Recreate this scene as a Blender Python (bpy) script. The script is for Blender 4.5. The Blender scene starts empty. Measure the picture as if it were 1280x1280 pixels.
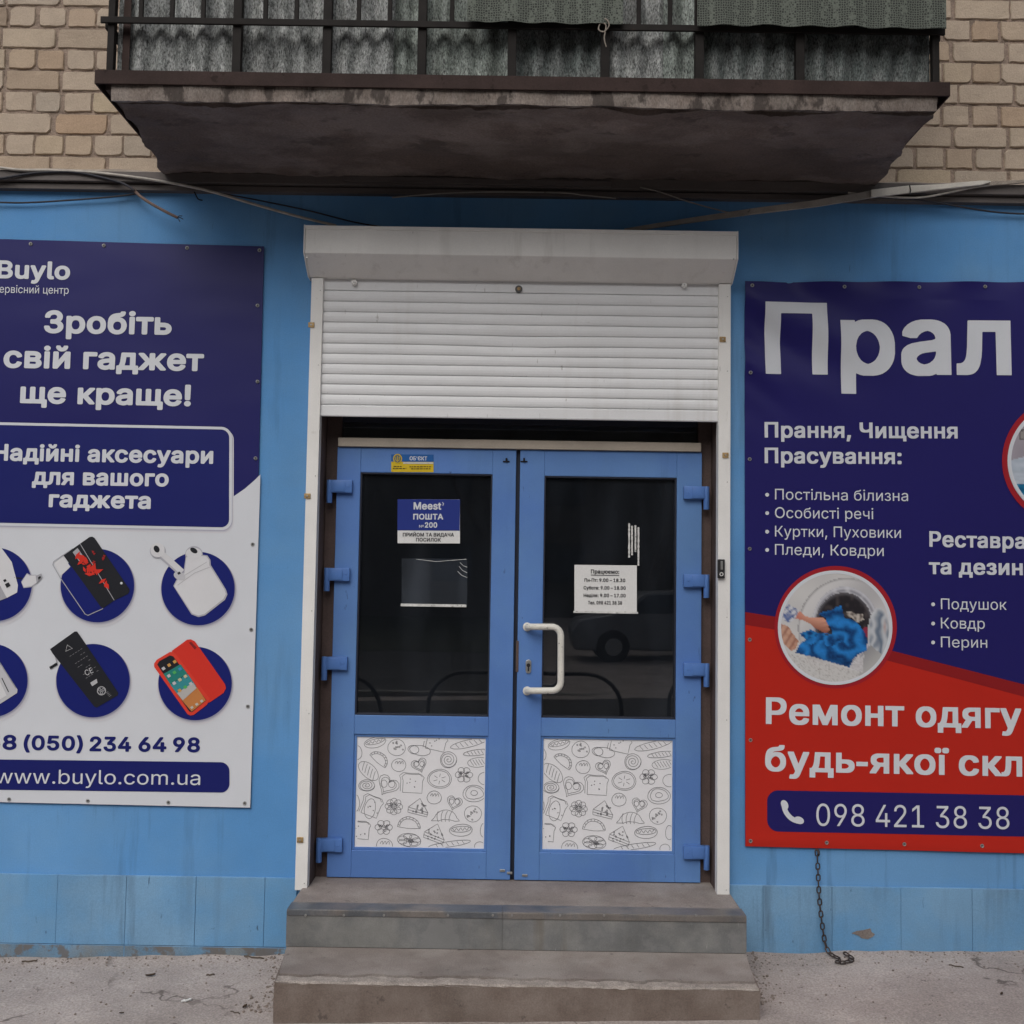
import bpy, bmesh, math, random
from mathutils import Vector, Matrix, noise
from mathutils.geometry import tessellate_polygon
random.seed(7)
SC = bpy.context.scene
COL = SC.collection
R = math.radians

# ------------------------------------------------------------------ camera
FPX, IMG = 1280.0, 1280.0          # focal length in pixels of the square photograph
DIST, EYE = 4.6, 1.685             # metres from the painted wall, eye height
PITCH, ROLL, YAW = 3.5, 0.87, -0.05
_t, _p, _w = R(PITCH), R(ROLL), R(YAW)
CF = Vector((math.sin(_w)*math.cos(_t), math.cos(_w)*math.cos(_t), math.sin(_t)))
_r0 = Vector((math.cos(_w), -math.sin(_w), 0)); _u0 = _r0.cross(CF)
CR = math.cos(_p)*_r0 + math.sin(_p)*_u0
CU = -math.sin(_p)*_r0 + math.cos(_p)*_u0
cam = bpy.data.cameras.new('camera'); cam_o = bpy.data.objects.new('camera', cam); COL.objects.link(cam_o)
cam_o.matrix_world = Matrix(((CR.x, CU.x, -CF.x, 0), (CR.y, CU.y, -CF.y, -DIST), (CR.z, CU.z, -CF.z, EYE), (0, 0, 0, 1)))
cam.sensor_width = 36; cam.lens = 36*FPX/IMG; cam.clip_start = .05; cam.clip_end = 600
SC.camera = cam_o

# ------------------------------------------------------------------ light: an overcast day
SUN_EL, SUN_AZ = 46, 195           # sun behind the photographer, a little to the left
w = bpy.data.worlds.new('World'); SC.world = w; w.use_nodes = True
nt = w.node_tree; nt.nodes.clear()
sky = nt.nodes.new('ShaderNodeTexSky'); sky.sky_type = 'NISHITA'; sky.sun_disc = False
sky.sun_elevation = R(SUN_EL); sky.sun_rotation = R(SUN_AZ); sky.dust_density = 4; sky.air_density = 1.2
hs = nt.nodes.new('ShaderNodeHueSaturation'); hs.inputs['Saturation'].default_value = .36
bg = nt.nodes.new('ShaderNodeBackground'); bg.inputs[1].default_value = .11
wo = nt.nodes.new('ShaderNodeOutputWorld')
nt.links.new(sky.outputs[0], hs.inputs['Color']); nt.links.new(hs.outputs[0], bg.inputs[0]); nt.links.new(bg.outputs[0], wo.inputs[0])
sl = bpy.data.lights.new('sun', 'SUN'); sl.energy = .55; sl.angle = R(50); sl.color = (1, .97, .93)
so = bpy.data.objects.new('sun', sl); COL.objects.link(so)
_d = Vector((math.sin(R(SUN_AZ))*math.cos(R(SUN_EL)), math.cos(R(SUN_AZ))*math.cos(R(SUN_EL)), math.sin(R(SUN_EL))))
so.location = _d*40; so.rotation_euler = (-_d).to_track_quat('-Z', 'Y').to_euler()
SC.view_settings.view_transform = 'Standard'; SC.view_settings.look = 'None'
SC.view_settings.exposure = 0.38; SC.view_settings.gamma = 1
SC.render.engine = 'CYCLES'
SC.cycles.max_bounces = 8; SC.cycles.transparent_max_bounces = 12

# ------------------------------------------------------------------ helpers
def at(px, py, Y=0.0):
    """point on the plane y = Y that the photograph shows at pixel (px, py)"""
    d = CF*FPX + CR*(px-640) - CU*(py-640)
    t = (Y+DIST)/d.y
    return Vector((t*d.x, Y, EYE+t*d.z))
def ax(px, py, Y=0.0): return at(px, py, Y).x
def az(px, py, Y=0.0): return at(px, py, Y).z

WM = {}
def thing(name, loc, label, cat, group=None):
    o = bpy.data.objects.new(name, None); COL.objects.link(o); o.empty_display_size = .1
    o.location = loc; WM[o.name] = Matrix.Translation(loc)
    o['label'] = label; o['category'] = cat
    if group: o['group'] = group
    return o
def tag(o, label, cat, group=None):
    o['label'] = label; o['category'] = cat
    if group: o['group'] = group
    return o
def adopt(o, parent):
    o.parent = parent
    o.matrix_parent_inverse = WM.get(parent.name, Matrix()).inverted()

class MB:
    """collects shapes in world coordinates and links them as one mesh object"""
    def __init__(s): s.v = []; s.f = []; s.mi = []; s.m = 0
    def add(s, vs, fs):
        n = len(s.v); s.v += [tuple(q) for q in vs]
        for f in fs: s.f.append([i+n for i in f]); s.mi.append(s.m)
        return s
    def box(s, x0, x1, y0, y1, z0, z1):
        vs = [(x, y, z) for x in (x0, x1) for y in (y0, y1) for z in (z0, z1)]
        return s.add(vs, [(0, 1, 3, 2), (4, 6, 7, 5), (0, 4, 5, 1), (2, 3, 7, 6), (0, 2, 6, 4), (1, 5, 7, 3)])
    def hexa(s, p):   # 8 points: front bl br tr tl, back bl br tr tl
        return s.add(p, [(0, 1, 2, 3), (5, 4, 7, 6), (4, 0, 3, 7), (1, 5, 6, 2), (3, 2, 6, 7), (4, 5, 1, 0)])
    def prism_xz(s, poly, y0, y1):
        n = len(poly); vs = [(x, y0, z) for x, z in poly]+[(x, y1, z) for x, z in poly]
        return s.add(vs, [list(range(n)), list(range(2*n-1, n-1, -1))]+[(i, i+n, (i+1) % n+n, (i+1) % n) for i in range(n)])
    def prism_xy(s, poly, z0, z1):
        n = len(poly); vs = [(x, y, z0) for x, y in poly]+[(x, y, z1) for x, y in poly]
        return s.add(vs, [list(range(n-1, -1, -1)), list(range(n, 2*n))]+[(i, (i+1) % n, (i+1) % n+n, i+n) for i in range(n)])
    def prism_yz(s, poly, x0, x1, nx=1):
        n = len(poly); vs = []
        for k in range(nx+1):
            x = x0+(x1-x0)*k/nx; vs += [(x, y, z) for y, z in poly]
        fs = [(i+k*n, (i+1) % n+k*n, (i+1) % n+(k+1)*n, i+(k+1)*n) for k in range(nx) for i in range(n)]
        fs += [list(range(n-1, -1, -1)), list(range(nx*n, nx*n+n))]
        return s.add(vs, fs)
    def tube(s, pts, r, n=8, closed=False, cap=True):
        pts = [Vector(p) for p in pts]; m = len(pts); rs = r if isinstance(r, (list, tuple)) else [r]*m
        ref = None; vs = []
        for i, p in enumerate(pts):
            a = pts[(i-1) % m] if (closed or i > 0) else p; b = pts[(i+1) % m] if (closed or i < m-1) else p
            t = (b-a).normalized()
            if ref is None: ref = t.orthogonal().normalized()
            ref = (ref-t*ref.dot(t)).normalized(); bi = t.cross(ref)
            vs += [p+(ref*math.cos(2*math.pi*k/n)+bi*math.sin(2*math.pi*k/n))*rs[i] for k in range(n)]
        fs = []
        for i in range(m if closed else m-1):
            j = (i+1) % m
            fs += [(i*n+k, i*n+(k+1) % n, j*n+(k+1) % n, j*n+k) for k in range(n)]
        if cap and not closed: fs += [list(range(n-1, -1, -1)), list(range((m-1)*n, m*n))]
        return s.add(vs, fs)
    def cyl(s, p0, p1, r, n=16): return s.tube([p0, p1], r, n)
    def build(s, name, mat, parent=None, bevel=0, seg=2, smooth=False, label=None, limit=None, fn=None):
        me = bpy.data.meshes.new(name); me.from_pydata(s.v, [], s.f); 
        bm = bmesh.new(); bm.from_mesh(me)
        for f, mi in zip(bm.faces, s.mi): f.material_index = mi
        bmesh.ops.recalc_face_normals(bm, faces=bm.faces)
        if bevel: 
            es = [e for e in bm.edges if len(e.link_faces) == 2 and e.calc_face_angle(0) > .5]
            bmesh.ops.bevel(bm, geom=es, offset=bevel, segments=seg, affect='EDGES', profile=.5, clamp_overlap=True)
        if fn:
            for v in bm.verts: fn(v)
        for f in bm.faces: f.smooth = smooth
        bm.to_mesh(me); bm.free()
        for m in (mat if isinstance(mat, (list, tuple)) else [mat]): me.materials.append(m)
        if smooth and hasattr(me, 'set_sharp_from_angle'): me.set_sharp_from_angle(angle=R(38))
        o = bpy.data.objects.new(name, me); COL.objects.link(o)
        if parent: adopt(o, parent)
        if label: o['label'] = label
        return o

# ------------------------------------------------------------------ materials
def pmat(name, col, rough=.6, var=.12, scale=6, bump=0, bscale=60, bdist=.004, metal=0, spec=.35, stretch=(1, 1, 1),
         spots=None, spot_scale=30, spot_cut=.68, spot_amt=.7, col2=None, mix_scale=3, mix_cut=(.4, .6), fine=.06, fine_scale=180, coat=0, streak=None, streak_amt=.4, streak_cut=.55, scuff=None, scuff_amt=.6, crack=None, crack_scale=1.0):
    m = bpy.data.materials.new(name); m.use_nodes = True; T = m.node_tree; N = T.nodes; L = T.links
    b = N['Principled BSDF']; b.inputs['Roughness'].default_value = rough; b.inputs['Metallic'].default_value = metal
    b.inputs['Specular IOR Level'].default_value = spec; b.inputs['Coat Weight'].default_value = coat
    tc = N.new('ShaderNodeTexCoord'); mp = N.new('ShaderNodeMapping'); mp.inputs['Scale'].default_value = stretch
    L.new(tc.outputs['Object'], mp.inputs[0]); vec = mp.outputs[0]
    def nz(sc, det=6, ro=.6, v=None):
        n = N.new('ShaderNodeTexNoise'); n.inputs['Scale'].default_value = sc; n.inputs['Detail'].default_value = det
        n.inputs['Roughness'].default_value = ro; L.new(v or vec, n.inputs[0]); return n.outputs[0]
    def ramp(src, a, c, lo=0, hi=1):
        r = N.new('ShaderNodeMapRange'); r.inputs[1].default_value = a; r.inputs[2].default_value = c
        r.inputs[3].default_value = lo; r.inputs[4].default_value = hi; L.new(src, r.inputs[0]); return r.outputs[0]
    def mixc(f, A, Bc, mode='MIX'):
        x = N.new('ShaderNodeMix'); x.data_type = 'RGBA'; x.blend_type = mode
        if isinstance(f, (int, float)): x.inputs[0].default_value = f
        else: L.new(f, x.inputs[0])
        for k, c in ((6, A), (7, Bc)):
            if isinstance(c, (tuple, list)): x.inputs[k].default_value = (*c, 1) if len(c) == 3 else c
            else: L.new(c, x.inputs[k])
        return x.outputs[2]
    c = col
    if col2: c = mixc(ramp(nz(mix_scale), *mix_cut), col, col2)
    if var:
        v = ramp(nz(scale), .3, .7, 1-var, 1+var); cc = N.new('ShaderNodeCombineColor')
        for i in range(3): L.new(v, cc.inputs[i])
        c = mixc(1.0, c, cc.outputs[0], 'MULTIPLY')
    if fine:
        v = ramp(nz(fine_scale, 3), .3, .7, 1-fine, 1+fine); cc = N.new('ShaderNodeCombineColor')
        for i in range(3): L.new(v, cc.inputs[i])
        c = mixc(1.0, c, cc.outputs[0], 'MULTIPLY')
    if spots:
        c = mixc(ramp(nz(spot_scale, 5, .65), spot_cut, spot_cut+.06, 0, spot_amt), c, spots)
    def stretched(s):
        q = N.new('ShaderNodeMapping'); q.inputs['Scale'].default_value = s; L.new(tc.outputs['Object'], q.inputs[0]); return q.outputs[0]
    def times(a_, b_):
        q = N.new('ShaderNodeMath'); q.operation = 'MULTIPLY'; L.new(a_, q.inputs[0]); L.new(b_, q.inputs[1]); return q.outputs[0]
    if streak:      # runs of dirt that came down with the rain
        f = times(ramp(nz(5, 4, .6, stretched((3.2, 3.2, .28))), streak_cut, streak_cut+.16), ramp(nz(1.1, 3, .5, stretched((1.3, 1.3, 1.0))), .42, .66, 0, streak_amt))
        c = mixc(f, c, streak)
    if scuff:       # short scratches and knocks
        f = times(ramp(nz(11, 3, .5, stretched((5, 5, 1.3))), .70, .735), ramp(nz(2.3, 3), .46, .6, 0, scuff_amt)); c = mixc(f, c, scuff)
    if crack:
        wv = N.new('ShaderNodeTexVoronoi'); wv.feature = 'DISTANCE_TO_EDGE'; wv.inputs['Scale'].default_value = crack_scale
        wn = N.new('ShaderNodeTexNoise'); wn.inputs['Scale'].default_value = 3.5; wn.inputs['Detail'].default_value = 6; L.new(vec, wn.inputs[0])
        va_ = N.new('ShaderNodeVectorMath'); va_.operation = 'MULTIPLY_ADD'; va_.inputs[1].default_value = (.55, .55, .55); L.new(wn.outputs['Color'], va_.inputs[0]); L.new(vec, va_.inputs[2]); L.new(va_.outputs[0], wv.inputs['Vector'])
        f = times(ramp(wv.outputs['Distance'], .002, .007, .85, 0), ramp(nz(1.7, 2), .48, .56)); c = mixc(f, c, crack)
    if isinstance(c, (tuple, list)): b.inputs['Base Color'].default_value = (*c, 1)
    else: L.new(c, b.inputs['Base Color'])
    if bump:
        bp = N.new('ShaderNodeBump'); bp.inputs['Strength'].default_value = bump; bp.inputs['Distance'].default_value = bdist
        L.new(nz(bscale, 6, .65), bp.inputs['Height']); L.new(bp.outputs[0], b.inputs['Normal'])
    m['c'] = 1
    return m
def nodes_of(m):
    T = m.node_tree; return T, T.nodes, T.links, T.nodes['Principled BSDF']

M = {}
M['ground'] = pmat('concrete_ground', (.33, .285, .262), .9, .2, 1.9, .7, 45, .008, spots=(.07, .055, .05), spot_scale=24, spot_cut=.65, spot_amt=.7, col2=(.40, .352, .326), mix_scale=2.2, mix_cut=(.38, .62), fine=.28, fine_scale=120, crack=(.11, .09, .08), crack_scale=.75)
M['dirt'] = pmat('dry_dirt', (.16, .125, .10), .95, .3, 12, .8, 90, .006, fine=.3)
M['step'] = pmat('step_concrete', (.215, .183, .167), .85, .2, 3, .4, 90, .003, spots=(.09, .075, .068), spot_scale=16, spot_cut=.63, spot_amt=.6, col2=(.27, .24, .22), mix_scale=5, fine=.2)
M['step_riser'] = pmat('painted_step_riser', (.165, .128, .108), .85, .18, 3, .5, 70, .003, spots=(.07, .055, .048), spot_scale=15, spot_cut=.63, spot_amt=.6, col2=(.19, .155, .135), mix_scale=6, fine=.15, streak=(.26, .22, .19), streak_amt=.5)
M['step_edge'] = pmat('crumbled_edge', (.33, .29, .26), .95, .25, 20, .9, 70, .006, fine=.3)
M['zinc'] = pmat('galvanised_sheet', (.27, .27, .26), .55, .25, 4, .12, 8, .004, metal=.4, streak=(.20, .17, .14), streak_amt=.7, scuff=(.5, .49, .47), scuff_amt=.5, spots=(.36, .355, .34), spot_scale=5, spot_cut=.55, spot_amt=.35, col2=(.18, .185, .19), mix_scale=5, fine=.1)
M['zinc_dark'] = pmat('galvanised_nosing', (.15, .16, .175), .45, .2, 6, .1, 10, .003, metal=.5, fine=.12, col2=(.235, .215, .20), mix_scale=2.3, mix_cut=(.46, .54))
M['blue'] = pmat('blue_wall_paint', (.104, .285, .575), .66, .11, 1.3, .10, 28, .004, stretch=(1, 1, 1), spots=(.07, .16, .28), spot_scale=11, spot_cut=.735, spot_amt=.35, col2=(.135, .302, .54), mix_scale=1.0, fine=.06, spec=.12, streak=(.06, .13, .24), streak_amt=.55, scuff=(.05, .10, .20), scuff_amt=.55)
M['plinth'] = pmat('blue_plinth_paint', (.125, .30, .53), .66, .13, 1.7, .12, 30, .004, spots=(.04, .06, .10), spot_scale=13, spot_cut=.69, spot_amt=.7, col2=(.17, .315, .48), mix_scale=1.6, fine=.09, spec=.12, streak=(.09, .14, .20), streak_amt=.6, streak_cut=.5, scuff=(.03, .045, .08), scuff_amt=.7)
M['plinth_low'] = pmat('muddy_plinth_foot', (.13, .24, .36), .8, .2, 5, .2, 40, .004, spots=(.15, .125, .105), spot_scale=9, spot_cut=.50, spot_amt=.8, col2=(.19, .22, .24), mix_scale=4, fine=.15, spec=.1)
M['brick'] = pmat('silicate_brick', (.45, .365, .285), .9, .08, 9, .6, 70, .005, spots=(.15, .115, .09), spot_scale=26, spot_cut=.69, spot_amt=.75, fine=.14)
M['mortar'] = pmat('mortar', (.28, .215, .172), .95, .25, 14, .9, 60, .008, spots=(.12, .09, .07), spot_scale=30, spot_cut=.6, spot_amt=.7, fine=.25)
M['flash'] = pmat('weathered_flashing', (.115, .10, .095), .6, .25, 5, .2, 40, .003, metal=.2, stretch=(.5, 1, 3), fine=.12)
M['flash_light'] = pmat('dusty_cement_ledge', (.30, .26, .22), .9, .3, 8, .6, 50, .005, fine=.2)
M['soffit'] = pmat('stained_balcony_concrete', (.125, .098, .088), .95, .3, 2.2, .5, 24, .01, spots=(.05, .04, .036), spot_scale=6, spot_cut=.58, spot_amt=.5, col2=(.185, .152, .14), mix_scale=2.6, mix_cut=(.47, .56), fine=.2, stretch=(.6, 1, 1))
M['slab_face'] = pmat('worn_slab_face', (.165, .135, .117), .95, .3, 5, .7, 40, .008, spots=(.05, .04, .036), spot_scale=9, spot_cut=.52, spot_amt=.85, col2=(.21, .18, .16), mix_scale=12, fine=.3, stretch=(1, 1, .5))
M['rust_paint'] = pmat('brown_painted_steel', (.046, .030, .027), .7, .25, 6, .2, 60, .002, spots=(.02, .013, .011), spot_scale=18, spot_cut=.62, spot_amt=.7, fine=.15, spec=.12)
M['bar'] = pmat('dark_railing_paint', (.018, .0155, .0145), .65, .25, 12, .2, 80, .002, spots=(.05, .03, .022), spot_scale=26, spot_cut=.67, spot_amt=.5, spec=.12)
def sheet_mat(name, c, c2, dark=(.03, .03, .03)):
    return pmat(name, c, .6, .35, 9, .8, 90, .004, spots=dark, spot_scale=85, spot_cut=.56, spot_amt=.8, col2=c2, mix_scale=20, fine=.75, fine_scale=150, stretch=(1.5, 1, .55), spec=.15)
M['sheet0'] = sheet_mat('ribbed_fibreglass_grey', (.315, .325, .32), (.22, .232, .225))
M['sheet1'] = sheet_mat('ribbed_fibreglass_green', (.265, .295, .275), (.18, .205, .187))
M['sheet2'] = sheet_mat('ribbed_fibreglass_smoky', (.19, .205, .20), (.13, .15, .145))
M['fringe'] = pmat('torn_fibre_edge', (.34, .24, .19), .9, .3, 20, fine=.3)
M['net'] = pmat('dark_mesh_net', (.075, .088, .074), .8, .25, 5, 0, spots=(.02, .024, .02), spot_scale=130, spot_cut=.5, spot_amt=.9, fine=.4, fine_scale=300)
M['white_alu'] = pmat('white_painted_aluminium', (.76, .75, .73), .42, .06, 4, .05, 20, .002, spots=(.45, .42, .38), spot_scale=9, spot_cut=.70, spot_amt=.35, fine=.03, streak=(.46, .44, .41), streak_amt=.5, scuff=(.25, .23, .21), scuff_amt=.4)
M['slat'] = pmat('white_shutter_slats', (.745, .752, .765), .42, .05, 3, .06, 14, .003, spots=(.40, .38, .35), spot_scale=12, spot_cut=.71, spot_amt=.4, fine=.03, stretch=(.5, 1, 1.6), streak=(.55, .53, .50), streak_amt=.3, scuff=(.25, .23, .21), scuff_amt=.5)
M['slot'] = pmat('dark_groove', (.10, .10, .10), .7)
M['clip'] = pmat('tarnished_brass', (.42, .29, .14), .5, .3, 60, .4, 120, .002, metal=.5, spots=(.12, .07, .04), spot_scale=90, spot_cut=.55)
M['steel'] = pmat('dull_steel', (.42, .42, .41), .38, .15, 30, metal=.8)
M['black'] = pmat('black_plastic', (.02, .02, .022), .45, .1)
M['door'] = pmat('blue_door_paint', (.097, .205, .50), .45, .09, 2.2, .06, 40, .002, spots=(.045, .085, .20), spot_scale=8, spot_cut=.745, spot_amt=.5, col2=(.118, .24, .49), mix_scale=1.3, fine=.04, spec=.25, streak=(.06, .12, .26), streak_amt=.45, scuff=(.03, .05, .11), scuff_amt=.75)
M['hinge'] = pmat('blue_hinge_paint', (.085, .19, .48), .4, .06, 10, .05, 60, .001, fine=.03, spec=.3)
M['gasket'] = pmat('black_gasket', (.02, .024, .04), .6)
M['brown'] = pmat('brown_jamb', (.095, .066, .06), .75, .25, 5, .3, 40, .003, spots=(.19, .15, .13), spot_scale=24, spot_cut=.70, spot_amt=.5, fine=.15)
M['trim'] = pmat('beige_trim', (.44, .385, .32), .6, .12, 6, .15, 30, .002, spots=(.2, .16, .12), spot_scale=18, spot_cut=.68, spot_amt=.5)
M['handle'] = pmat('chipped_white_enamel', (.66, .64, .58), .38, .08, 20, .15, 40, .002, spots=(.11, .095, .085), spot_scale=34, spot_cut=.625, spot_amt=.9)
M['paper'] = pmat('white_paper', (.70, .70, .69), .7, .03, 6)
M['ink'] = pmat('black_ink', (.03, .03, .035), .6, 0, fine=0)
M['tape'] = pmat('white_tape', (.62, .62, .60), .5, .2, 30, spots=(.10, .10, .10), spot_scale=70, spot_cut=.58, spot_amt=.7)
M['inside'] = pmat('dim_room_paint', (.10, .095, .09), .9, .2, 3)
M['board'] = pmat('printed_white_board', (.76, .755, .775), .45, .03, 5, fine=.02, spec=.2)
M['line'] = pmat('doodle_ink', (.11, .11, .12), .6, 0, fine=0)
M['cable_w'] = pmat('pale_cable', (.42, .39, .35), .6, .2, 20)
M['cable_g'] = pmat('grey_batten', (.30, .28, .255), .8, .25, 8, .3, 40, .003, spots=(.1, .09, .08), spot_scale=20, spot_cut=.62)
M['cable_k'] = pmat('dark_cable', (.022, .022, .03), .6, .2, 20)
M['cable_b'] = pmat('brown_cable', (.17, .115, .095), .7, .2, 20)
M['batten'] = pmat('dirty_white_trunking', (.62, .59, .53), .65, .15, 9, .2, 30, .003, spots=(.2, .17, .14), spot_scale=22, spot_cut=.66)
M['chain'] = pmat('rusty_chain', (.065, .05, .045), .65, .35, 60, .3, 120, .001, metal=.5, spots=(.20, .10, .055), spot_scale=60, spot_cut=.6, spot_amt=.7)
# banner inks (vinyl print)
def ink(n, c, rough=.4, var=.03): return pmat(n, c, rough, var, 3, 0, spec=.3, fine=.015)
M['navy'] = ink('navy_vinyl', (.0105, .010, .108)); M['navy2'] = ink('deep_navy_print', (.008, .012, .125))
M['navyr'] = ink('indigo_vinyl', (.013, .010, .112)); M['pwhite'] = ink('white_print', (.62, .64, .68))
M['pcircle'] = ink('royal_blue_print', (.007, .013, .145)); M['pred'] = ink('red_print', (.46, .018, .009)); M['pdred'] = ink('dark_red_print', (.25, .010, .012))
M['pring'] = ink('crimson_ring_print', (.33, .013, .022))
PC = {}
def pc(r, g, b):
    k = (r, g, b)
    if k not in PC: PC[k] = ink('print_%02d%02d%02d' % (r*99, g*99, b*99), k)
    return PC[k]

# glass: one clear pane, mirror-like at its front by Fresnel, with a dust film that also stands in for reflected light
def glass_mat(name, tint, dirt):
    m = bpy.data.materials.new(name); m.use_nodes = True; T = m.node_tree; N = T.nodes; L = T.links; N.clear()
    tr = N.new('ShaderNodeBsdfTransparent'); tr.inputs[0].default_value = (*tint, 1)
    gl = N.new('ShaderNodeBsdfGlossy'); gl.inputs['Roughness'].default_value = .012
    df = N.new('ShaderNodeBsdfDiffuse'); df.inputs[0].default_value = (.40, .46, .56, 1)
    fr = N.new('ShaderNodeFresnel'); fr.inputs[0].default_value = 2.05
    ge = N.new('ShaderNodeNewGeometry'); sb = N.new('ShaderNodeMath'); sb.operation = 'SUBTRACT'; sb.inputs[0].default_value = 1
    L.new(ge.outputs['Backfacing'], sb.inputs[1])
    mu = N.new('ShaderNodeMath'); mu.operation = 'MULTIPLY'; L.new(fr.outputs[0], mu.inputs[0]); L.new(sb.outputs[0], mu.inputs[1])
    tc = N.new('ShaderNodeTexCoord'); n1 = N.new('ShaderNodeTexNoise'); n1.inputs['Scale'].default_value = 5; n1.inputs['Detail'].default_value = 8
    mp = N.new('ShaderNodeMapping'); mp.inputs['Scale'].default_value = (1, 1, .25); L.new(tc.outputs['Object'], mp.inputs[0]); L.new(mp.outputs[0], n1.inputs[0])
    mr = N.new('ShaderNodeMapRange'); mr.inputs[1].default_value = .45; mr.inputs[2].default_value = .8; mr.inputs[3].default_value = dirt; mr.inputs[4].default_value = dirt*3.2  # film amount, set to make up for reflections that come out too dark
    L.new(n1.outputs[0], mr.inputs[0])
    bp = N.new('ShaderNodeBump'); bp.inputs['Strength'].default_value = .03; bp.inputs['Distance'].default_value = .01
    n2 = N.new('ShaderNodeTexNoise'); n2.inputs['Scale'].default_value = 2.2; L.new(tc.outputs['Object'], n2.inputs[0]); L.new(n2.outputs[0], bp.inputs['Height']); L.new(bp.outputs[0], gl.inputs['Normal'])
    a = N.new('ShaderNodeMixShader'); b = N.new('ShaderNodeMixShader'); o = N.new('ShaderNodeOutputMaterial')
    L.new(mr.outputs[0], a.inputs[0]); L.new(tr.outputs[0], a.inputs[1]); L.new(df.outputs[0], a.inputs[2])
    L.new(mu.outputs[0], b.inputs[0]); L.new(a.outputs[0], b.inputs[1]); L.new(gl.outputs[0], b.inputs[2]); L.new(b.outputs[0], o.inputs[0])
    return m
M['glass'] = glass_mat('door_glass', (.72, .75, .80), .011)
M['film'] = glass_mat('clear_plastic_film', (.86, .87, .88), .035)

# per-brick tone: each brick's own clay colour, kept in a colour attribute
T, N, L, B = nodes_of(M['brick'])
src = B.inputs['Base Color'].links[0].from_socket
va = N.new('ShaderNodeVertexColor'); va.layer_name = 'tone'
mx = N.new('ShaderNodeMix'); mx.data_type = 'RGBA'; mx.blend_type = 'MULTIPLY'; mx.inputs[0].default_value = 1
L.new(src, mx.inputs[6]); L.new(va.outputs[0], mx.inputs[7]); L.new(mx.outputs[2], B.inputs['Base Color'])

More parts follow.
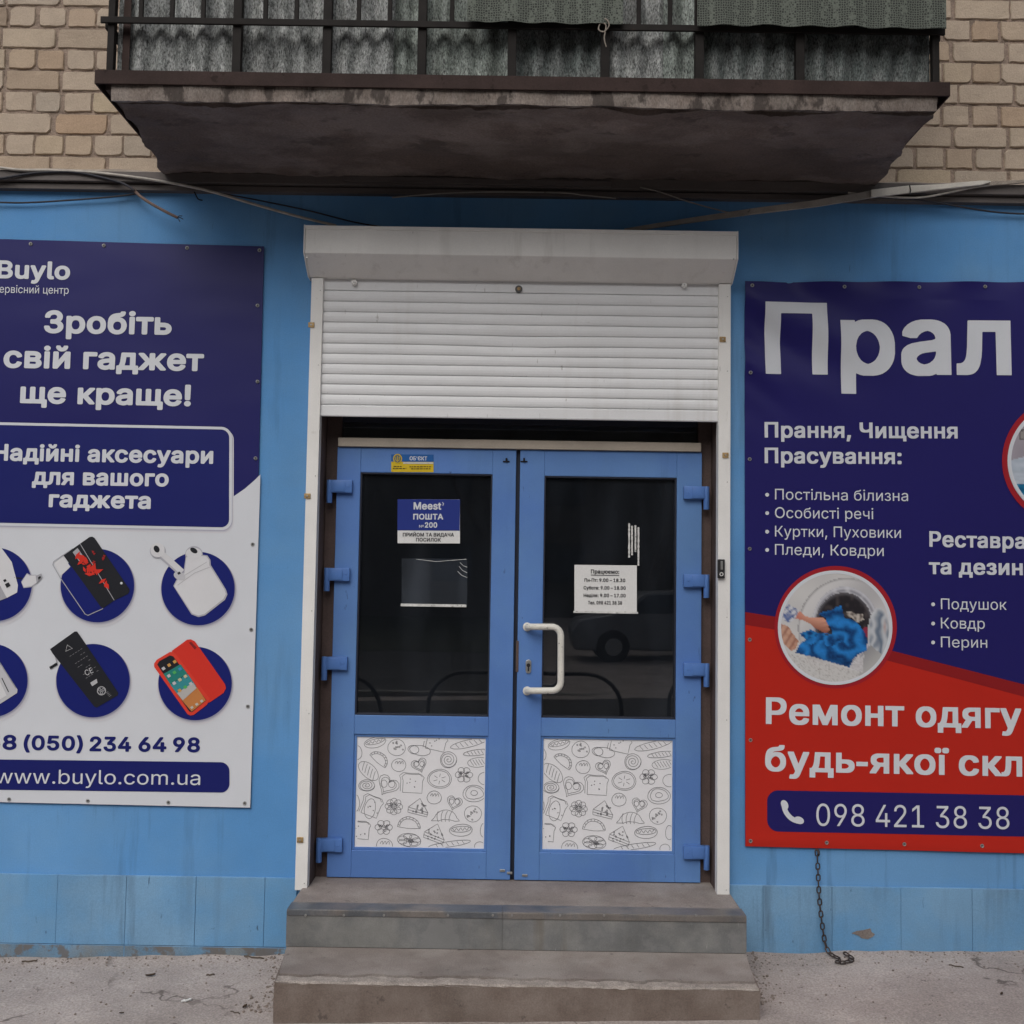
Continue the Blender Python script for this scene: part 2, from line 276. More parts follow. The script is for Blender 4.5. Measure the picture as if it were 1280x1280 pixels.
# ------------------------------------------------------------------ lettering: outlines of the letters, cap height = 1000
OUTLINES = [
0,33,418,2,18,155,22,-37,41,-16,54,5,38,24,43,41,34,43,16,67,-1,50,-22,29,-26,14,-20,14,-47,-5,-48,-26,-44,-42,-32,-28,-11,-31,-5,-52,5,16,149,299,-14,
18,-4,22,-6,474,3,150,16,23,24,12,160,0,31,-21,10,-32,-12,-621,-21,-29,-14,-7,-21,-4,-111,0,-22,4,0,40,570,1,36,365,-156,-34,48,-59,109,-46,114,-21,70,
-17,83,-11,86,-2,94,6,77,19,115,37,137,43,115,55,107,24,36,23,16,25,4,106,0,27,-6,20,-14,10,-17,0,-24,-76,-166,-53,-162,-31,-158,-4,-135,13,-98,26,-99,
41,-109,83,-172,2,-26,-7,-15,-13,-14,-15,-7,-21,-4,-108,0,-23,4,0,41,570,1,32,90,-156,-14,21,0,29,97,205,42,129,22,124,2,96,-10,106,-35,148,-48,141,
-69,145,-2,26,11,22,25,16,127,3,23,-4,17,-10,39,-53,52,-103,46,-128,30,-119,19,-118,7,-91,-5,-95,-17,-108,-28,-103,-52,-130,-79,-139,-25,-20,-29,-5,
-104,0,-23,4,0,43,924,1,35,407,75,-13,16,-4,23,-2,188,-206,2,-35,9,-17,15,-7,15,1,118,15,23,24,12,223,3,3,188,10,32,23,18,25,5,123,-2,25,-14,13,-22,4,
-203,203,-3,35,-8,17,-15,7,-15,0,-119,-16,-22,-24,-12,-221,-4,-3,-188,-3,-20,-10,-15,-21,-15,-27,-5,-100,0,-23,4,0,48,924,2,36,255,69,-52,52,-45,70,
-30,69,-21,89,-13,118,2,100,15,109,31,96,34,67,47,61,42,38,59,36,66,25,80,12,79,-2,81,-16,42,-17,50,-29,61,-55,33,-43,26,-43,34,-85,26,-141,2,-134,-15,
-114,-31,-104,-42,-79,-58,-67,-78,-54,-71,-27,-79,-12,-62,0,-61,8,-72,23,-42,22,28,404,221,34,-23,42,-12,46,1,44,16,23,16,32,41,23,49,16,57,11,82,0,
102,-7,62,-15,66,-28,62,-30,40,-33,22,-38,12,-25,2,-44,-7,-29,-13,-24,-19,-36,-50,-17,-40,-15,-58,-11,-98,6,-137,23,-89,20,-43,0,50,924,1,57,143,15,
-14,18,-4,22,0,74,8,28,419,406,52,66,15,26,10,38,0,32,-6,22,-28,38,-32,18,-35,10,-63,1,-47,-15,-37,-29,-17,-36,-10,-60,-24,-25,-33,-8,-129,3,-30,21,-9,
31,10,76,21,56,36,57,56,52,47,30,71,28,75,14,83,2,73,-10,64,-21,69,-39,45,-40,33,-41,18,-30,16,-43,10,-51,0,-55,-7,-41,-16,-47,-18,-36,-56,-77,-99,
-105,-183,-175,334,-3,29,-5,20,-14,10,-19,3,-104,-6,-26,-24,-23,-32,-6,-625,0,-25,4,0,51,924,1,63,190,81,-57,61,-34,67,-12,55,0,26,9,19,19,15,32,7,114,
0,27,-5,28,-22,19,-57,25,-28,39,-20,66,-13,63,3,48,14,27,14,21,19,14,22,9,49,-5,34,-14,32,-19,23,-31,20,-71,20,-158,6,-24,14,-14,20,-3,98,6,27,189,200,
-304,2,-29,5,-26,22,-7,26,0,89,9,30,24,20,29,5,579,0,33,-7,21,-20,7,-25,0,-79,-6,-26,-226,-235,83,-29,67,-38,61,-57,36,-58,18,-51,9,-83,-14,-75,-19,
-45,-19,-30,-57,-61,-82,-51,-68,-25,-100,-16,-96,2,-96,18,-73,28,0,52,924,1,49,95,203,-13,16,-5,22,0,83,6,27,408,622,24,21,30,6,112,0,36,-9,23,-28,0,
-22,-5,-15,-350,-536,7,-5,183,1,3,220,11,34,21,16,29,6,107,0,23,-4,18,-11,14,-18,4,-23,1,-217,6,-4,73,0,27,-5,26,-22,7,-28,0,-89,-4,-20,-10,-14,-29,
-17,-96,-5,-1,-130,-10,-32,-22,-18,-27,-5,-109,0,-23,4,-14,7,-16,18,-6,23,0,129,-5,7,-411,0,-25,4,0,53,924,1,72,224,75,-61,65,-31,60,-14,79,4,21,18,19,
38,10,108,0,27,-5,28,-22,17,-49,30,-37,48,-23,36,-7,33,0,56,15,29,17,22,22,17,28,11,30,4,58,-15,49,-30,43,-34,24,-43,16,-63,3,-39,-7,-50,-17,-42,-26,
-27,-5,-129,14,-17,7,-15,14,-6,15,-1,24,54,437,7,26,24,21,31,6,519,0,31,-6,23,-21,7,-28,-3,-104,-19,-27,-17,-8,-22,-3,-365,-1,-7,-15,-13,-107,5,-7,50,
11,77,6,107,-16,33,-12,63,-32,26,-18,52,-51,27,-36,27,-50,15,-46,12,-73,-10,-99,-13,-44,-27,-52,-46,-59,-74,-58,-71,-33,-79,-18,-102,-4,-81,12,-79,29,
0,54,924,2,37,251,69,-36,33,-39,49,-28,57,-16,58,-7,49,2,60,12,56,31,81,81,130,257,338,20,15,27,5,123,0,27,-4,19,-13,11,-16,3,-19,-5,-20,-204,-271,91,
-13,83,-31,46,-29,39,-35,41,-54,33,-77,11,-73,-9,-94,-24,-70,-48,-69,-54,-50,-77,-44,-68,-21,-63,-8,-65,0,-60,8,-81,27,21,398,219,24,-16,33,-14,23,-5,
40,0,53,16,35,26,30,51,8,64,-12,49,-14,24,-23,26,-50,25,-65,5,-42,-10,-44,-27,-15,-19,-17,-33,-8,-32,0,-36,16,-56,0,56,924,3,48,211,75,-48,46,-37,57,
-15,39,-9,56,7,76,18,56,46,68,58,52,-34,36,-27,38,-26,69,-7,53,3,30,11,55,16,37,33,47,49,46,57,35,70,26,87,14,69,0,73,-10,56,-17,71,-37,58,-50,44,-63,
17,-47,7,-44,0,-37,-12,-60,-30,-62,-51,-59,73,-70,31,-48,17,-45,10,-53,0,-41,-10,-51,-19,-49,-43,-59,-63,-52,-73,-37,-100,-25,-52,-6,-75,0,-79,10,-92,
29,19,362,226,39,-24,62,-16,71,0,59,15,40,24,23,35,6,38,-10,41,-30,40,-26,17,-39,14,-39,7,-38,0,-69,-16,-48,-33,-24,-44,-1,-56,9,-23,16,398,644,42,-24,
46,-9,54,4,40,16,31,28,15,39,-2,45,-15,31,-35,27,-59,15,-54,-3,-50,-19,-27,-25,-15,-48,6,-41,0,57,924,2,35,274,15,-15,23,3,32,206,273,-105,17,-60,23,
-57,35,-56,55,-32,51,-26,78,-7,91,16,84,31,67,34,46,53,48,58,35,71,26,77,12,67,0,77,-12,65,-23,71,-44,57,-57,36,-56,23,-62,12,-76,-2,-52,-16,-74,-33,
-77,-58,-94,-274,-363,-20,-16,-30,-5,-125,0,-22,4,20,398,565,30,-20,25,-10,25,-5,42,0,54,17,39,31,26,51,4,60,-8,36,-12,26,-24,30,-19,14,-54,20,-50,1,
-54,-19,-40,-35,-20,-41,-8,-58,14,-57,0,66,930,3,32,136,15,-13,18,-4,22,0,890,7,28,23,21,29,6,375,0,104,-14,75,-27,51,-31,51,-49,35,-58,16,-53,7,-60,
-12,-74,-26,-52,-53,-57,70,-64,32,-48,17,-44,9,-52,0,-51,-14,-66,-19,-43,-36,-49,-47,-40,-68,-36,-61,-18,-114,-14,-390,0,-25,4,14,355,202,213,-3,75,15,
33,21,18,27,4,43,-8,29,-17,26,-16,16,-31,18,-33,11,-40,5,-195,-1,-4,-6,11,355,606,175,-2,44,6,31,12,32,24,19,32,4,43,-11,32,-25,27,-54,19,-213,1,0,77,
1268,1,43,136,15,-13,18,-4,22,0,890,4,22,12,17,18,12,25,4,167,0,29,-5,23,-18,277,-631,272,633,22,16,29,5,168,0,23,-4,19,-11,14,-18,4,-22,0,-890,-4,-22,
-13,-17,-18,-12,-25,-4,-114,0,-33,8,-22,25,-4,22,-3,459,-216,-489,-16,-15,-19,-8,-114,-2,-31,6,-27,25,-215,483,-3,-459,-4,-22,-23,-25,-33,-8,-110,0,
-23,4,0,101,827,2,51,209,68,-44,40,-43,56,-24,49,-23,77,-9,74,5,81,16,73,37,84,43,57,53,48,68,40,57,19,73,12,77,0,81,-14,67,-25,58,-36,44,-40,32,-42,
25,-45,24,-69,11,-79,0,-74,-9,-30,-23,-18,-29,-5,-465,0,-6,-7,21,-47,27,-31,40,-23,50,-13,58,1,54,16,29,22,30,49,26,15,32,0,116,-27,27,-21,9,-27,-10,
-36,-18,-34,-56,-63,-60,-41,-90,-35,-60,-10,-73,-4,-106,14,-78,28,11,313,490,273,-1,8,4,-22,43,-29,27,-36,17,-52,5,-48,-5,-39,-18,-34,-30,-18,-27,0,
108,405,1,25,170,43,-44,52,-12,32,-10,49,0,771,9,29,27,20,25,4,107,0,23,-4,18,-11,13,-16,5,-22,2,-751,7,-6,61,1,28,-17,13,-27,20,-92,-7,-24,-23,-21,
-79,-14,-50,0,-56,9,-42,15,0,111,849,2,32,207,69,-53,52,-44,68,-25,64,-14,67,-5,78,11,84,21,68,35,66,40,49,59,49,71,37,60,19,86,10,85,-6,65,-15,69,-30,
48,-33,62,-62,41,-67,26,-77,11,-70,-2,-98,-20,-88,-42,-85,-40,-49,-64,-52,-64,-33,-90,-24,-85,-6,-94,12,-87,33,26,354,219,26,-20,33,-14,27,-5,61,3,31,
10,28,16,24,25,18,30,17,47,8,43,0,55,-8,43,-15,43,-22,37,-21,22,-33,20,-46,11,-44,-1,-33,-7,-45,-25,-34,-44,-24,-69,-4,-85,18,-77,15,-28,0,115,750,1,
72,159,62,-34,33,-26,36,-25,62,-3,18,5,23,11,15,18,12,113,22,37,0,29,-21,18,-39,17,-21,34,-16,35,-7,48,0,48,10,32,20,11,23,-11,23,-34,16,-152,33,-79,
24,-54,27,-51,41,-38,56,-16,72,7,65,21,51,38,47,51,39,59,28,54,16,87,10,56,-2,82,-14,54,-21,48,-31,34,-31,30,-39,30,-70,-1,-26,-18,-21,-17,-9,-102,-21,
-37,0,-30,19,-23,37,-20,22,-25,11,-38,6,-46,-3,-39,-13,-21,-19,-4,-18,8,-18,35,-17,194,-45,59,-21,45,-25,43,-36,36,-53,16,-62,-4,-71,-25,-60,-51,-60,
-60,-39,-75,-29,-86,-14,-89,0,-71,10,-82,29,0,116,480,1,47,197,52,-45,54,-13,32,-10,45,-2,393,-7,5,-69,3,-27,18,-12,32,0,83,7,26,24,21,83,10,1,109,6,
22,16,18,14,8,23,3,111,0,33,-8,22,-25,5,-127,113,-6,23,-14,12,-20,3,-100,-4,-20,-9,-14,-30,-17,-102,-2,-7,-5,0,-367,4,-15,10,-6,29,-2,48,6,25,-5,18,
-12,13,-20,23,-103,-8,-26,-25,-20,-65,-12,-58,-2,-67,9,-35,10,-40,19,0,117,839,1,43,201,60,-37,39,-31,48,-17,47,-10,51,-2,470,11,34,16,13,16,7,123,2,
31,-7,24,-22,6,-27,3,-445,17,-42,21,-21,35,-16,44,-5,52,9,33,18,23,23,19,43,3,436,6,27,24,22,29,7,111,0,35,-10,18,-19,6,-27,0,-660,-11,-34,-15,-13,-16,
-6,-123,-2,-32,7,-29,28,-41,-20,-53,-16,-93,-8,-67,8,-44,12,-41,19,0,121,798,1,39,111,-231,-13,17,-3,21,25,94,10,20,15,14,16,8,19,2,60,-7,28,10,22,32,
25,66,-274,649,-5,24,8,26,24,20,29,6,118,0,28,-6,18,-13,14,-24,161,-398,175,419,21,16,27,6,117,0,33,-8,24,-25,4,-19,-4,-19,-325,-767,-37,-69,-35,-43,
-35,-30,-40,-23,-43,-15,-48,-9,-57,-2,-70,11,0,1040,976,2,27,51,15,-15,22,1,31,364,902,23,23,31,7,135,0,30,-5,25,-22,19,-45,348,-856,5,-20,-4,-23,-25,
-23,-29,-6,-123,0,-35,10,-22,25,-89,216,-327,1,-9,-7,-82,-212,-19,-22,-15,-7,-23,-4,-120,0,-25,4,4,438,450,174,2,-88,231,-88,-227,0,1047,879,1,93,186,
79,-38,36,-23,31,-32,67,-10,47,1,32,10,19,17,13,32,7,114,0,27,-5,28,-22,14,-51,28,-34,45,-22,60,-11,73,5,33,10,32,15,19,16,18,26,7,25,1,24,-9,30,-13,
22,-40,30,-35,14,-48,9,-132,3,-28,20,-10,30,2,107,20,27,14,8,23,4,102,0,36,7,39,16,25,23,17,36,1,35,-10,32,-16,24,-29,18,-42,12,-33,2,-50,-7,-33,-12,
-37,-23,-17,-27,-12,-47,-24,-23,-31,-6,-109,0,-35,10,-15,14,-6,15,-3,26,5,30,24,70,36,50,55,50,59,35,66,24,98,16,68,0,73,-10,57,-17,64,-35,54,-45,39,
-51,28,-64,9,-79,-13,-74,-29,-56,-53,-56,62,-53,20,-23,20,-32,17,-41,10,-47,2,-45,-10,-58,-15,-42,-42,-64,-68,-59,-77,-40,-95,-25,-53,-6,-75,0,-79,10,
-58,16,-48,20,0,1053,1049,1,42,136,15,-13,18,-4,22,0,890,3,20,9,15,20,15,25,5,117,0,31,-6,23,-21,7,-28,3,-333,406,-1,8,7,0,327,6,26,24,23,29,6,117,0,
23,-4,14,-7,17,-20,5,-24,0,-890,-3,-20,-10,-15,-19,-15,-25,-5,-117,0,-31,6,-24,23,-6,26,-3,355,-407,2,-7,-7,0,-350,-6,-26,-24,-23,-29,-6,-117,0,-23,4,
0,1054,1081,2,38,259,94,-72,72,-54,85,-32,83,-18,88,-4,105,18,124,29,85,44,75,49,58,78,64,73,39,93,29,80,10,72,0,53,-6,91,-22,71,-31,56,-37,45,-38,58,
-70,46,-82,31,-104,11,-86,0,-70,-11,-86,-27,-94,-49,-92,-51,-62,-78,-64,-87,-45,-54,-17,-52,-10,-53,-6,-72,0,-105,16,-89,32,-50,28,31,405,253,50,-34,
44,-17,58,-10,63,2,56,14,54,28,42,37,34,49,26,64,11,62,3,76,-10,73,-21,64,-33,54,-39,40,-48,29,-44,16,-50,8,-44,0,-60,-11,-54,-23,-38,-27,-31,-34,-27,
-43,-17,-39,-15,-70,0,-124,9,-47,19,-53,27,-44,0,1055,1049,1,29,136,15,-13,18,-4,22,0,890,3,20,9,15,22,16,27,4,765,0,23,-3,16,-8,17,-20,5,-24,0,-890,
-3,-20,-10,-15,-19,-15,-27,-5,-117,0,-33,9,-23,28,-5,761,-408,3,-7,-7,-3,-757,-23,-28,-33,-9,-117,0,-23,4,0,1057,1036,1,77,240,109,-56,60,-55,89,-30,
81,-18,102,0,116,16,94,34,94,38,64,49,60,45,40,42,30,65,33,93,29,80,10,72,0,53,-6,87,-20,88,-39,50,-35,38,-34,62,-80,19,-40,23,-74,-1,-28,-11,-19,-20,
-13,-25,-4,-138,3,-30,22,-23,58,-24,34,-15,17,-43,28,-44,17,-58,10,-63,-2,-50,-11,-50,-22,-36,-26,-34,-40,-27,-44,-17,-47,-11,-55,-3,-101,5,-38,27,-87,
26,-42,33,-39,30,-22,39,-20,41,-14,44,-6,46,0,50,8,40,14,35,19,42,39,22,37,17,45,25,22,29,6,113,0,27,-5,26,-21,7,-28,-20,-75,-37,-72,-34,-43,-46,-44,
-71,-48,-94,-37,-114,-20,-98,2,-59,8,-54,14,-83,36,0,1058,915,1,29,397,15,-14,18,-4,22,0,741,-7,5,-248,0,-34,7,-21,20,-7,26,0,91,6,26,25,23,31,6,741,0,
30,-5,25,-22,7,-28,-3,-106,-19,-27,-17,-8,-23,-3,-245,0,-7,-5,-1,-741,-6,-26,-24,-23,-29,-6,-115,0,-23,4,0,1064,1343,1,41,136,15,-13,18,-4,22,0,890,5,
24,14,18,17,9,23,4,117,0,33,-9,23,-28,3,-759,7,-7,223,0,7,5,1,745,4,22,14,17,18,10,25,4,133,-2,25,-15,13,-21,4,-761,6,-4,227,1,6,765,23,28,34,9,116,0,
25,-4,20,-14,11,-15,4,-22,0,-890,-5,-24,-15,-18,-17,-9,-25,-4,-1058,0,-25,4,0,1072,798,2,56,155,49,-37,34,-23,29,-16,30,-14,47,-5,30,5,73,14,43,24,38,
58,51,75,33,102,22,194,24,8,4,2,9,-7,26,-15,23,-25,14,-36,7,-58,-2,-46,-14,-33,-23,-34,-45,-23,-13,-37,1,-108,29,-29,21,-9,27,9,32,28,45,57,57,44,28,
60,27,58,14,86,10,64,-4,71,-12,75,-29,36,-23,45,-44,31,-49,18,-58,7,-58,0,-448,-9,-30,-15,-15,-19,-8,-123,-2,-29,5,-29,22,-40,-18,-50,-16,-64,-8,-46,0,
-104,19,-38,14,15,301,202,25,-14,44,-10,58,3,50,16,30,20,22,30,11,34,-1,32,-6,2,-144,-18,-72,-20,-20,-13,-8,-17,0,-26,0,1073,842,2,44,205,71,-51,50,
-45,68,-29,77,-11,68,0,146,13,111,17,75,21,55,21,38,30,39,37,36,37,25,58,29,104,27,163,21,6,5,11,36,31,21,114,2,31,-6,25,-23,6,-34,-17,-73,-26,-42,-29,
-26,-46,-27,-44,-14,-76,-15,94,-30,73,-49,59,-66,37,-66,24,-84,7,-94,-18,-102,-36,-81,-51,-66,-57,-48,-68,-39,-77,-22,-92,-8,-94,12,-77,27,24,350,217,
28,-19,29,-12,69,-7,39,6,30,12,24,18,23,28,15,30,11,44,0,99,-12,44,-16,32,-20,24,-27,18,-53,15,-43,0,-25,-5,-35,-13,-26,-16,-39,-46,-24,-70,0,-75,20,
-64,0,1074,803,3,33,122,15,-14,18,-4,22,0,660,10,32,22,18,27,6,321,0,104,-15,46,-15,50,-26,49,-41,19,-25,19,-37,12,-55,-4,-58,-10,-30,-18,-30,-32,-34,
41,-38,24,-32,24,-62,4,-32,-4,-52,-14,-43,-23,-38,-37,-39,-41,-28,-53,-22,-54,-13,-54,-6,-367,0,-25,4,11,326,200,204,-3,17,3,20,9,10,14,4,15,-3,24,-17,
25,-31,11,-200,0,-5,-6,10,326,492,179,0,25,8,16,10,7,14,0,18,-17,19,-41,12,-165,0,-5,-6,0,1075,630,1,23,122,15,-14,18,-4,22,0,660,8,30,24,20,29,6,450,
0,34,-8,22,-21,6,-27,-3,-103,-7,-15,-17,-15,-35,-9,-277,0,-7,-4,0,-514,-8,-30,-24,-20,-29,-5,-107,0,-23,4,0,1076,873,2,44,43,-179,-14,18,-4,23,2,297,
11,19,19,14,63,8,21,30,18,42,22,94,34,338,11,43,23,18,29,6,469,0,35,-9,20,-20,6,-27,1,-513,6,-5,48,0,30,-6,23,-21,7,-26,0,-282,-10,-32,-23,-18,-27,-6,
-110,0,-23,4,-15,8,-15,17,-6,23,0,135,-6,7,-427,0,-7,-7,0,-135,-5,-21,-15,-18,-16,-9,-23,-4,-109,0,-25,4,5,370,199,210,1,-2,372,-148,-1,-26,-222,0,
1077,827,2,51,209,68,-44,40,-43,56,-24,49,-23,77,-9,74,5,81,16,73,37,84,43,57,53,48,68,40,57,19,73,12,77,0,81,-14,67,-25,58,-36,44,-40,32,-42,25,-45,
24,-69,11,-79,0,-74,-9,-30,-23,-18,-29,-5,-465,0,-6,-7,21,-47,27,-31,40,-23,50,-13,58,1,54,16,29,22,30,49,26,15,32,0,116,-27,27,-21,9,-27,-10,-36,-18,
-34,-56,-63,-60,-41,-90,-35,-60,-10,-73,-4,-106,14,-78,28,11,313,490,273,-1,8,4,-22,43,-29,27,-36,17,-52,5,-48,-5,-39,-18,-34,-30,-18,-27,0,1078,1140,
1,56,59,15,-15,23,0,23,6,13,275,316,-271,306,-6,16,1,22,21,27,37,10,127,0,34,-8,21,-18,201,-230,4,204,9,28,27,20,25,4,108,0,27,-6,23,-18,10,-32,3,-199,
201,231,22,17,31,7,131,0,27,-6,21,-16,8,-13,2,-17,-12,-30,-266,-299,273,-314,7,-15,-1,-24,-21,-27,-38,-10,-129,0,-33,7,-20,16,-203,232,-4,-203,-8,-27,
-26,-21,-27,-4,-108,0,-27,5,-23,18,-9,32,-4,198,-203,-230,-19,-16,-34,-7,-131,0,-25,4,0,1080,840,1,36,122,15,-14,18,-4,22,0,660,3,21,10,15,30,18,123,2,
31,-7,23,-21,7,-28,3,-324,261,352,15,16,16,8,25,4,102,0,23,-4,14,-8,17,-19,5,-25,0,-660,-3,-20,-10,-15,-19,-15,-25,-5,-110,0,-32,6,-23,21,-7,28,-3,323,
-274,-366,-16,-8,-22,-4,-103,0,-25,4,0,1081,840,2,36,122,15,-14,18,-4,22,0,660,3,21,10,15,30,18,123,2,31,-7,23,-21,7,-28,3,-324,261,352,15,16,16,8,25,
4,102,0,23,-4,14,-8,17,-19,5,-25,0,-660,-3,-20,-10,-15,-19,-15,-25,-5,-110,0,-32,6,-23,21,-7,28,-3,323,-274,-366,-16,-8,-22,-4,-103,0,-25,4,34,293,823,
-51,56,-26,58,-6,32,3,30,10,17,20,15,29,5,73,0,29,-5,26,-24,7,-34,11,-17,18,-10,21,-4,21,3,19,11,10,15,8,38,15,15,17,9,116,1,21,-10,16,-17,6,-27,-4,
-35,-27,-64,-22,-29,-38,-34,-50,-29,-66,-18,-69,-2,-48,9,-33,11,0,1082,773,1,39,122,15,-14,18,-4,22,0,660,3,21,10,15,30,18,123,2,29,-6,21,-16,11,-34,3,
-227,236,254,25,21,33,8,137,0,23,-3,17,-9,19,-27,0,-22,-5,-14,-275,-300,278,-320,7,-28,-11,-28,-19,-15,-27,-5,-142,0,-31,6,-18,14,-221,257,-22,5,-7,-7,
0,-220,-11,-34,-21,-16,-29,-5,-107,0,-23,4,0,1083,820,1,46,30,15,-13,16,-5,22,0,89,5,24,14,17,18,11,56,4,19,6,14,21,9,26,17,148,13,309,5,28,12,17,19,
13,27,5,490,0,25,-4,17,-9,15,-18,5,-25,0,-660,-5,-22,-10,-15,-20,-14,-25,-4,-108,0,-31,6,-24,21,-7,28,0,514,-7,4,-150,0,-7,-6,-9,-192,-15,-126,-19,-81,
-35,-69,-30,-35,-25,-21,-33,-19,-37,-13,-69,-11,-52,0,-25,4,0,1085,836,1,41,122,15,-14,18,-4,22,0,660,3,21,10,15,30,18,123,2,29,-6,21,-16,11,-34,3,
-221,238,-2,7,7,0,216,10,32,22,18,27,6,111,0,23,-4,14,-8,17,-19,5,-25,0,-660,-3,-20,-10,-15,-19,-15,-25,-5,-111,0,-29,5,-22,18,-10,32,-3,239,-238,1,-7,
-7,0,-233,-10,-32,-22,-18,-29,-5,-107,0,-23,4,0,1086,849,2,32,207,69,-53,52,-44,68,-25,64,-14,67,-5,78,11,84,21,68,35,66,40,49,59,49,71,37,60,19,86,10,
85,-6,65,-15,69,-30,48,-33,62,-62,41,-67,26,-77,11,-70,-2,-98,-20,-88,-42,-85,-40,-49,-64,-52,-64,-33,-90,-24,-85,-6,-94,12,-87,33,26,354,219,26,-20,
33,-14,27,-5,61,3,31,10,28,16,24,25,18,30,17,47,8,43,0,55,-8,43,-15,43,-22,37,-21,22,-33,20,-46,11,-44,-1,-33,-7,-45,-25,-34,-44,-24,-69,-4,-85,18,-77,
15,-28,0,1088,867,2,37,122,-239,-14,18,-4,22,0,914,6,27,16,17,19,9,123,3,34,-9,28,-28,42,22,33,12,88,12,104,-10,66,-22,72,-44,54,-53,43,-65,29,-81,14,
-89,-2,-88,-16,-83,-34,-81,-46,-64,-53,-47,-61,-36,-58,-20,-87,-12,-50,2,-69,13,-66,29,-2,-228,-10,-31,-22,-19,-29,-5,-107,0,-23,4,25,388,214,31,-20,
34,-11,46,-3,31,5,33,14,26,20,20,24,18,36,14,51,5,51,-12,86,-16,41,-22,32,-26,24,-30,13,-31,7,-41,1,-44,-11,-43,-28,-33,-54,-17,-66,-2,-53,4,-43,21,
-66,0,1089,811,1,60,207,69,-53,52,-44,68,-25,64,-14,67,-5,78,11,84,21,68,35,66,40,49,59,49,71,37,60,19,86,10,54,-2,87,-16,75,-31,43,-27,43,-39,37,-47,
28,-64,0,-27,-10,-17,-32,-18,-106,-25,-30,0,-31,18,-31,55,-40,30,-54,15,-44,-1,-37,-8,-47,-30,-25,-34,-15,-32,-16,-71,4,-85,20,-60,29,-42,34,-26,53,
-16,63,3,51,21,27,24,30,55,27,18,36,1,114,-26,26,-21,8,-29,-10,-35,-27,-51,-35,-43,-36,-32,-42,-29,-80,-33,-87,-16,-81,0,-75,12,-79,31,0,1090,672,1,31,
278,15,-14,18,-4,22,0,516,-7,4,-181,0,-23,4,-15,8,-16,17,-6,25,0,86,6,27,25,22,31,7,600,0,29,-6,25,-22,7,-26,0,-88,-4,-21,-12,-17,-18,-11,-25,-5,-181,
0,-7,-4,-1,-516,-6,-26,-24,-23,-29,-6,-108,0,-23,4,0,1091,798,1,39,111,-231,-13,17,-3,21,25,94,10,20,15,14,16,8,19,2,60,-7,28,10,22,32,25,66,-274,649,
-5,24,8,26,24,20,29,6,118,0,28,-6,18,-13,14,-24,161,-398,175,419,21,16,27,6,117,0,33,-8,24,-25,4,-19,-4,-19,-325,-767,-37,-69,-35,-43,-35,-30,-40,-23,
-43,-15,-48,-9,-57,-2,-70,11,0,1096,1158,1,45,122,15,-14,18,-4,22,0,660,5,25,17,19,14,8,23,4,109,0,33,-9,22,-24,4,-23,0,-511,7,-7,157,0,7,5,0,513,5,25,
17,19,14,8,23,4,111,0,33,-9,22,-24,4,-23,0,-511,7,-7,155,0,6,5,1,513,8,30,24,20,29,6,111,-1,25,-5,19,-14,10,-15,3,-21,0,-660,-5,-24,-17,-20,-17,-8,-22,
-3,-903,0,-25,4,0,1097,1177,1,58,122,15,-14,18,-4,22,0,660,5,25,17,19,14,8,23,4,109,0,33,-9,22,-24,4,-23,0,-511,7,-7,157,0,7,5,0,513,5,25,17,19,14,8,
23,4,111,0,33,-9,22,-24,4,-23,0,-511,7,-7,155,0,6,5,1,513,8,30,24,20,29,6,111,-1,25,-5,19,-14,10,-15,3,-21,0,-511,5,-6,50,-3,16,-6,21,-21,6,-24,0,-282,
-5,-25,-17,-19,-15,-8,-22,-4,-109,0,-25,4,-17,10,-14,17,-5,23,0,133,-5,7,-828,0,-25,4,0,1100,795,2,28,122,15,-14,18,-4,22,3,679,14,21,24,13,145,0,25,
-14,14,-22,3,-199,175,-3,63,-8,73,-22,52,-29,50,-44,22,-29,18,-36,17,-72,0,-47,-8,-41,-27,-64,-32,-41,-33,-30,-35,-23,-66,-28,-104,-16,-332,0,-25,4,11,
332,200,152,-3,44,9,25,14,16,20,4,33,-6,19,-24,24,-42,14,-166,2,-4,-6,0,1103,790,2,41,47,15,-15,23,3,32,153,224,-57,47,-30,36,-20,36,-14,48,-5,63,10,
54,15,40,34,50,44,40,33,20,70,26,54,11,62,6,315,0,23,-3,16,-9,17,-19,5,-25,0,-660,-3,-20,-10,-15,-21,-16,-27,-4,-106,0,-23,4,-15,7,-16,18,-6,24,-1,196,
-6,3,-98,0,-10,-6,-145,-215,-22,-22,-36,-9,-125,0,-25,4,10,306,465,28,-14,48,-9,148,1,2,133,-156,1,-56,-15,-18,-14,-10,-24,1,-34,0,1110,361,2,14,122,
15,-14,18,-4,22,3,679,14,21,24,13,145,0,31,-21,10,-32,-3,-678,-23,-28,-33,-9,-109,0,-23,4,17,126,818,-35,42,-10,51,14,49,34,37,49,24,52,5,29,-5,28,-11,
41,-31,23,-38,5,-43,-16,-48,-34,-37,-47,-22,-50,-5,-44,9,1,39,448,1,10,155,592,-3,5,-14,346,1,53,6,3,206,-1,3,-6,0,-61,-15,-337,-6,-4,1,44,412,1,10,76,
-220,-3,6,1,47,60,352,7,3,212,-2,3,-5,-1,-53,-102,-346,-6,-3,1,45,500,1,4,40,265,420,0,0,165,-420,0,1,46,412,1,20,124,17,-16,21,-9,25,-1,78,9,30,26,28,
22,12,28,6,97,0,39,-11,27,-21,13,-22,5,-20,1,-74,-10,-32,-27,-28,-14,-9,-27,-7,-109,0,-31,8,1,48,934,2,43,233,64,-49,54,-38,69,-30,86,-18,104,-4,61,0,
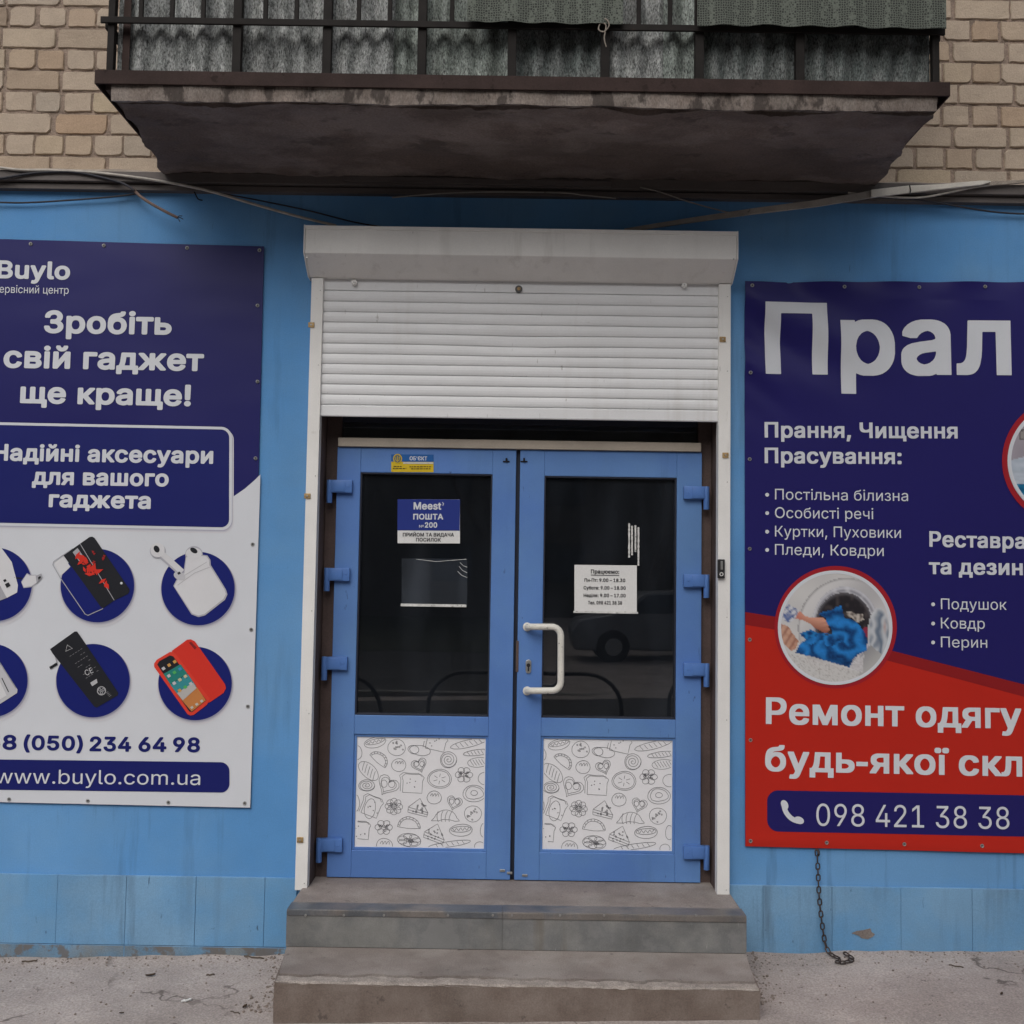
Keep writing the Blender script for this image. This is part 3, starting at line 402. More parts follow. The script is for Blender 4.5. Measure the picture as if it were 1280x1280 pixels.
122,6,81,20,100,34,88,35,57,25,30,27,26,50,34,60,24,65,11,148,0,54,-9,50,-16,33,-17,39,-28,22,-21,32,-40,21,-33,25,-51,17,-51,14,-57,13,-106,-3,-195,
-17,-110,-22,-69,-16,-37,-21,-38,-24,-33,-46,-46,-32,-22,-37,-19,-69,-20,-33,-4,-148,0,-48,7,-63,20,-35,19,30,394,206,41,-33,50,-20,27,5,37,18,34,27,
37,50,27,61,20,81,8,78,0,54,-13,100,-18,67,-27,57,-33,45,-47,35,-44,16,-29,-6,-36,-18,-35,-30,-18,-23,-23,-37,-16,-37,-16,-52,-9,-47,-9,-104,13,-114,
16,-61,21,-51,22,-37,1,49,934,1,21,153,2,-3,6,0,143,3,6,257,1,7,7,-1,603,-6,2,-150,-103,-86,-2,-5,7,1,173,221,154,235,-1,3,-6,1,-829,7,-5,216,-1,3,-6,
-1,-147,-6,-3,1,50,934,1,53,128,2,-3,6,0,129,3,8,364,366,60,65,49,66,16,34,10,39,-5,28,-13,27,-15,22,-18,17,-46,27,-47,13,-30,-7,-27,-11,-23,-15,-25,
-24,-14,-18,-16,-33,-13,-69,-200,-1,-6,7,3,94,16,61,21,41,29,40,47,41,63,33,54,16,50,7,152,0,64,-11,63,-24,50,-32,31,-30,29,-38,20,-41,10,-33,7,-61,-2,
-79,-12,-53,-25,-57,-26,-39,-42,-53,-106,-114,-185,-183,9,-3,398,0,5,-7,-1,-149,-6,-3,1,51,934,1,67,168,75,-41,47,-18,31,-12,30,-11,62,0,48,3,6,210,0,
4,-6,5,-22,12,-29,29,-39,32,-22,27,-14,33,-10,31,-5,33,5,38,12,22,12,31,21,32,42,13,29,4,24,-11,43,-23,39,-21,24,-42,27,-38,16,-52,10,-63,5,-79,0,-7,5,
1,145,202,217,4,10,-375,3,-3,6,1,149,6,3,671,-1,3,-6,-1,-139,-239,-256,4,-4,41,-5,46,-11,36,-15,41,-24,29,-22,22,-23,17,-21,22,-40,12,-29,9,-45,3,-103,
-12,-65,-17,-41,-18,-29,-41,-46,-36,-27,-38,-21,-58,-22,-86,-15,-162,0,-73,11,-48,15,-42,18,1,52,934,1,31,80,199,-3,5,3,148,402,642,11,5,202,-1,3,-6,0,
-43,-3,-11,-360,-579,8,-2,208,1,3,5,2,279,6,3,196,-1,3,-5,1,-279,6,-3,125,0,7,-7,-1,-150,-6,-3,-125,0,-7,-5,-2,-188,-6,-3,-195,1,-4,6,0,182,-5,7,1,55,
934,1,14,195,2,-3,6,3,55,412,772,-6,5,-473,0,-5,7,1,149,6,3,723,-1,3,-6,-1,-161,-441,-825,-9,-5,1,56,934,3,58,189,70,-36,36,-30,49,-13,35,-8,46,0,90,8,
43,13,38,22,39,18,24,17,18,48,37,-27,24,-28,36,-19,36,-12,41,-4,41,2,87,10,43,15,36,34,47,40,35,58,33,65,20,50,7,156,0,75,-14,60,-25,46,-30,30,-28,18,
-22,24,-43,14,-49,3,-112,-10,-49,-9,-24,-18,-33,-21,-27,-31,-30,39,-30,40,-43,25,-41,17,-50,5,-35,0,-96,-9,-47,-17,-42,-37,-50,-25,-23,-44,-30,-42,-20,
-41,-14,-69,-13,-183,-2,-65,9,-46,12,-39,16,-35,19,27,360,204,50,-34,58,-17,17,-3,25,3,50,14,29,15,23,17,32,41,11,25,4,20,-10,39,-19,32,-27,28,-31,22,
-25,12,-37,12,-25,3,-34,-7,-27,-10,-37,-21,-23,-19,-25,-30,-17,-36,-5,-25,6,-26,13,-25,25,388,648,17,-16,30,-18,50,-17,39,9,33,17,17,13,27,28,21,45,3,
16,-3,16,-21,45,-21,23,-20,15,-34,16,-29,9,-10,1,-23,-5,-48,-22,-28,-23,-15,-18,-15,-29,-6,-24,2,-18,10,-29,1,57,934,2,40,260,2,-4,6,3,51,218,300,-7,3,
-94,3,-52,11,-33,12,-36,18,-31,22,-44,46,-20,31,-16,35,-14,53,-5,36,2,122,19,72,29,55,38,46,58,43,51,24,44,13,48,7,152,0,46,-7,37,-11,59,-27,43,-32,20,
-18,28,-36,30,-57,14,-41,7,-41,2,-112,-9,-61,-18,-55,-32,-68,-53,-86,-257,-355,-9,-3,26,388,566,17,-17,32,-20,35,-14,21,-3,33,10,40,22,33,31,18,26,15,
32,10,39,-3,26,-7,29,-14,29,-31,42,-25,21,-27,17,-46,14,-36,-10,-30,-17,-28,-20,-33,-43,-17,-35,-9,-49,16,-57,17,-30,1,58,412,2,20,124,17,-16,21,-9,25,
-1,78,9,30,26,28,22,12,28,6,97,0,39,-11,27,-21,13,-22,5,-20,1,-74,-10,-32,-27,-28,-14,-9,-27,-7,-109,0,-31,8,20,126,526,-16,18,-11,26,-1,82,12,33,18,
21,23,14,21,6,115,0,34,-11,23,-17,13,-20,7,-24,1,-74,-10,-32,-20,-24,-21,-13,-21,-7,-100,-2,-35,5,1,1028,1046,1,90,222,102,-32,33,-25,34,-26,41,-24,53,
-23,77,-13,102,0,114,5,51,11,65,13,45,19,47,21,40,29,43,28,34,34,32,62,43,34,17,43,17,73,17,38,4,160,0,38,-4,81,-20,54,-23,31,-17,43,-31,26,-25,29,-34,
29,-45,16,-36,15,-47,6,-28,-1,-51,-6,-3,-202,1,-6,4,-18,49,-18,32,-38,42,-37,28,-54,25,-63,15,-33,-4,-38,-11,-66,-33,-27,-20,-32,-32,-43,-63,-23,-57,
-6,-30,6,-3,393,0,6,-6,-1,-151,-7,-4,-395,0,-8,-7,16,-59,18,-41,19,-33,36,-44,44,-38,31,-18,60,-24,44,-8,37,6,46,14,40,20,34,25,25,25,22,30,33,74,208,
1,4,-6,0,-47,-10,-44,-22,-57,-34,-55,-53,-57,-36,-27,-40,-23,-69,-28,-54,-13,-48,-6,-162,0,-90,15,-44,14,-54,26,-46,30,1,1040,986,2,17,37,2,-3,6,2,57,
359,929,8,5,225,-1,6,-6,362,-931,1,-57,-6,-3,-206,0,-8,3,-95,249,-8,10,-314,1,-10,-7,-97,-255,6,416,424,192,-1,6,3,-100,275,-5,-5,-94,-262,1,1041,926,
2,32,122,2,-3,6,1,988,6,3,673,-1,3,-6,0,-145,-5,-7,-460,-1,-3,-6,0,-222,7,-7,233,0,81,-8,48,-12,38,-14,33,-17,34,-24,27,-26,28,-39,18,-40,13,-57,2,-84,
-7,-65,-12,-41,-26,-51,-22,-28,-21,-21,-36,-25,-58,-28,-56,-15,-69,-8,20,335,163,6,-3,171,2,62,14,42,21,20,15,21,26,12,23,9,30,3,15,-3,18,-9,26,-12,21,
-24,27,-19,14,-38,17,-33,9,-77,7,-129,-1,-3,-6,1,1042,940,3,32,122,2,-3,6,1,988,6,3,463,0,44,-4,52,-11,35,-12,35,-18,33,-23,41,-45,25,-47,15,-59,2,-90,
-10,-63,-11,-30,-17,-25,-23,-25,-28,-22,45,-32,33,-33,27,-44,15,-39,7,-43,-1,-106,-11,-55,-26,-53,-38,-44,-48,-32,-59,-24,-58,-13,-65,-6,18,335,165,6,
-3,175,0,60,9,50,18,28,19,15,16,24,43,2,24,-7,23,-12,24,-16,22,-30,27,-35,21,-33,12,-63,9,-162,-1,-3,-6,18,335,587,6,-2,158,2,56,13,27,13,37,28,23,31,
11,24,4,27,-11,32,-11,19,-16,18,-22,18,-19,10,-35,11,-46,7,-160,-1,-3,-6,1,1044,1161,2,29,66,-200,-3,5,0,350,7,5,69,0,9,5,29,31,24,36,33,78,24,93,19,
120,43,473,6,3,702,-1,4,-6,0,-825,7,-7,98,0,7,-5,-1,-354,-6,-3,-200,2,-3,5,0,189,-6,6,-650,1,-7,-7,-1,-193,-6,-3,10,418,162,394,-2,6,3,1,670,-3,6,-286,
1,-7,-5,-27,-307,-19,-147,-28,-128,1,1048,1072,1,20,122,2,-3,6,1,988,6,3,200,0,7,-5,1,-613,3,-10,423,625,8,3,227,-1,3,-6,-1,-988,-6,-3,-200,0,-7,5,0,
613,-4,10,-422,-625,-7,-3,1,1049,1072,2,20,122,2,-3,6,1,988,6,3,200,0,7,-5,1,-613,3,-10,423,625,8,3,227,-1,3,-6,-1,-988,-6,-3,-200,0,-7,5,0,613,-4,10,
-422,-625,-7,-3,30,383,1092,-31,34,-23,47,-8,45,0,51,4,6,168,1,5,-5,4,-27,14,-26,21,-19,23,-11,25,12,19,20,14,28,3,23,5,5,165,0,6,-3,-1,-76,-6,-28,-11,
-25,-30,-41,-23,-20,-33,-20,-29,-11,-38,-7,-133,0,-38,7,-25,9,1,1050,960,1,28,122,2,-3,6,1,988,6,3,200,0,6,-3,2,-401,7,-7,37,0,9,3,6,6,319,400,237,1,3,
-6,0,-43,-3,-10,-343,-424,360,-454,3,-10,-1,-47,-6,-3,-234,2,-334,421,-9,5,-44,0,-7,-7,-1,-418,-7,-3,1,1051,1064,1,32,66,2,-3,6,1,149,6,3,60,5,25,8,15,
9,28,34,18,51,17,114,54,615,8,3,694,-1,3,-6,-1,-988,-6,-3,-200,0,-7,5,-2,831,-6,3,-273,0,-6,-3,-3,-14,-48,-552,-18,-92,-27,-73,-18,-28,-26,-28,-25,-18,
-33,-15,-31,-9,-50,-7,1,1052,1278,1,28,122,2,-3,6,0,984,3,6,256,1,9,-3,251,-605,21,-59,5,-3,272,667,7,3,254,0,6,-3,1,-988,-3,-6,-202,-1,-7,5,0,530,-3,
11,-227,-539,-9,-7,-183,0,-8,3,-227,538,-5,4,-3,-12,0,-528,-7,-5,1,1053,1059,1,24,122,2,-3,6,1,988,6,3,200,0,6,-3,2,-397,3,-5,427,-2,7,7,1,397,6,3,205,
-1,3,-6,-2,-988,-6,-3,-200,0,-6,3,-1,420,-3,6,-427,1,-7,-7,-1,-420,-7,-3,1,1054,1091,2,48,237,89,-32,30,-28,34,-29,43,-21,40,-28,76,-17,99,-3,145,11,
92,27,93,26,55,24,37,43,52,28,27,37,27,35,21,41,20,48,16,40,9,50,6,160,0,38,-4,85,-22,51,-22,35,-20,66,-54,33,-38,33,-49,23,-46,19,-51,20,-94,4,-47,0,
-128,-12,-98,-16,-57,-19,-47,-46,-77,-33,-40,-29,-28,-37,-28,-46,-27,-79,-30,-88,-15,-162,0,-81,13,-48,15,-40,17,-44,25,35,398,236,51,-39,61,-27,58,
-13,44,8,58,22,52,34,50,52,29,45,12,26,15,43,9,39,9,73,-7,63,-20,79,-29,58,-38,52,-47,41,-35,21,-31,13,-44,13,-29,4,-56,-13,-61,-27,-46,-34,-26,-28,
-33,-47,-25,-52,-15,-51,-10,-55,-2,-51,7,-53,13,-55,17,-43,26,-47,1,1055,1059,1,16,122,2,-3,6,1,988,6,3,857,-1,3,-6,-2,-988,-6,-3,-200,0,-7,5,-1,829,
-6,3,-423,0,-7,-7,-1,-825,-7,-5,1,1056,917,2,28,122,2,-3,6,1,988,6,3,452,0,59,-6,48,-11,66,-28,48,-33,40,-45,20,-33,12,-28,14,-51,7,-61,0,-61,-5,-49,
-16,-63,-29,-57,-25,-31,-45,-38,-42,-24,-47,-18,-50,-11,-65,-6,-231,-1,-3,-6,-2,-334,-6,-3,20,335,509,6,-3,146,0,33,4,60,19,23,13,26,22,20,25,16,34,10,
39,0,18,-9,41,-15,32,-14,19,-23,23,-40,24,-62,17,-61,4,-110,0,-6,-3,1,1057,1046,1,84,222,102,-32,33,-25,34,-26,41,-24,53,-23,77,-13,102,0,114,5,51,11,
65,13,45,19,47,21,40,29,43,28,34,34,32,62,43,34,17,43,17,73,17,38,4,160,0,38,-4,81,-20,54,-23,31,-17,43,-31,26,-25,29,-34,29,-45,25,-61,11,-46,1,-51,
-3,-5,-208,-1,-22,53,-18,31,-27,33,-40,32,-48,26,-46,14,-35,6,-46,-8,-59,-23,-45,-29,-40,-38,-34,-47,-25,-50,-17,-57,-12,-76,2,-53,12,-63,15,-47,25,
-50,34,-47,28,-28,56,-38,46,-19,48,-12,25,0,58,16,31,13,42,26,25,22,30,38,13,22,23,56,209,0,3,-5,0,-47,-10,-44,-22,-57,-34,-55,-53,-57,-36,-27,-40,-23,
-69,-28,-54,-13,-48,-6,-162,0,-90,15,-44,14,-54,26,-46,30,1,1058,925,1,16,383,2,-4,6,0,825,-7,5,-306,1,-3,6,1,151,6,3,833,-1,4,-6,0,-147,-4,-6,-304,-1,
-6,-3,-1,-829,-7,-5,1,1063,1000,1,38,195,423,-26,25,-28,39,-19,41,-13,54,-5,37,0,373,4,6,202,1,6,-3,1,-281,4,-51,10,-37,10,-22,16,-21,36,-32,48,-23,60,
-12,54,8,53,14,77,33,27,17,2,407,6,3,200,0,6,-3,1,-988,-3,-6,-204,-1,-6,3,-1,369,-3,6,-55,-13,-72,-11,-198,0,-59,9,-56,16,-42,20,1,1072,808,2,56,133,
42,-26,25,-20,27,-19,43,-7,40,0,102,5,31,14,37,25,32,44,33,63,26,112,22,169,22,33,12,10,11,2,8,-14,39,-24,28,-32,20,-38,10,-39,-8,-44,-21,-35,-30,-25,
-37,-7,-4,-87,0,-104,29,-7,7,0,51,15,33,19,28,39,40,55,34,60,22,71,13,139,2,57,-6,41,-9,36,-12,52,-29,30,-27,24,-34,18,-43,10,-49,1,-556,-6,-3,-192,0,
-6,3,-2,9,-4,2,-54,-21,-38,-7,-154,-2,-42,6,-41,10,-34,13,17,296,181,34,-23,46,-14,48,10,34,16,40,32,22,30,16,39,6,28,-1,24,-6,2,-140,-19,-42,-10,-35,
-16,-32,-27,-13,-25,5,-22,1,1073,852,2,66,183,66,-49,54,-36,63,-19,59,-12,84,0,136,4,76,9,71,17,79,19,51,19,35,23,32,25,26,55,38,47,21,58,17,67,11,89,
8,40,9,14,8,13,11,8,16,4,23,5,5,187,-1,3,-6,0,-63,-7,-43,-23,-45,-31,-27,-25,-14,-52,-16,-57,-9,-91,-8,-63,-13,-46,-16,-20,-11,-16,-14,3,-2,42,12,54,7,
106,0,52,-7,44,-14,40,-22,39,-31,34,-37,24,-35,29,-61,14,-55,6,-53,0,-99,-6,-55,-19,-65,-22,-47,-21,-31,-26,-32,-52,-45,-53,-29,-39,-14,-42,-9,-41,-4,
-111,0,-71,9,-74,25,-40,24,31,344,198,41,-30,35,-16,33,-7,23,5,36,14,39,27,26,31,24,43,11,34,9,57,-5,43,-9,37,-12,32,-26,41,-22,22,-42,26,-29,10,-21,4,
-35,-10,-25,-11,-31,-21,-27,-25,-29,-40,-10,-22,-18,-61,-3,-18,3,-35,11,-45,12,-28,23,-37,1,1074,813,3,29,108,2,-4,6,2,748,6,3,433,-2,44,-7,39,-10,40,
-17,23,-15,32,-28,15,-20,15,-29,10,-44,0,-84,-6,-30,-16,-35,-38,-37,45,-40,20,-26,14,-27,7,-31,3,-20,-3,-96,-11,-39,-26,-42,-30,-28,-42,-25,-50,-17,
-41,-7,15,306,163,6,-3,166,0,30,5,25,10,25,19,17,28,1,16,-9,21,-12,17,-21,19,-31,13,-27,5,-166,0,-6,-7,14,306,468,6,-3,121,0,41,7,31,12,21,14,17,20,6,
20,-11,18,-14,14,-44,22,-43,8,-127,0,-6,-7,1,1075,640,1,12,108,2,-4,6,2,748,6,3,541,-1,4,-5,0,-146,-4,-6,-335,-1,-6,-3,-2,-591,-7,-5,1,1076,883,2,29,
28,-200,-3,5,1,350,7,5,50,0,9,5,19,22,23,33,23,55,18,73,11,70,32,338,6,3,561,-1,3,-5,0,-586,7,-7,100,0,7,-5,-1,-354,-6,-3,-198,2,-3,5,0,189,-5,6,-448,
1,-7,-7,-2,-193,-6,-3,9,347,162,227,-2,6,3,2,430,-4,6,-156,1,-9,-5,-28,-267,-15,-84,1,1077,837,2,59,187,62,-32,29,-19,25,-29,47,-25,65,-13,73,-2,119,7,
63,22,81,20,43,19,30,41,48,50,37,52,26,69,17,44,4,110,0,44,-4,71,-17,35,-16,29,-17,40,-32,31,-35,25,-39,21,-49,11,-43,9,-65,-1,-134,-6,-3,-519,0,-7,-7,
18,-49,13,-23,23,-30,20,-18,31,-21,31,-13,38,-9,50,12,39,22,27,25,26,43,5,5,82,0,112,-27,5,-7,0,-53,-9,-24,-25,-41,-24,-27,-24,-21,-35,-23,-32,-15,-54,
-18,-81,-11,-117,0,-75,9,-39,11,-42,17,15,291,466,298,-1,7,5,-20,49,-16,23,-25,27,-42,27,-25,9,-23,3,-27,-6,-30,-13,-43,-30,-19,-21,-20,-29,-17,-37,1,
1079,718,1,77,116,64,-27,31,-19,35,-7,35,0,61,3,6,200,0,6,-4,11,-28,22,-22,38,-20,35,-10,32,8,39,22,22,22,14,30,-6,17,-14,20,-20,18,-29,16,-50,14,-88,
2,-7,7,1,132,6,3,65,0,21,3,29,8,35,19,21,20,15,29,-5,20,-13,20,-34,27,-34,9,-37,-13,-30,-19,-20,-24,-10,-31,-5,-5,-193,0,-6,6,3,71,10,36,15,29,40,42,
44,28,52,20,54,11,23,2,156,-2,59,-13,51,-25,41,-33,19,-24,19,-35,10,-44,0,-88,-5,-30,-21,-41,-36,-35,1,-4,33,-21,29,-30,15,-26,11,-35,2,-104,-12,-47,
-18,-32,-41,-43,-46,-29,-69,-24,-65,-9,-141,0,-65,9,-44,13,-31,13,1,1080,850,1,20,108,2,-4,6,2,748,6,3,191,0,6,-3,2,-377,3,-10,275,388,8,2,192,-1,3,-5,
-1,-749,-6,-3,-194,0,-6,3,-1,375,-4,10,-273,-385,-8,-3,1,1082,783,1,25,108,2,-4,6,2,748,6,3,191,0,6,-3,2,-275,3,-7,252,283,8,2,229,-1,3,-5,-2,-52,-271,
-310,275,-332,3,-8,-2,-47,-6,-3,-233,2,-237,287,-7,5,-8,1,-7,-7,-2,-285,-6,-3,1,1083,830,1,34,16,2,-3,6,1,149,6,3,50,3,31,13,23,25,12,23,9,29,9,51,9,
85,14,354,4,13,6,3,581,-1,3,-5,-1,-749,-6,-3,-194,0,-6,3,-2,591,-7,5,-168,0,-8,-7,-10,-251,-9,-91,-19,-98,-14,-37,-14,-28,-19,-27,-26,-25,-27,-16,-27,
-10,-56,-9,1,1084,1095,1,25,108,2,-4,6,0,745,4,5,256,1,8,-3,194,-441,4,-3,196,445,6,2,256,0,6,-3,2,-748,-3,-6,-198,-1,-6,3,-2,340,-3,8,-160,-350,-184,
-1,-8,3,-158,345,-3,-9,-2,-336,-6,-3,1,1085,846,1,24,108,2,-4,6,2,748,6,3,191,0,6,-3,2,-281,3,-5,258,-1,7,6,2,281,6,3,198,-1,3,-5,-2,-749,-6,-3,-193,0,
-6,3,-2,298,-3,6,-258,1,-7,-7,-2,-298,-6,-3,1,1086,859,2,39,185,64,-44,46,-37,61,-23,65,-9,47,-5,49,0,88,12,89,10,37,17,41,21,38,22,29,39,40,51,34,69,
28,60,11,140,2,45,-4,50,-11,34,-12,62,-35,45,-39,24,-30,24,-39,28,-69,16,-84,0,-138,-12,-70,-9,-32,-19,-45,-40,-61,-53,-50,-62,-36,-63,-20,-68,-9,-115,
0,-79,11,-44,14,-33,16,28,344,204,32,-28,38,-20,35,-10,31,6,44,21,40,35,33,49,16,44,14,76,-9,59,-24,65,-24,37,-29,31,-33,22,-34,13,-25,4,-23,-5,-33,
-14,-27,-19,-22,-20,-21,-27,-28,-57,-11,-44,-7,-45,7,-47,22,-69,19,-33,1,1088,877,2,36,108,-263,-4,5,2,1014,6,3,189,0,7,-3,1,-19,5,-3,44,22,52,11,139,
2,67,-9,58,-20,37,-21,27,-20,42,-45,35,-57,19,-47,9,-31,11,-79,-2,-147,-14,-73,-13,-39,-19,-40,-31,-47,-22,-24,-27,-24,-52,-32,-58,-20,-67,-9,-135,2,
-48,10,-52,23,-3,-6,-2,-276,-6,-3,28,379,198,35,-27,41,-19,23,-5,32,9,41,23,30,27,34,53,17,45,10,48,2,39,-11,61,-18,47,-25,41,-32,33,-32,20,-29,11,-21,
4,-16,-3,-44,-18,-22,-15,-38,-42,-19,-33,-12,-33,-14,-69,4,-61,10,-39,18,-46,1,1089,821,1,69,185,64,-44,46,-37,61,-23,65,-9,47,-5,49,0,88,12,89,10,37,
17,41,21,38,22,29,39,40,51,34,69,28,60,11,140,2,70,-9,61,-19,33,-16,33,-22,42,-39,37,-57,14,-39,0,-47,-3,-7,-112,-27,-84,0,-5,4,-22,45,-35,36,-46,26,
-33,10,-17,-1,-27,-8,-36,-19,-32,-28,-22,-28,-13,-21,-16,-37,-11,-44,-7,-47,7,-45,9,-35,14,-36,23,-39,14,-16,36,-31,34,-17,27,-9,17,0,33,9,44,24,33,32,
33,59,90,1,104,-25,5,-7,-1,-55,-25,-57,-21,-30,-52,-50,-60,-34,-63,-20,-70,-9,-113,0,-79,11,-44,14,-33,16,1,1090,682,1,16,264,2,-3,6,-1,589,-7,5,-237,
1,-3,6,1,147,6,3,692,-1,3,-5,0,-144,-3,-6,-238,-1,-7,-5,-1,-593,-6,-3,1,1091,808,1,32,97,-256,-3,6,0,51,27,93,7,3,92,-1,23,11,17,16,16,22,16,33,16,47,
-270,671,-1,60,6,3,204,0,7,-3,172,-443,6,5,168,438,8,3,206,-1,3,-5,-2,-55,-323,-798,-37,-71,-30,-38,-26,-21,-31,-18,-40,-13,-45,-7,-121,0,-38,4,1,1092,
981,3,50,412,-263,-3,5,-2,240,-56,7,-52,12,-48,19,-33,19,-36,28,-36,37,-23,33,-23,44,-18,49,-13,72,-2,118,7,63,15,63,21,49,29,46,41,46,53,37,47,23,46,
13,81,12,3,224,6,3,194,0,7,-7,1,-220,69,-9,37,-9,34,-12,53,-29,29,-21,35,-36,32,-45,17,-31,19,-53,13,-69,3,-138,-7,-55,-18,-67,-29,-58,-30,-42,-36,-36,
-56,-38,-50,-21,-46,-12,-69,-9,-2,-244,-6,-3,14,346,198,45,-36,12,-6,5,5,1,434,-4,7,-18,-9,-30,-23,-43,-55,-25,-61,-11,-53,-3,-32,14,-68,27,-62,16,619,
157,5,-1,15,8,29,22,23,24,20,30,25,59,14,66,0,24,-7,43,-27,75,-19,31,-20,24,-32,28,-23,12,-5,-7,1,1094,859,1,24,108,2,-4,6,2,748,6,3,191,0,7,-4,2,-592,
6,-3,254,0,7,7,1,588,7,4,196,-1,3,-5,0,-586,7,-7,83,0,7,-5,-1,-354,-6,-3,-198,2,-3,5,0,189,-5,6,1,1097,1187,1,32,108,2,-4,6,0,745,4,5,195,1,7,-4,1,
-588,7,-7,177,0,7,5,0,588,3,5,198,1,7,-4,1,-588,7,-7,175,0,7,5,2,591,6,3,193,0,6,-3,2,-589,7,-7,83,0,7,-5,1,-350,-4,-5,-198,-2,-6,3,-1,193,-5,6,1,1100,
805,2,26,108,2,-4,6,1,747,7,4,193,0,6,-6,1,-242,6,-3,246,-2,73,-18,58,-30,32,-28,14,-15,20,-34,11,-25,10,-48,0,-102,-6,-31,-7,-24,-16,-33,-30,-40,-20,
-18,-33,-22,-33,-16,-32,-10,-75,-11,16,312,163,6,-3,115,0,35,5,35,12,37,23,20,25,11,26,-10,28,-15,22,-18,15,-31,17,-23,8,-58,8,-102,-1,-3,-6,1,1102,
1193,2,54,108,2,-4,6,0,745,4,5,189,1,6,-3,1,-290,8,-7,89,1,15,65,17,49,26,49,33,43,31,30,37,25,50,25,48,14,70,9,113,0,46,-4,41,-9,44,-15,46,-24,51,-41,
30,-36,35,-58,15,-38,11,-43,9,-63,-2,-147,-18,-81,-32,-69,-46,-61,-54,-43,-43,-23,-35,-13,-52,-12,-44,-4,-142,2,-43,7,-44,13,-56,27,-34,24,-31,29,-25,
31,-18,29,-23,47,-15,51,-9,54,-8,2,-83,0,-8,-6,-1,-291,-6,-3,29,677,204,28,-26,42,-22,36,-10,29,6,46,21,39,34,25,35,23,53,13,63,1,33,-10,51,-15,45,-29,
49,-29,31,-35,24,-33,13,-23,4,-25,-5,-34,-14,-26,-17,-24,-23,-17,-22,-20,-34,-14,-39,-14,-73,4,-43,22,-73,24,-41,1,1103,800,2,30,33,2,-4,6,3,51,151,
232,-3,5,-50,32,-25,26,-26,43,-12,37,-4,32,2,108,16,53,31,48,35,32,46,25,35,12,55,11,47,4,407,-1,3,-5,-1,-749,-6,-3,-196,1,-3,6,-1,251,-7,5,-93,0,-9,
-3,-7,-10,-162,-248,14,298,460,35,-25,50,-15,35,-5,112,2,4,5,-2,181,-6,3,-116,-2,-55,-10,-33,-14,-32,-30,-16,-37,5,-24,1,1108,821,1,71,185,64,-44,46,
-37,61,-23,65,-9,47,-5,49,0,88,12,89,10,37,17,41,21,38,22,29,39,40,51,34,69,28,60,11,140,2,70,-9,61,-19,33,-16,33,-22,42,-39,37,-57,14,-39,0,-47,-5,-8,
-110,-26,-84,0,-5,4,-22,45,-35,36,-42,25,-33,10,-15,1,-50,-17,-35,-24,-39,-44,-27,-55,1,-5,6,-2,298,-2,3,-5,-1,-148,-6,-3,-298,0,-6,-6,21,-52,29,-40,
25,-23,25,-17,25,-11,29,-8,15,1,35,12,51,31,25,30,28,51,90,1,104,-25,5,-7,-1,-55,-25,-57,-21,-30,-52,-50,-60,-34,-63,-20,-70,-9,-113,0,-79,11,-44,14,
-33,16,1,1110,371,2,8,108,2,-4,6,1,747,7,4,193,0,6,-6,-1,-747,-7,-5,20,104,845,-15,20,-7,21,-1,71,10,31,25,25,21,10,16,4,111,0,33,-12,23,-19,10,-15,6,
-20,0,-73,-10,-27,-21,-22,-16,-10,-25,-7,-109,0,-25,7,1,1111,371,3,8,108,2,-4,6,1,747,7,4,193,0,6,-6,-1,-747,-7,-5,20,-30,842,-16,19,-9,21,-1,77,9,28,
19,22,19,11,27,7,98,0,33,-10,26,-21,9,-15,6,-18,0,-77,-7,-22,-19,-24,-21,-12,-21,-6,-106,0,-23,6,20,249,844,-12,16,-9,22,-1,79,8,25,23,25,18,10,25,6,
96,0,33,-9,24,-18,11,-16,8,-23,0,-71,-10,-29,-22,-25,-21,-10,-17,-4,-104,0,-29,8,1,8211,730,1,8,3,350,-3,6,0,147,5,6,763,1,7,-5,0,-149,-5,-7,2,44,369,
1,7,76,-233,56,367,9,6,123,-1,1,-13,-98,-356,-8,-5,2,46,369,1,16,124,17,-18,26,-8,27,3,37,18,32,28,22,35,10,29,-4,34,-17,21,-25,11,-36,-6,-42,-19,-29,
-24,-17,-31,-9,-44,6,2,48,891,2,34,232,67,-46,55,-34,60,-26,67,-21,98,-11,117,2,108,13,104,20,81,27,67,36,60,49,56,50,35,60,26,63,11,64,0,77,-16,38,
-16,43,-29,57,-58,47,-79,32,-92,22,-133,2,-148,-13,-113,-29,-108,-38,-81,-49,-63,-53,-44,-73,-33,-65,-11,-62,0,-46,7,-63,21,30,306,159,51,-41,48,-17,
61,-3,45,10,44,25,42,41,35,60,21,63,13,62,9,84,-2,143,-20,117,-23,67,-45,71,-46,38,-42,18,-50,7,-42,-4,-33,-11,-40,-24,-29,-28,-24,-34,-17,-31,-25,-73,
-16,-81,-6,-84,6,-150,27,-120,22,-53,2,49,891,1,20,153,1,-3,100,4,6,255,1,8,8,-1,760,-5,4,-6,-3,-231,-169,-5,6,0,122,220,163,147,1,6,-7,0,-879,7,-6,
216,-1,4,-6,-1,-96,-7,-5,2,50,891,1,47,128,1,0,94,424,456,38,52,22,42,17,69,-3,56,-23,56,-44,43,-54,25,-60,10,-38,-2,-41,-10,-46,-25,-30,-28,-22,-36,
-13,-37,-5,-50,-7,-6,-113,4,4,58,21,69,31,54,43,46,41,28,60,28,79,15,65,0,58,-9,57,-20,51,-32,41,-37,29,-40,17,-33,13,-38,8,-44,0,-58,-12,-56,-16,-42,
-24,-44,-71,-95,-324,-348,6,-6,452,0,6,-7,-1,-99,-7,-4,2,51,891,1,54,168,79,-35,41,-25,44,-18,60,-3,29,4,5,120,-1,22,-62,24,-34,24,-20,37,-22,35,-12,
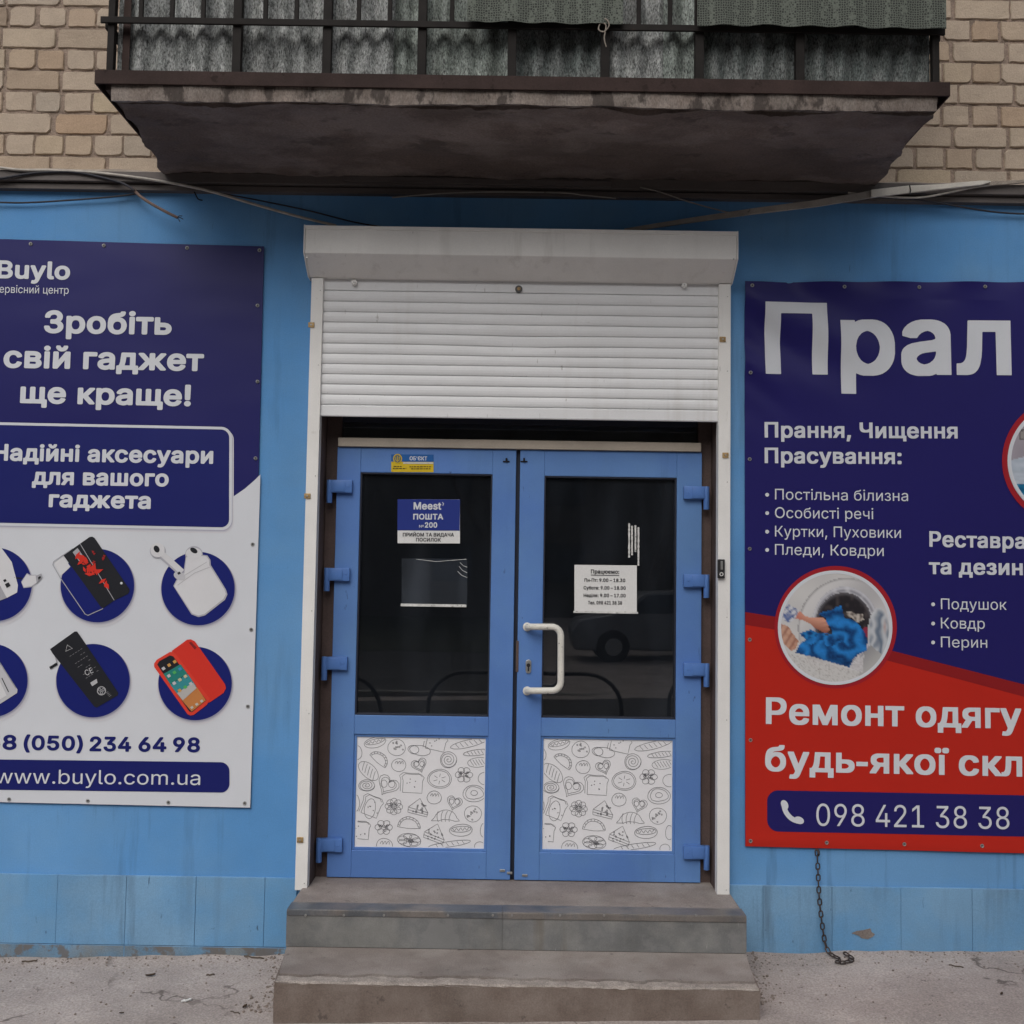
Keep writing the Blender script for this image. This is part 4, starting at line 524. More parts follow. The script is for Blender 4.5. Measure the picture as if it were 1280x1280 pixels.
56,-9,38,0,81,17,36,16,33,25,24,30,14,30,12,70,-6,50,-16,42,-27,40,-34,28,-53,25,-41,10,-75,7,-79,0,-8,7,3,96,246,280,8,15,-422,4,-5,7,1,100,589,2,1,
-98,-288,-329,95,-8,75,-24,76,-51,40,-48,34,-73,12,-71,-2,-48,-10,-48,-34,-73,-42,-50,-74,-51,-58,-24,-85,-15,-96,2,-81,18,-63,27,2,52,891,1,22,80,210,
-1,104,402,679,12,7,112,-1,2,-6,-393,-671,337,-2,4,300,6,5,107,0,5,-7,0,-294,7,-5,129,-2,2,-106,-137,-6,-1,-198,-7,-7,-111,3,-1,198,-5,7,2,56,891,3,51,
189,73,-48,55,-29,65,-10,56,8,83,27,69,41,55,50,38,69,28,-46,21,-44,32,-31,39,-20,39,-14,48,-4,50,7,56,13,40,30,52,38,40,50,34,60,26,73,13,69,0,58,-9,
50,-17,55,-31,52,-47,37,-59,15,-46,5,-35,-2,-61,-15,-52,-16,-33,-47,-57,-36,-24,-41,-19,60,-24,44,-30,40,-44,28,-48,18,-56,5,-75,-10,-52,-15,-40,-39,
-57,-69,-56,-83,-37,-67,-13,-98,-2,-81,13,-69,26,27,272,157,52,-37,44,-15,41,-7,42,-2,58,6,67,25,47,37,22,33,12,33,5,40,-2,31,-22,63,-19,27,-33,28,-39,
23,-38,13,-83,7,-62,-11,-36,-15,-33,-22,-30,-30,-16,-23,-17,-41,-5,-31,5,-61,13,-35,22,300,628,51,-39,44,-15,37,-5,69,7,56,25,45,46,23,58,0,67,-24,60,
-24,27,-32,23,-65,20,-73,0,-39,-10,-39,-20,-44,-44,-15,-31,-7,-33,-2,-32,7,-46,13,-31,2,57,891,2,32,261,2,276,407,-69,-23,-92,0,-85,24,-70,45,-31,34,
-28,41,-27,73,-10,63,0,48,14,79,27,63,30,45,40,40,55,37,58,23,62,11,67,0,63,-11,56,-23,63,-44,47,-54,27,-48,21,-62,10,-69,-3,-58,-13,-67,-32,-81,-55,
-98,-265,-392,-11,-5,25,300,541,57,-44,67,-18,44,0,52,13,31,15,35,29,26,34,19,39,11,44,2,52,-7,46,-17,46,-43,58,-41,29,-29,12,-41,8,-40,0,-60,-15,-61,
-41,-41,-64,-13,-41,-5,-42,2,-46,14,-54,2,67,1003,1,64,222,107,-56,70,-41,76,-28,83,-16,98,-2,96,16,123,32,98,35,67,45,59,75,65,69,38,73,23,65,9,72,0,
50,-6,69,-18,84,-42,67,-57,42,-55,35,-70,16,-50,2,-27,-121,0,-27,67,-37,54,-49,41,-56,28,-66,16,-65,3,-52,-8,-52,-17,-54,-31,-40,-34,-40,-53,-28,-52,
-19,-58,-14,-75,-2,-113,7,-56,28,-100,50,-83,58,-56,75,-39,60,-14,65,-3,58,10,54,19,55,34,36,36,30,46,22,60,7,6,118,-4,-15,-64,-35,-75,-29,-42,-34,-36,
-65,-49,-83,-37,-100,-20,-98,2,-92,20,-79,38,2,69,823,1,17,122,1,-2,996,608,2,3,-104,-5,-7,-479,-4,2,-320,444,-2,5,-7,0,-98,-7,-7,-442,-1,-3,-329,7,-8,
479,0,6,-7,-2,-102,2,97,765,2,49,132,44,-25,26,-20,29,-19,46,-7,41,0,53,7,39,13,31,24,35,44,34,77,31,285,48,26,21,5,40,-11,50,-19,33,-38,31,-35,13,-78,
5,-72,-18,-45,-29,-51,-63,-109,33,3,16,23,41,43,49,38,27,56,27,52,14,71,9,66,-4,55,-12,64,-28,31,-22,41,-49,17,-34,14,-54,4,-50,-1,-500,-114,-2,-3,94,
-5,6,-34,-43,-41,-35,-46,-23,-57,-14,-68,-3,-59,10,-54,19,17,208,132,41,-27,67,-15,77,5,35,11,31,16,44,39,31,59,8,39,-1,107,-82,-20,-152,-22,-41,-12,
-44,-22,-27,-26,-14,-40,4,-50,2,98,834,2,35,107,1,-3,992,7,7,105,0,7,-7,1,-363,10,1,43,58,24,21,40,24,41,15,57,7,64,-4,61,-17,37,-18,48,-34,21,-22,36,
-47,29,-57,20,-66,9,-59,0,-123,-17,-91,-37,-86,-54,-68,-70,-50,-58,-21,-64,-10,-50,3,-46,9,-40,18,-42,32,-58,69,-7,-7,-3,-106,29,292,151,36,-31,44,-20,
50,-8,44,2,43,12,46,28,34,36,26,46,18,50,11,64,2,46,-10,85,-21,67,-22,39,-37,40,-32,22,-71,19,-42,0,-54,-13,-54,-33,-32,-36,-19,-36,-15,-39,-12,-55,-4,
-52,2,-56,21,-96,20,-43,2,99,778,1,56,184,67,-43,49,-37,64,-24,69,-11,71,-2,66,11,94,16,54,33,69,36,48,48,44,61,35,52,17,71,9,69,-4,58,-14,64,-30,38,
-27,44,-49,28,-48,11,-39,-108,-28,-39,65,-28,27,-37,23,-67,16,-60,-3,-44,-12,-33,-19,-33,-30,-25,-35,-18,-38,-16,-50,-9,-62,4,-96,18,-71,31,-58,37,-40,
50,-30,54,-12,44,0,67,16,57,39,21,27,23,50,7,5,107,-28,-4,-23,-25,-52,-52,-62,-51,-37,-56,-26,-75,-15,-79,0,-61,11,-68,30,2,108,372,1,17,148,36,-26,38,
-18,67,0,852,7,7,105,0,7,-7,2,-836,11,-33,17,-16,25,-6,55,1,21,-94,-7,-6,-29,-5,-69,-2,-63,15,2,109,1199,1,53,107,1,0,744,113,-2,4,-119,37,56,42,39,46,
25,60,14,75,-5,54,-23,48,-46,38,-67,35,53,44,41,63,33,64,14,71,-2,67,-20,43,-28,38,-40,26,-48,19,-86,-3,-533,-109,-1,-7,5,0,502,-5,40,-11,31,-29,36,
-48,26,-50,10,-56,-5,-48,-21,-39,-38,-23,-47,-8,-48,-3,-490,-108,-1,-7,5,0,509,-5,35,-14,33,-28,33,-42,25,-50,10,-50,-5,-48,-20,-38,-32,-24,-36,-13,
-39,-5,-42,0,-471,-7,-5,2,111,816,2,32,184,67,-43,49,-37,64,-24,69,-11,71,-2,66,11,94,16,54,33,69,36,48,48,44,61,35,52,17,71,9,71,-4,58,-14,65,-32,63,
-53,35,-46,34,-68,22,-88,6,-83,-8,-92,-14,-58,-37,-82,-38,-50,-62,-52,-66,-32,-58,-14,-71,-5,-88,14,-68,30,32,256,157,37,-33,37,-20,54,-12,46,0,48,9,
39,19,45,39,24,35,18,38,18,69,5,40,-5,95,-14,59,-27,58,-39,48,-36,25,-32,13,-44,9,-46,0,-45,-10,-34,-15,-29,-21,-29,-32,-21,-33,-18,-44,-12,-46,-6,-50,
0,-58,7,-53,15,-54,17,-35,2,117,806,1,33,178,56,-25,31,-24,43,-15,46,-10,60,1,507,111,3,6,-4,1,-468,10,-60,24,-52,34,-34,48,-22,58,-8,52,8,50,21,40,36,
23,38,14,40,5,35,1,465,7,5,110,-1,2,-742,-114,0,-5,120,-37,-54,-38,-34,-54,-29,-58,-14,-52,-2,-69,11,-54,24,2,119,1115,1,21,270,3,-219,719,-2,23,115,1,
8,-5,104,-369,58,-230,59,234,104,368,119,2,7,-5,157,-597,163,597,8,5,117,-3,-224,-740,-114,-3,-7,5,-166,592,-165,-592,-8,-5,2,121,765,1,26,97,-273,-2,
7,26,94,72,-5,28,7,25,15,23,27,15,27,34,98,-281,746,122,3,8,-5,173,-477,42,-140,45,144,171,473,9,5,118,-1,-2,-19,-319,-833,-35,-73,-40,-50,-28,-22,-37,
-19,-69,-14,-56,2,2,1050,917,1,20,122,1,-2,996,119,3,6,-5,2,-427,131,-3,14,9,318,423,149,2,-2,-10,-362,-473,380,-507,1,-7,-148,0,-335,448,-9,4,-131,0,
-7,-7,-1,-442,-6,-5,2,1054,1048,2,34,236,94,-60,67,-47,84,-30,83,-16,86,-4,116,9,86,18,77,39,96,51,75,55,54,78,52,70,27,87,15,96,-2,102,-25,67,-32,82,
-67,55,-70,43,-88,29,-108,9,-81,0,-78,-9,-81,-25,-98,-35,-77,-57,-82,-65,-58,-79,-45,-88,-26,-50,-6,-72,0,-82,13,-87,34,32,310,191,54,-42,66,-31,75,
-14,75,5,77,24,50,30,47,44,46,71,30,81,14,84,2,85,-16,113,-28,77,-30,52,-50,55,-52,36,-59,23,-64,12,-63,-2,-54,-12,-54,-23,-44,-30,-40,-40,-36,-55,-32,
-75,-15,-73,-5,-43,2,-113,12,-66,21,-65,29,-54,2,1055,1016,1,11,122,1,-2,996,775,2,2,-996,-119,-3,-7,7,-1,877,-517,4,-7,-8,0,-873,-7,-7,2,1057,1003,1,
64,222,107,-56,70,-41,76,-28,83,-16,98,-2,96,16,123,32,98,35,67,45,59,75,65,69,38,73,23,65,9,72,0,50,-6,69,-18,84,-42,67,-57,42,-55,35,-70,16,-50,2,
-27,-121,0,-27,67,-37,54,-49,41,-56,28,-66,16,-65,3,-52,-8,-52,-17,-54,-31,-40,-34,-40,-53,-28,-52,-19,-58,-14,-75,-2,-113,7,-56,28,-100,50,-83,58,-56,
75,-39,60,-14,65,-3,58,10,54,19,55,34,36,36,30,46,22,60,7,6,118,-4,-15,-64,-35,-75,-29,-42,-34,-36,-65,-49,-83,-37,-100,-20,-98,2,-92,20,-79,38,2,1072,
765,2,49,132,44,-25,26,-20,29,-19,46,-7,41,0,53,7,39,13,31,24,35,44,34,77,31,285,48,26,21,5,40,-11,50,-19,33,-38,31,-35,13,-78,5,-72,-18,-45,-29,-51,
-63,-109,33,3,16,23,41,43,49,38,27,56,27,52,14,71,9,66,-4,55,-12,64,-28,31,-22,41,-49,17,-34,14,-54,4,-50,-1,-500,-114,-2,-3,94,-5,6,-34,-43,-41,-35,
-46,-23,-57,-14,-68,-3,-59,10,-54,19,17,208,132,41,-27,67,-15,77,5,35,11,31,16,44,39,31,59,8,39,-1,107,-82,-20,-152,-22,-41,-12,-44,-22,-27,-26,-14,
-40,4,-50,2,1073,809,2,55,182,69,-48,57,-37,67,-19,62,-11,88,2,135,11,108,17,84,38,91,51,65,34,27,50,27,81,25,148,18,40,10,27,20,16,47,100,-1,1,-35,
-14,-48,-19,-32,-39,-30,-64,-24,-148,-18,-63,-13,-45,-17,-36,-24,-33,-37,-26,-51,-14,-46,-14,-92,4,-1,45,70,42,42,55,37,56,23,69,11,45,-2,57,-14,54,
-29,57,-51,32,-44,37,-79,14,-59,7,-56,-5,-91,-13,-61,-30,-71,-46,-66,-45,-42,-60,-37,-69,-22,-77,-7,-88,14,-58,23,31,256,151,41,-32,44,-20,56,-9,46,2,
41,10,46,24,25,22,31,43,19,43,14,63,2,85,-5,40,-14,54,-21,44,-30,38,-37,28,-38,15,-40,7,-43,0,-40,-7,-45,-19,-32,-22,-28,-28,-28,-41,-21,-55,-7,-33,-4,
-44,2,-54,9,-50,15,-41,2,1074,770,3,25,107,1,-2,742,352,1,84,-19,58,-31,38,-35,26,-43,12,-52,-2,-50,-16,-44,-27,-32,-28,-20,-58,-25,84,-40,34,-31,26,
-40,12,-35,4,-58,-12,-57,-21,-39,-22,-26,-40,-30,-43,-20,-48,-12,-40,-5,12,218,114,260,-4,42,10,35,24,21,34,5,40,-12,52,-11,19,-24,22,-54,20,-260,-1,
-3,-6,12,218,436,214,-3,61,15,33,21,20,28,8,31,-7,46,-14,21,-22,17,-56,21,-233,2,-5,-7,2,1076,840,2,21,28,-213,-3,318,7,5,50,1,10,5,42,58,23,58,28,152,
33,359,479,2,3,-627,7,-8,100,0,7,-5,-1,-316,-118,0,-1,204,-5,7,-536,0,-7,-7,-1,-204,8,230,111,350,3,-2,520,-251,-2,-25,-252,-17,-108,-25,-92,-32,-62,2,
1077,794,2,49,186,65,-47,53,-31,52,-25,69,-12,60,-4,87,6,67,12,52,33,84,39,56,40,40,58,38,50,19,59,12,77,0,66,-14,57,-23,52,-36,31,-31,28,-41,23,-45,
17,-53,10,-50,3,-125,-531,-3,-7,-5,0,-12,7,-50,17,-50,33,-53,48,-41,46,-21,48,-9,31,-1,29,1,46,10,58,33,24,26,28,45,109,-28,-4,-21,-16,-33,-39,-51,-58,
-44,-75,-32,-63,-11,-85,0,-77,15,-54,24,16,191,436,408,-3,6,3,1,9,-9,50,-16,44,-21,35,-29,31,-32,23,-31,12,-38,8,-52,0,-67,-18,-58,-43,-41,-61,-17,-52,
2,1079,675,1,72,116,67,-23,26,-21,39,-9,40,5,15,110,0,27,-46,34,-25,58,-20,60,-2,52,12,43,26,28,38,10,50,-16,49,-24,28,-20,14,-64,22,-88,2,-7,8,3,83,
71,1,44,11,43,25,22,26,12,29,3,33,-9,38,-16,25,-28,24,-32,13,-31,5,-48,-2,-39,-12,-41,-24,-21,-27,-14,-38,-106,-1,-6,5,2,19,22,63,19,27,38,35,42,24,56,
20,59,9,50,0,64,-12,50,-21,45,-32,40,-53,18,-54,2,-52,-14,-52,-28,-39,-34,-27,-63,-28,57,-17,33,-17,38,-31,20,-28,16,-40,5,-60,-8,-40,-15,-35,-46,-57,
-45,-30,-50,-21,-65,-14,-79,-2,-79,14,-62,25,2,1080,807,1,15,107,1,-2,742,111,3,7,-5,0,-530,5,-6,358,536,11,5,104,-1,2,-742,-112,-3,-7,5,-1,527,-5,7,
-358,-536,2,1081,807,2,15,107,1,-2,742,111,3,7,-5,0,-530,5,-6,358,536,11,5,104,-1,2,-742,-112,-3,-7,5,-1,527,-5,7,-358,-536,24,270,902,-34,41,-17,37,
-9,40,1,14,5,5,79,-1,11,-41,23,-33,32,-20,42,-9,38,7,34,19,24,32,12,45,80,2,7,-6,-8,-48,-24,-51,-38,-41,-42,-26,-56,-16,-54,0,-60,19,2,1082,740,1,18,
107,1,-2,742,117,0,1,-315,7,-5,63,0,11,5,262,315,146,2,-4,-13,-286,-348,296,-382,-148,0,-240,307,-100,3,-7,-7,0,-300,-7,-5,2,1083,787,1,22,16,1,-2,106,
56,7,31,13,23,27,21,55,17,144,18,390,500,2,2,-742,-112,-3,-7,5,-2,627,-262,3,-7,-7,-11,-267,-8,-93,-18,-98,-17,-52,-33,-55,-49,-41,-63,-19,2,1085,803,
1,18,107,1,-2,742,111,3,7,-5,3,-302,346,-1,7,7,1,296,6,5,111,-1,2,-742,-113,-3,-6,5,-4,321,-346,1,-7,-7,0,-315,-7,-5,2,1086,816,2,32,184,67,-43,49,-37,
64,-24,69,-11,71,-2,66,11,94,16,54,33,69,36,48,48,44,61,35,52,17,71,9,71,-4,58,-14,65,-32,63,-53,35,-46,34,-68,22,-88,6,-83,-8,-92,-14,-58,-37,-82,-38,
-50,-62,-52,-66,-32,-58,-14,-71,-5,-88,14,-68,30,32,256,157,37,-33,37,-20,54,-12,46,0,48,9,39,19,45,39,24,35,18,38,18,69,5,40,-5,95,-14,59,-27,58,-39,
48,-36,25,-32,13,-44,9,-46,0,-45,-10,-34,-15,-29,-21,-29,-32,-21,-33,-18,-44,-12,-46,-6,-50,0,-58,7,-53,15,-54,17,-35,2,1088,834,2,32,107,-280,-2,1022,
6,4,107,-1,3,-111,7,-7,58,70,42,31,38,16,45,10,53,2,64,-9,58,-22,64,-43,41,-46,35,-58,23,-62,15,-84,3,-98,-14,-93,-22,-67,-42,-73,-55,-56,-68,-40,-80,
-19,-72,0,-67,18,-50,31,-63,76,-8,2,-3,-389,-7,-5,29,292,151,36,-31,44,-20,50,-8,44,2,43,12,46,28,34,36,26,46,18,50,11,64,2,46,-10,85,-21,67,-22,39,
-37,40,-32,22,-71,19,-42,0,-54,-13,-54,-33,-32,-36,-19,-36,-15,-39,-12,-55,-4,-52,2,-56,21,-96,20,-43,2,1089,778,1,56,184,67,-43,49,-37,64,-24,69,-11,
71,-2,66,11,94,16,54,33,69,36,48,48,44,61,35,52,17,71,9,69,-4,58,-14,64,-30,38,-27,44,-49,28,-48,11,-39,-108,-28,-39,65,-28,27,-37,23,-67,16,-60,-3,
-44,-12,-33,-19,-33,-30,-25,-35,-18,-38,-16,-50,-9,-62,4,-96,18,-71,31,-58,37,-40,50,-30,54,-12,44,0,67,16,57,39,21,27,23,50,7,5,107,-28,-4,-23,-25,
-52,-52,-62,-51,-37,-56,-26,-75,-15,-79,0,-61,11,-68,30,2,1090,639,1,15,264,1,-4,631,-7,6,-237,1,-4,6,2,97,6,4,603,-1,4,-6,0,-94,-4,-6,-237,-1,-6,-4,
-1,-629,-7,-5,2,1091,765,1,26,97,-273,-2,7,26,94,72,-5,28,7,25,15,23,27,15,27,34,98,-281,746,122,3,8,-5,173,-477,42,-140,45,144,171,473,9,5,118,-1,-2,
-19,-319,-833,-35,-73,-40,-50,-28,-22,-37,-19,-69,-14,-56,2,2,1093,744,1,18,47,1,0,8,256,373,-235,347,-7,15,137,-1,178,-281,64,110,113,171,133,1,-243,
-368,241,-348,14,-21,-1,-6,-135,2,-190,298,-62,-104,-129,-194,2,1094,816,1,18,107,1,-2,742,111,3,7,-5,1,-627,348,-4,7,8,1,623,6,5,109,-1,3,-627,7,-8,
84,0,6,-5,0,-316,-119,0,-1,204,-5,7,2,1095,789,1,25,178,304,-27,30,-22,40,-22,79,0,292,115,-2,1,-244,12,-65,24,-39,24,-21,47,-23,44,-7,96,4,93,22,2,
371,7,5,112,-3,-2,-742,-110,-1,-6,4,-5,250,-106,-18,-116,0,-88,22,-37,19,2,1096,1125,1,18,107,1,0,744,109,1,7,-5,0,-623,7,-8,265,0,6,4,1,625,7,7,107,0,
7,-5,1,-627,273,-2,3,629,7,5,113,-3,-2,-742,2,1100,762,2,18,107,1,-3,738,7,7,105,0,7,-7,1,-257,250,-5,60,-13,55,-25,54,-45,32,-53,19,-71,-3,-71,-17,
-56,-35,-57,-51,-43,-56,-27,-89,-16,12,224,114,206,-4,46,8,31,12,36,26,26,47,4,52,-14,44,-39,41,-54,23,-50,6,-190,-2,2,1110,328,2,7,107,1,-3,738,7,7,
105,0,7,-7,0,-732,-7,-7,16,104,895,-19,29,-4,31,8,29,18,24,32,18,37,3,33,-12,22,-18,13,-25,4,-33,-10,-30,-18,-21,-29,-16,-36,-3,-25,7,2,8470,1496,4,18,
122,1,-2,996,112,3,10,-5,439,-750,8,-7,5,7,0,748,7,7,115,-1,1,-996,-114,-3,-8,5,-426,725,-20,26,-5,-7,0,-742,-8,-7,7,945,303,-3,92,5,7,414,0,7,-5,1,
-88,-5,-7,30,982,553,-27,34,-16,31,-18,75,2,137,16,56,30,50,28,28,39,26,48,17,46,7,46,0,63,-11,35,-15,35,-24,35,-38,23,-42,11,-33,7,-52,0,-96,-7,-50,
-13,-39,-32,-53,-32,-29,-35,-21,-40,-14,-44,-7,-58,0,-50,9,-46,19,19,1073,616,36,-23,25,-5,42,0,46,19,30,38,15,54,-3,119,-23,56,-13,15,-25,16,-33,7,
-38,0,-25,-6,-31,-18,-26,-39,-12,-60,2,-98,13,-46,
]
GLY = {}
_i = 0
while _i < len(OUTLINES):          # style, character code, advance, number of loops, then each loop as x, y steps
    _s, _c, _adv, _n = OUTLINES[_i:_i+4]; _i += 4; _loops = []
    for _ in range(_n):
        _m = OUTLINES[_i]; _i += 1; _x = _y = 0; _l = []
        for _ in range(_m): _x += OUTLINES[_i]; _y += OUTLINES[_i+1]; _i += 2; _l.append((_x/1000, _y/1000))
        _loops.append(_l)
    GLY['BSR'[_s]+chr(_c)] = (_adv/1000, _loops)
_gc = {}
def glyph(style, ch):
    k = style+ch
    if k not in _gc:
        adv, loops = GLY[k]
        pts = [p for l in loops for p in l]
        area = lambda l: sum(a[0]*b[1]-b[0]*a[1] for a, b in zip(l, l[1:]+l[:1]))/2
        def inside(q, l):
            r = False
            for a, b in zip(l, l[1:]+l[:1]):
                if (a[1] > q[1]) != (b[1] > q[1]) and q[0] < a[0]+(q[1]-a[1])*(b[0]-a[0])/(b[1]-a[1]): r = not r
            return r
        tr = []; off = []; o = 0
        for l in loops: off.append(o); o += len(l)
        for i, l in enumerate(loops):                      # each island of ink with its own holes
            if sum(inside(l[0], m) for m in loops if m is not l) % 2: continue
            fam = [i]+[j for j, m in enumerate(loops) if j != i and inside(m[0], l) and sum(inside(m[0], q) for q in loops if q is not m) % 2]
            idx = [off[j]+n for j in fam for n in range(len(loops[j]))]
            tr += [tuple(idx[n] for n in t) for t in tessellate_polygon([[Vector((p[0], p[1], 0)) for p in loops[j]] for j in fam])]
        _gc[k] = (adv, pts, tr)
    return _gc[k]
def text_w(s, style, track=0):
    x = 0
    for ch in s: x += .39 if ch == ' ' else glyph(style, ch)[0]+track
    return x

class Print:
    """flat artwork on a sheet at depth Y: polygons, discs and lettering given as points of the sheet; disp(x, z) is the sheet's own relief"""
    def __init__(s, Y, disp=None, grid=None):
        s.Y = Y; s.disp = disp or (lambda x, z: 0); s.grid = grid; s.reset()
    def reset(s): s.v = []; s.f = []; s.mi = []; s.mats = []
    def P(s, px, py): p = at(px, py, s.Y); return (p.x, p.z)
    def _m(s, mat):
        if mat not in s.mats: s.mats.append(mat)
        return s.mats.index(mat)
    def tris(s, pts, tr, layer, mat):
        n = len(s.v); s.v += [(x, -layer*.0008, z) for x, z in pts]; k = s._m(mat)
        for t in tr: s.f.append([i+n for i in t]); s.mi.append(k)
    def poly(s, pts, layer, mat, px=True, holes=()):
        loops = [pts]+list(holes)
        if px: loops = [[s.P(*p) for p in l] for l in loops]
        tr = tessellate_polygon([[Vector((a, b, 0)) for a, b in l] for l in loops])
        s.tris([p for l in loops for p in l], tr, layer, mat)
    def ell(s, cx, cy, rx, ry, layer, mat, rot=0, n=48, a0=0, a1=360, inner=0):
        c, q = math.cos(R(rot)), math.sin(R(rot))
        def e(k, f): 
            t = R(a0+(a1-a0)*k/n); X, Z = rx*f*math.cos(t), ry*f*math.sin(t); return (cx+X*c-Z*q, cy+X*q+Z*c)
        if inner: s.poly([e(k, 1) for k in range(n+1)]+[e(k, inner) for k in range(n, -1, -1)], layer, mat) if a1-a0 < 360 else s.poly([e(k, 1) for k in range(n)], layer, mat, holes=[[e(k, inner) for k in range(n)]])
        else: s.poly([e(k, 1) for k in range(n)], layer, mat)
    def line(s, pts, wd, layer, mat, closed=False, px=True):
        if px: pts = [s.P(*p) for p in pts]
        m = len(pts); L_ = []; R_ = []
        for i, p in enumerate(pts):
            a = pts[(i-1) % m] if closed or i else p; b = pts[(i+1) % m] if closed or i < m-1 else p
            dx, dz = b[0]-a[0], b[1]-a[1]; l = math.hypot(dx, dz) or 1
            L_.append((p[0]-dz/l*wd/2, p[1]+dx/l*wd/2)); R_.append((p[0]+dz/l*wd/2, p[1]-dx/l*wd/2))
        n = m; tr = []
        for i in range(m if closed else m-1):
            j = (i+1) % m; tr += [(i, j, n+j), (i, n+j, n+i)]
        s.tris(L_+R_, tr, layer, mat)
    def rrect(s, x0, y0, x1, y1, r, layer, mat, shear=0, ring=0, corners='1111'):
        def path(x0, y0, x1, y1, r):
            out = []
            for k, (cx, cy, a) in enumerate(((x1-r, y0+r, -90), (x1-r, y1-r, 0), (x0+r, y1-r, 90), (x0+r, y0+r, 180))):
                if corners[k] == '1':
                    for j in range(9): t = R(a+j*11.25); out.append((cx+r*math.cos(t), cy+r*math.sin(t)))
                else: out.append(((x1, x1, x0, x0)[k], (y0, y1, y1, y0)[k]))
            return [(x, y+(x-x0)*shear) for x, y in out]
        s.poly(path(x0, y0, x1, y1, r), layer, mat, holes=[path(x0+ring, y0+ring, x1-ring, y1-ring, r-ring)] if ring else ())
    def text(s, txt, style, p0, p1, cap, layer, mat, track=0, fit=None):
        """baseline from pixel p0 to p1 (for the whole text or its first fit letters), capitals cap pixels tall"""
        ft = txt[:fit] if fit else txt
        a, b = s.P(*p0), s.P(*p1); t = s.P(p0[0], p0[1]-cap); h = math.hypot(t[0]-a[0], t[1]-a[1])
        W = text_w(ft, style, track); g0 = glyph(style, txt[0]); lsb = min(p[0] for p in g0[1]); gl = glyph(style, ft[-1]); rsb = gl[0]-max(p[0] for p in gl[1])+track
        ux, uz = (b[0]-a[0])/(W-lsb-rsb), (b[1]-a[1])/(W-lsb-rsb); l = math.hypot(ux, uz); vx, vz = -uz/l*h, ux/l*h
        x = -lsb
        for ch in txt:
            if ch == ' ': x += .39; continue
            adv, pts, tr = glyph(style, ch)
            s.tris([(a[0]+(x+p[0])*ux+p[1]*vx, a[1]+(x+p[0])*uz+p[1]*vz) for p in pts], tr, layer, mat); x += adv+track
    def build(s, name, parent=None, label=None):
        me = bpy.data.meshes.new(name); me.from_pydata(s.v, [], s.f); bm = bmesh.new(); bm.from_mesh(me)
        for f, k in zip(bm.faces, s.mi): f.material_index = k
        if s.grid:
            xs = [v.co.x for v in bm.verts]; zs = [v.co.z for v in bm.verts]
            for arr, no in ((xs, (1, 0, 0)), (zs, (0, 0, 1))):
                for k in range(math.ceil(min(arr)/s.grid), math.floor(max(arr)/s.grid)+1):
                    c = k*s.grid; co = (c, 0, 0) if no[0] else (0, 0, c)
                    bmesh.ops.bisect_plane(bm, geom=bm.verts[:]+bm.edges[:]+bm.faces[:], plane_co=co, plane_no=no, dist=1e-6)
        bm.normal_update()
        for f in bm.faces:
            if f.normal.y > .2: f.normal_flip()
            f.smooth = bool(s.grid)
        for v in bm.verts: v.co.y = s.Y+v.co.y-s.disp(v.co.x, v.co.z)
        bm.to_mesh(me); bm.free()
        for m in s.mats: me.materials.append(m)
        o = bpy.data.objects.new(name, me); COL.objects.link(o)
        if parent: adopt(o, parent)
        if label: o['label'] = label
        s.reset(); return o

# ------------------------------------------------------------------ ground
ZL, ZR = az(20, 1197, 0), az(1260, 1189, 0)
XL_, XR_ = ax(20, 1197, 0), ax(1260, 1189, 0)
def zg(x):
    t = max(-.6, min(1.6, (x-XL_)/(XR_-XL_))); return ZL+(ZR-ZL)*t
def gz(x, y):
    z = zg(x)
    if -6 < x < 6 and -6 < y < .5:
        k = max(0, 1-abs(x)/6)*max(0, min(1, (y+6)/2))
        z += k*(.010*noise.noise(Vector((x*1.3, y*1.6, 0)))+.004*noise.noise(Vector((x*6, y*7, 3)))+.0022*noise.noise(Vector((x*19, y*21, 5))))
        z += .028*math.exp(-((y+.02)/.05)**2)*(.4+.6*noise.noise(Vector((x*5, 1, 9))))*k     # swept dirt against the wall
    return z
def axis(fine, far):
    return sorted(set([round(v, 4) for v in fine]+far))
gx = axis([-3.2+i*.028 for i in range(230)], [-90, -50, -25, -14, -9, -6, -5, -4.2, -3.6, 3.6, 4.2, 5, 6, 9, 14, 25, 50, 90])
gy = axis([-1.5+i*.022 for i in range(74)], [-90, -60, -40, -28, -20, -14, -9.5, -8, -7, -6, -5, -4, -3.4, -2.8, -2.4, -2.0, -1.75, .3, .6, 2, 8, 25, 60, 90])
g = MB()
g.v = [(x, y, gz(x, y)) for x in gx for y in gy]; ny = len(gy)
for i in range(len(gx)-1):
    for j in range(ny-1): g.f.append([i*ny+j, (i+1)*ny+j, (i+1)*ny+j+1, i*ny+j+1]); g.mi.append(0)
pv = g.build('pavement', M['ground'], smooth=True); pv['kind'] = 'structure'

# ------------------------------------------------------------------ the building
Z_TOP = az(640, 247, 0); Z_JOINT = az(640, 1101, 0); Z_BASE2 = az(60, 1179, 0)
XO0 = (ax(401, 540)+ax(385, 1100))/2; XO1 = (ax(897, 540)+ax(898, 1100))/2
Z_LINT = az(640, 505, 0); YD = .10
bld = thing('apartment_building', (0, 0, 0), 'pale brick block of flats with blue painted ground floor and double shop door', 'building')
b = MB(); b.prism_xz([(-7, -.4), (XO0, -.4), (XO0, Z_LINT), (XO1, Z_LINT), (XO1, -.4), (7, -.4), (7, Z_TOP), (-7, Z_TOP)], 0, .26)
b.build('painted_wall', M['blue'], bld, label='blue painted plaster wall of the shop front')
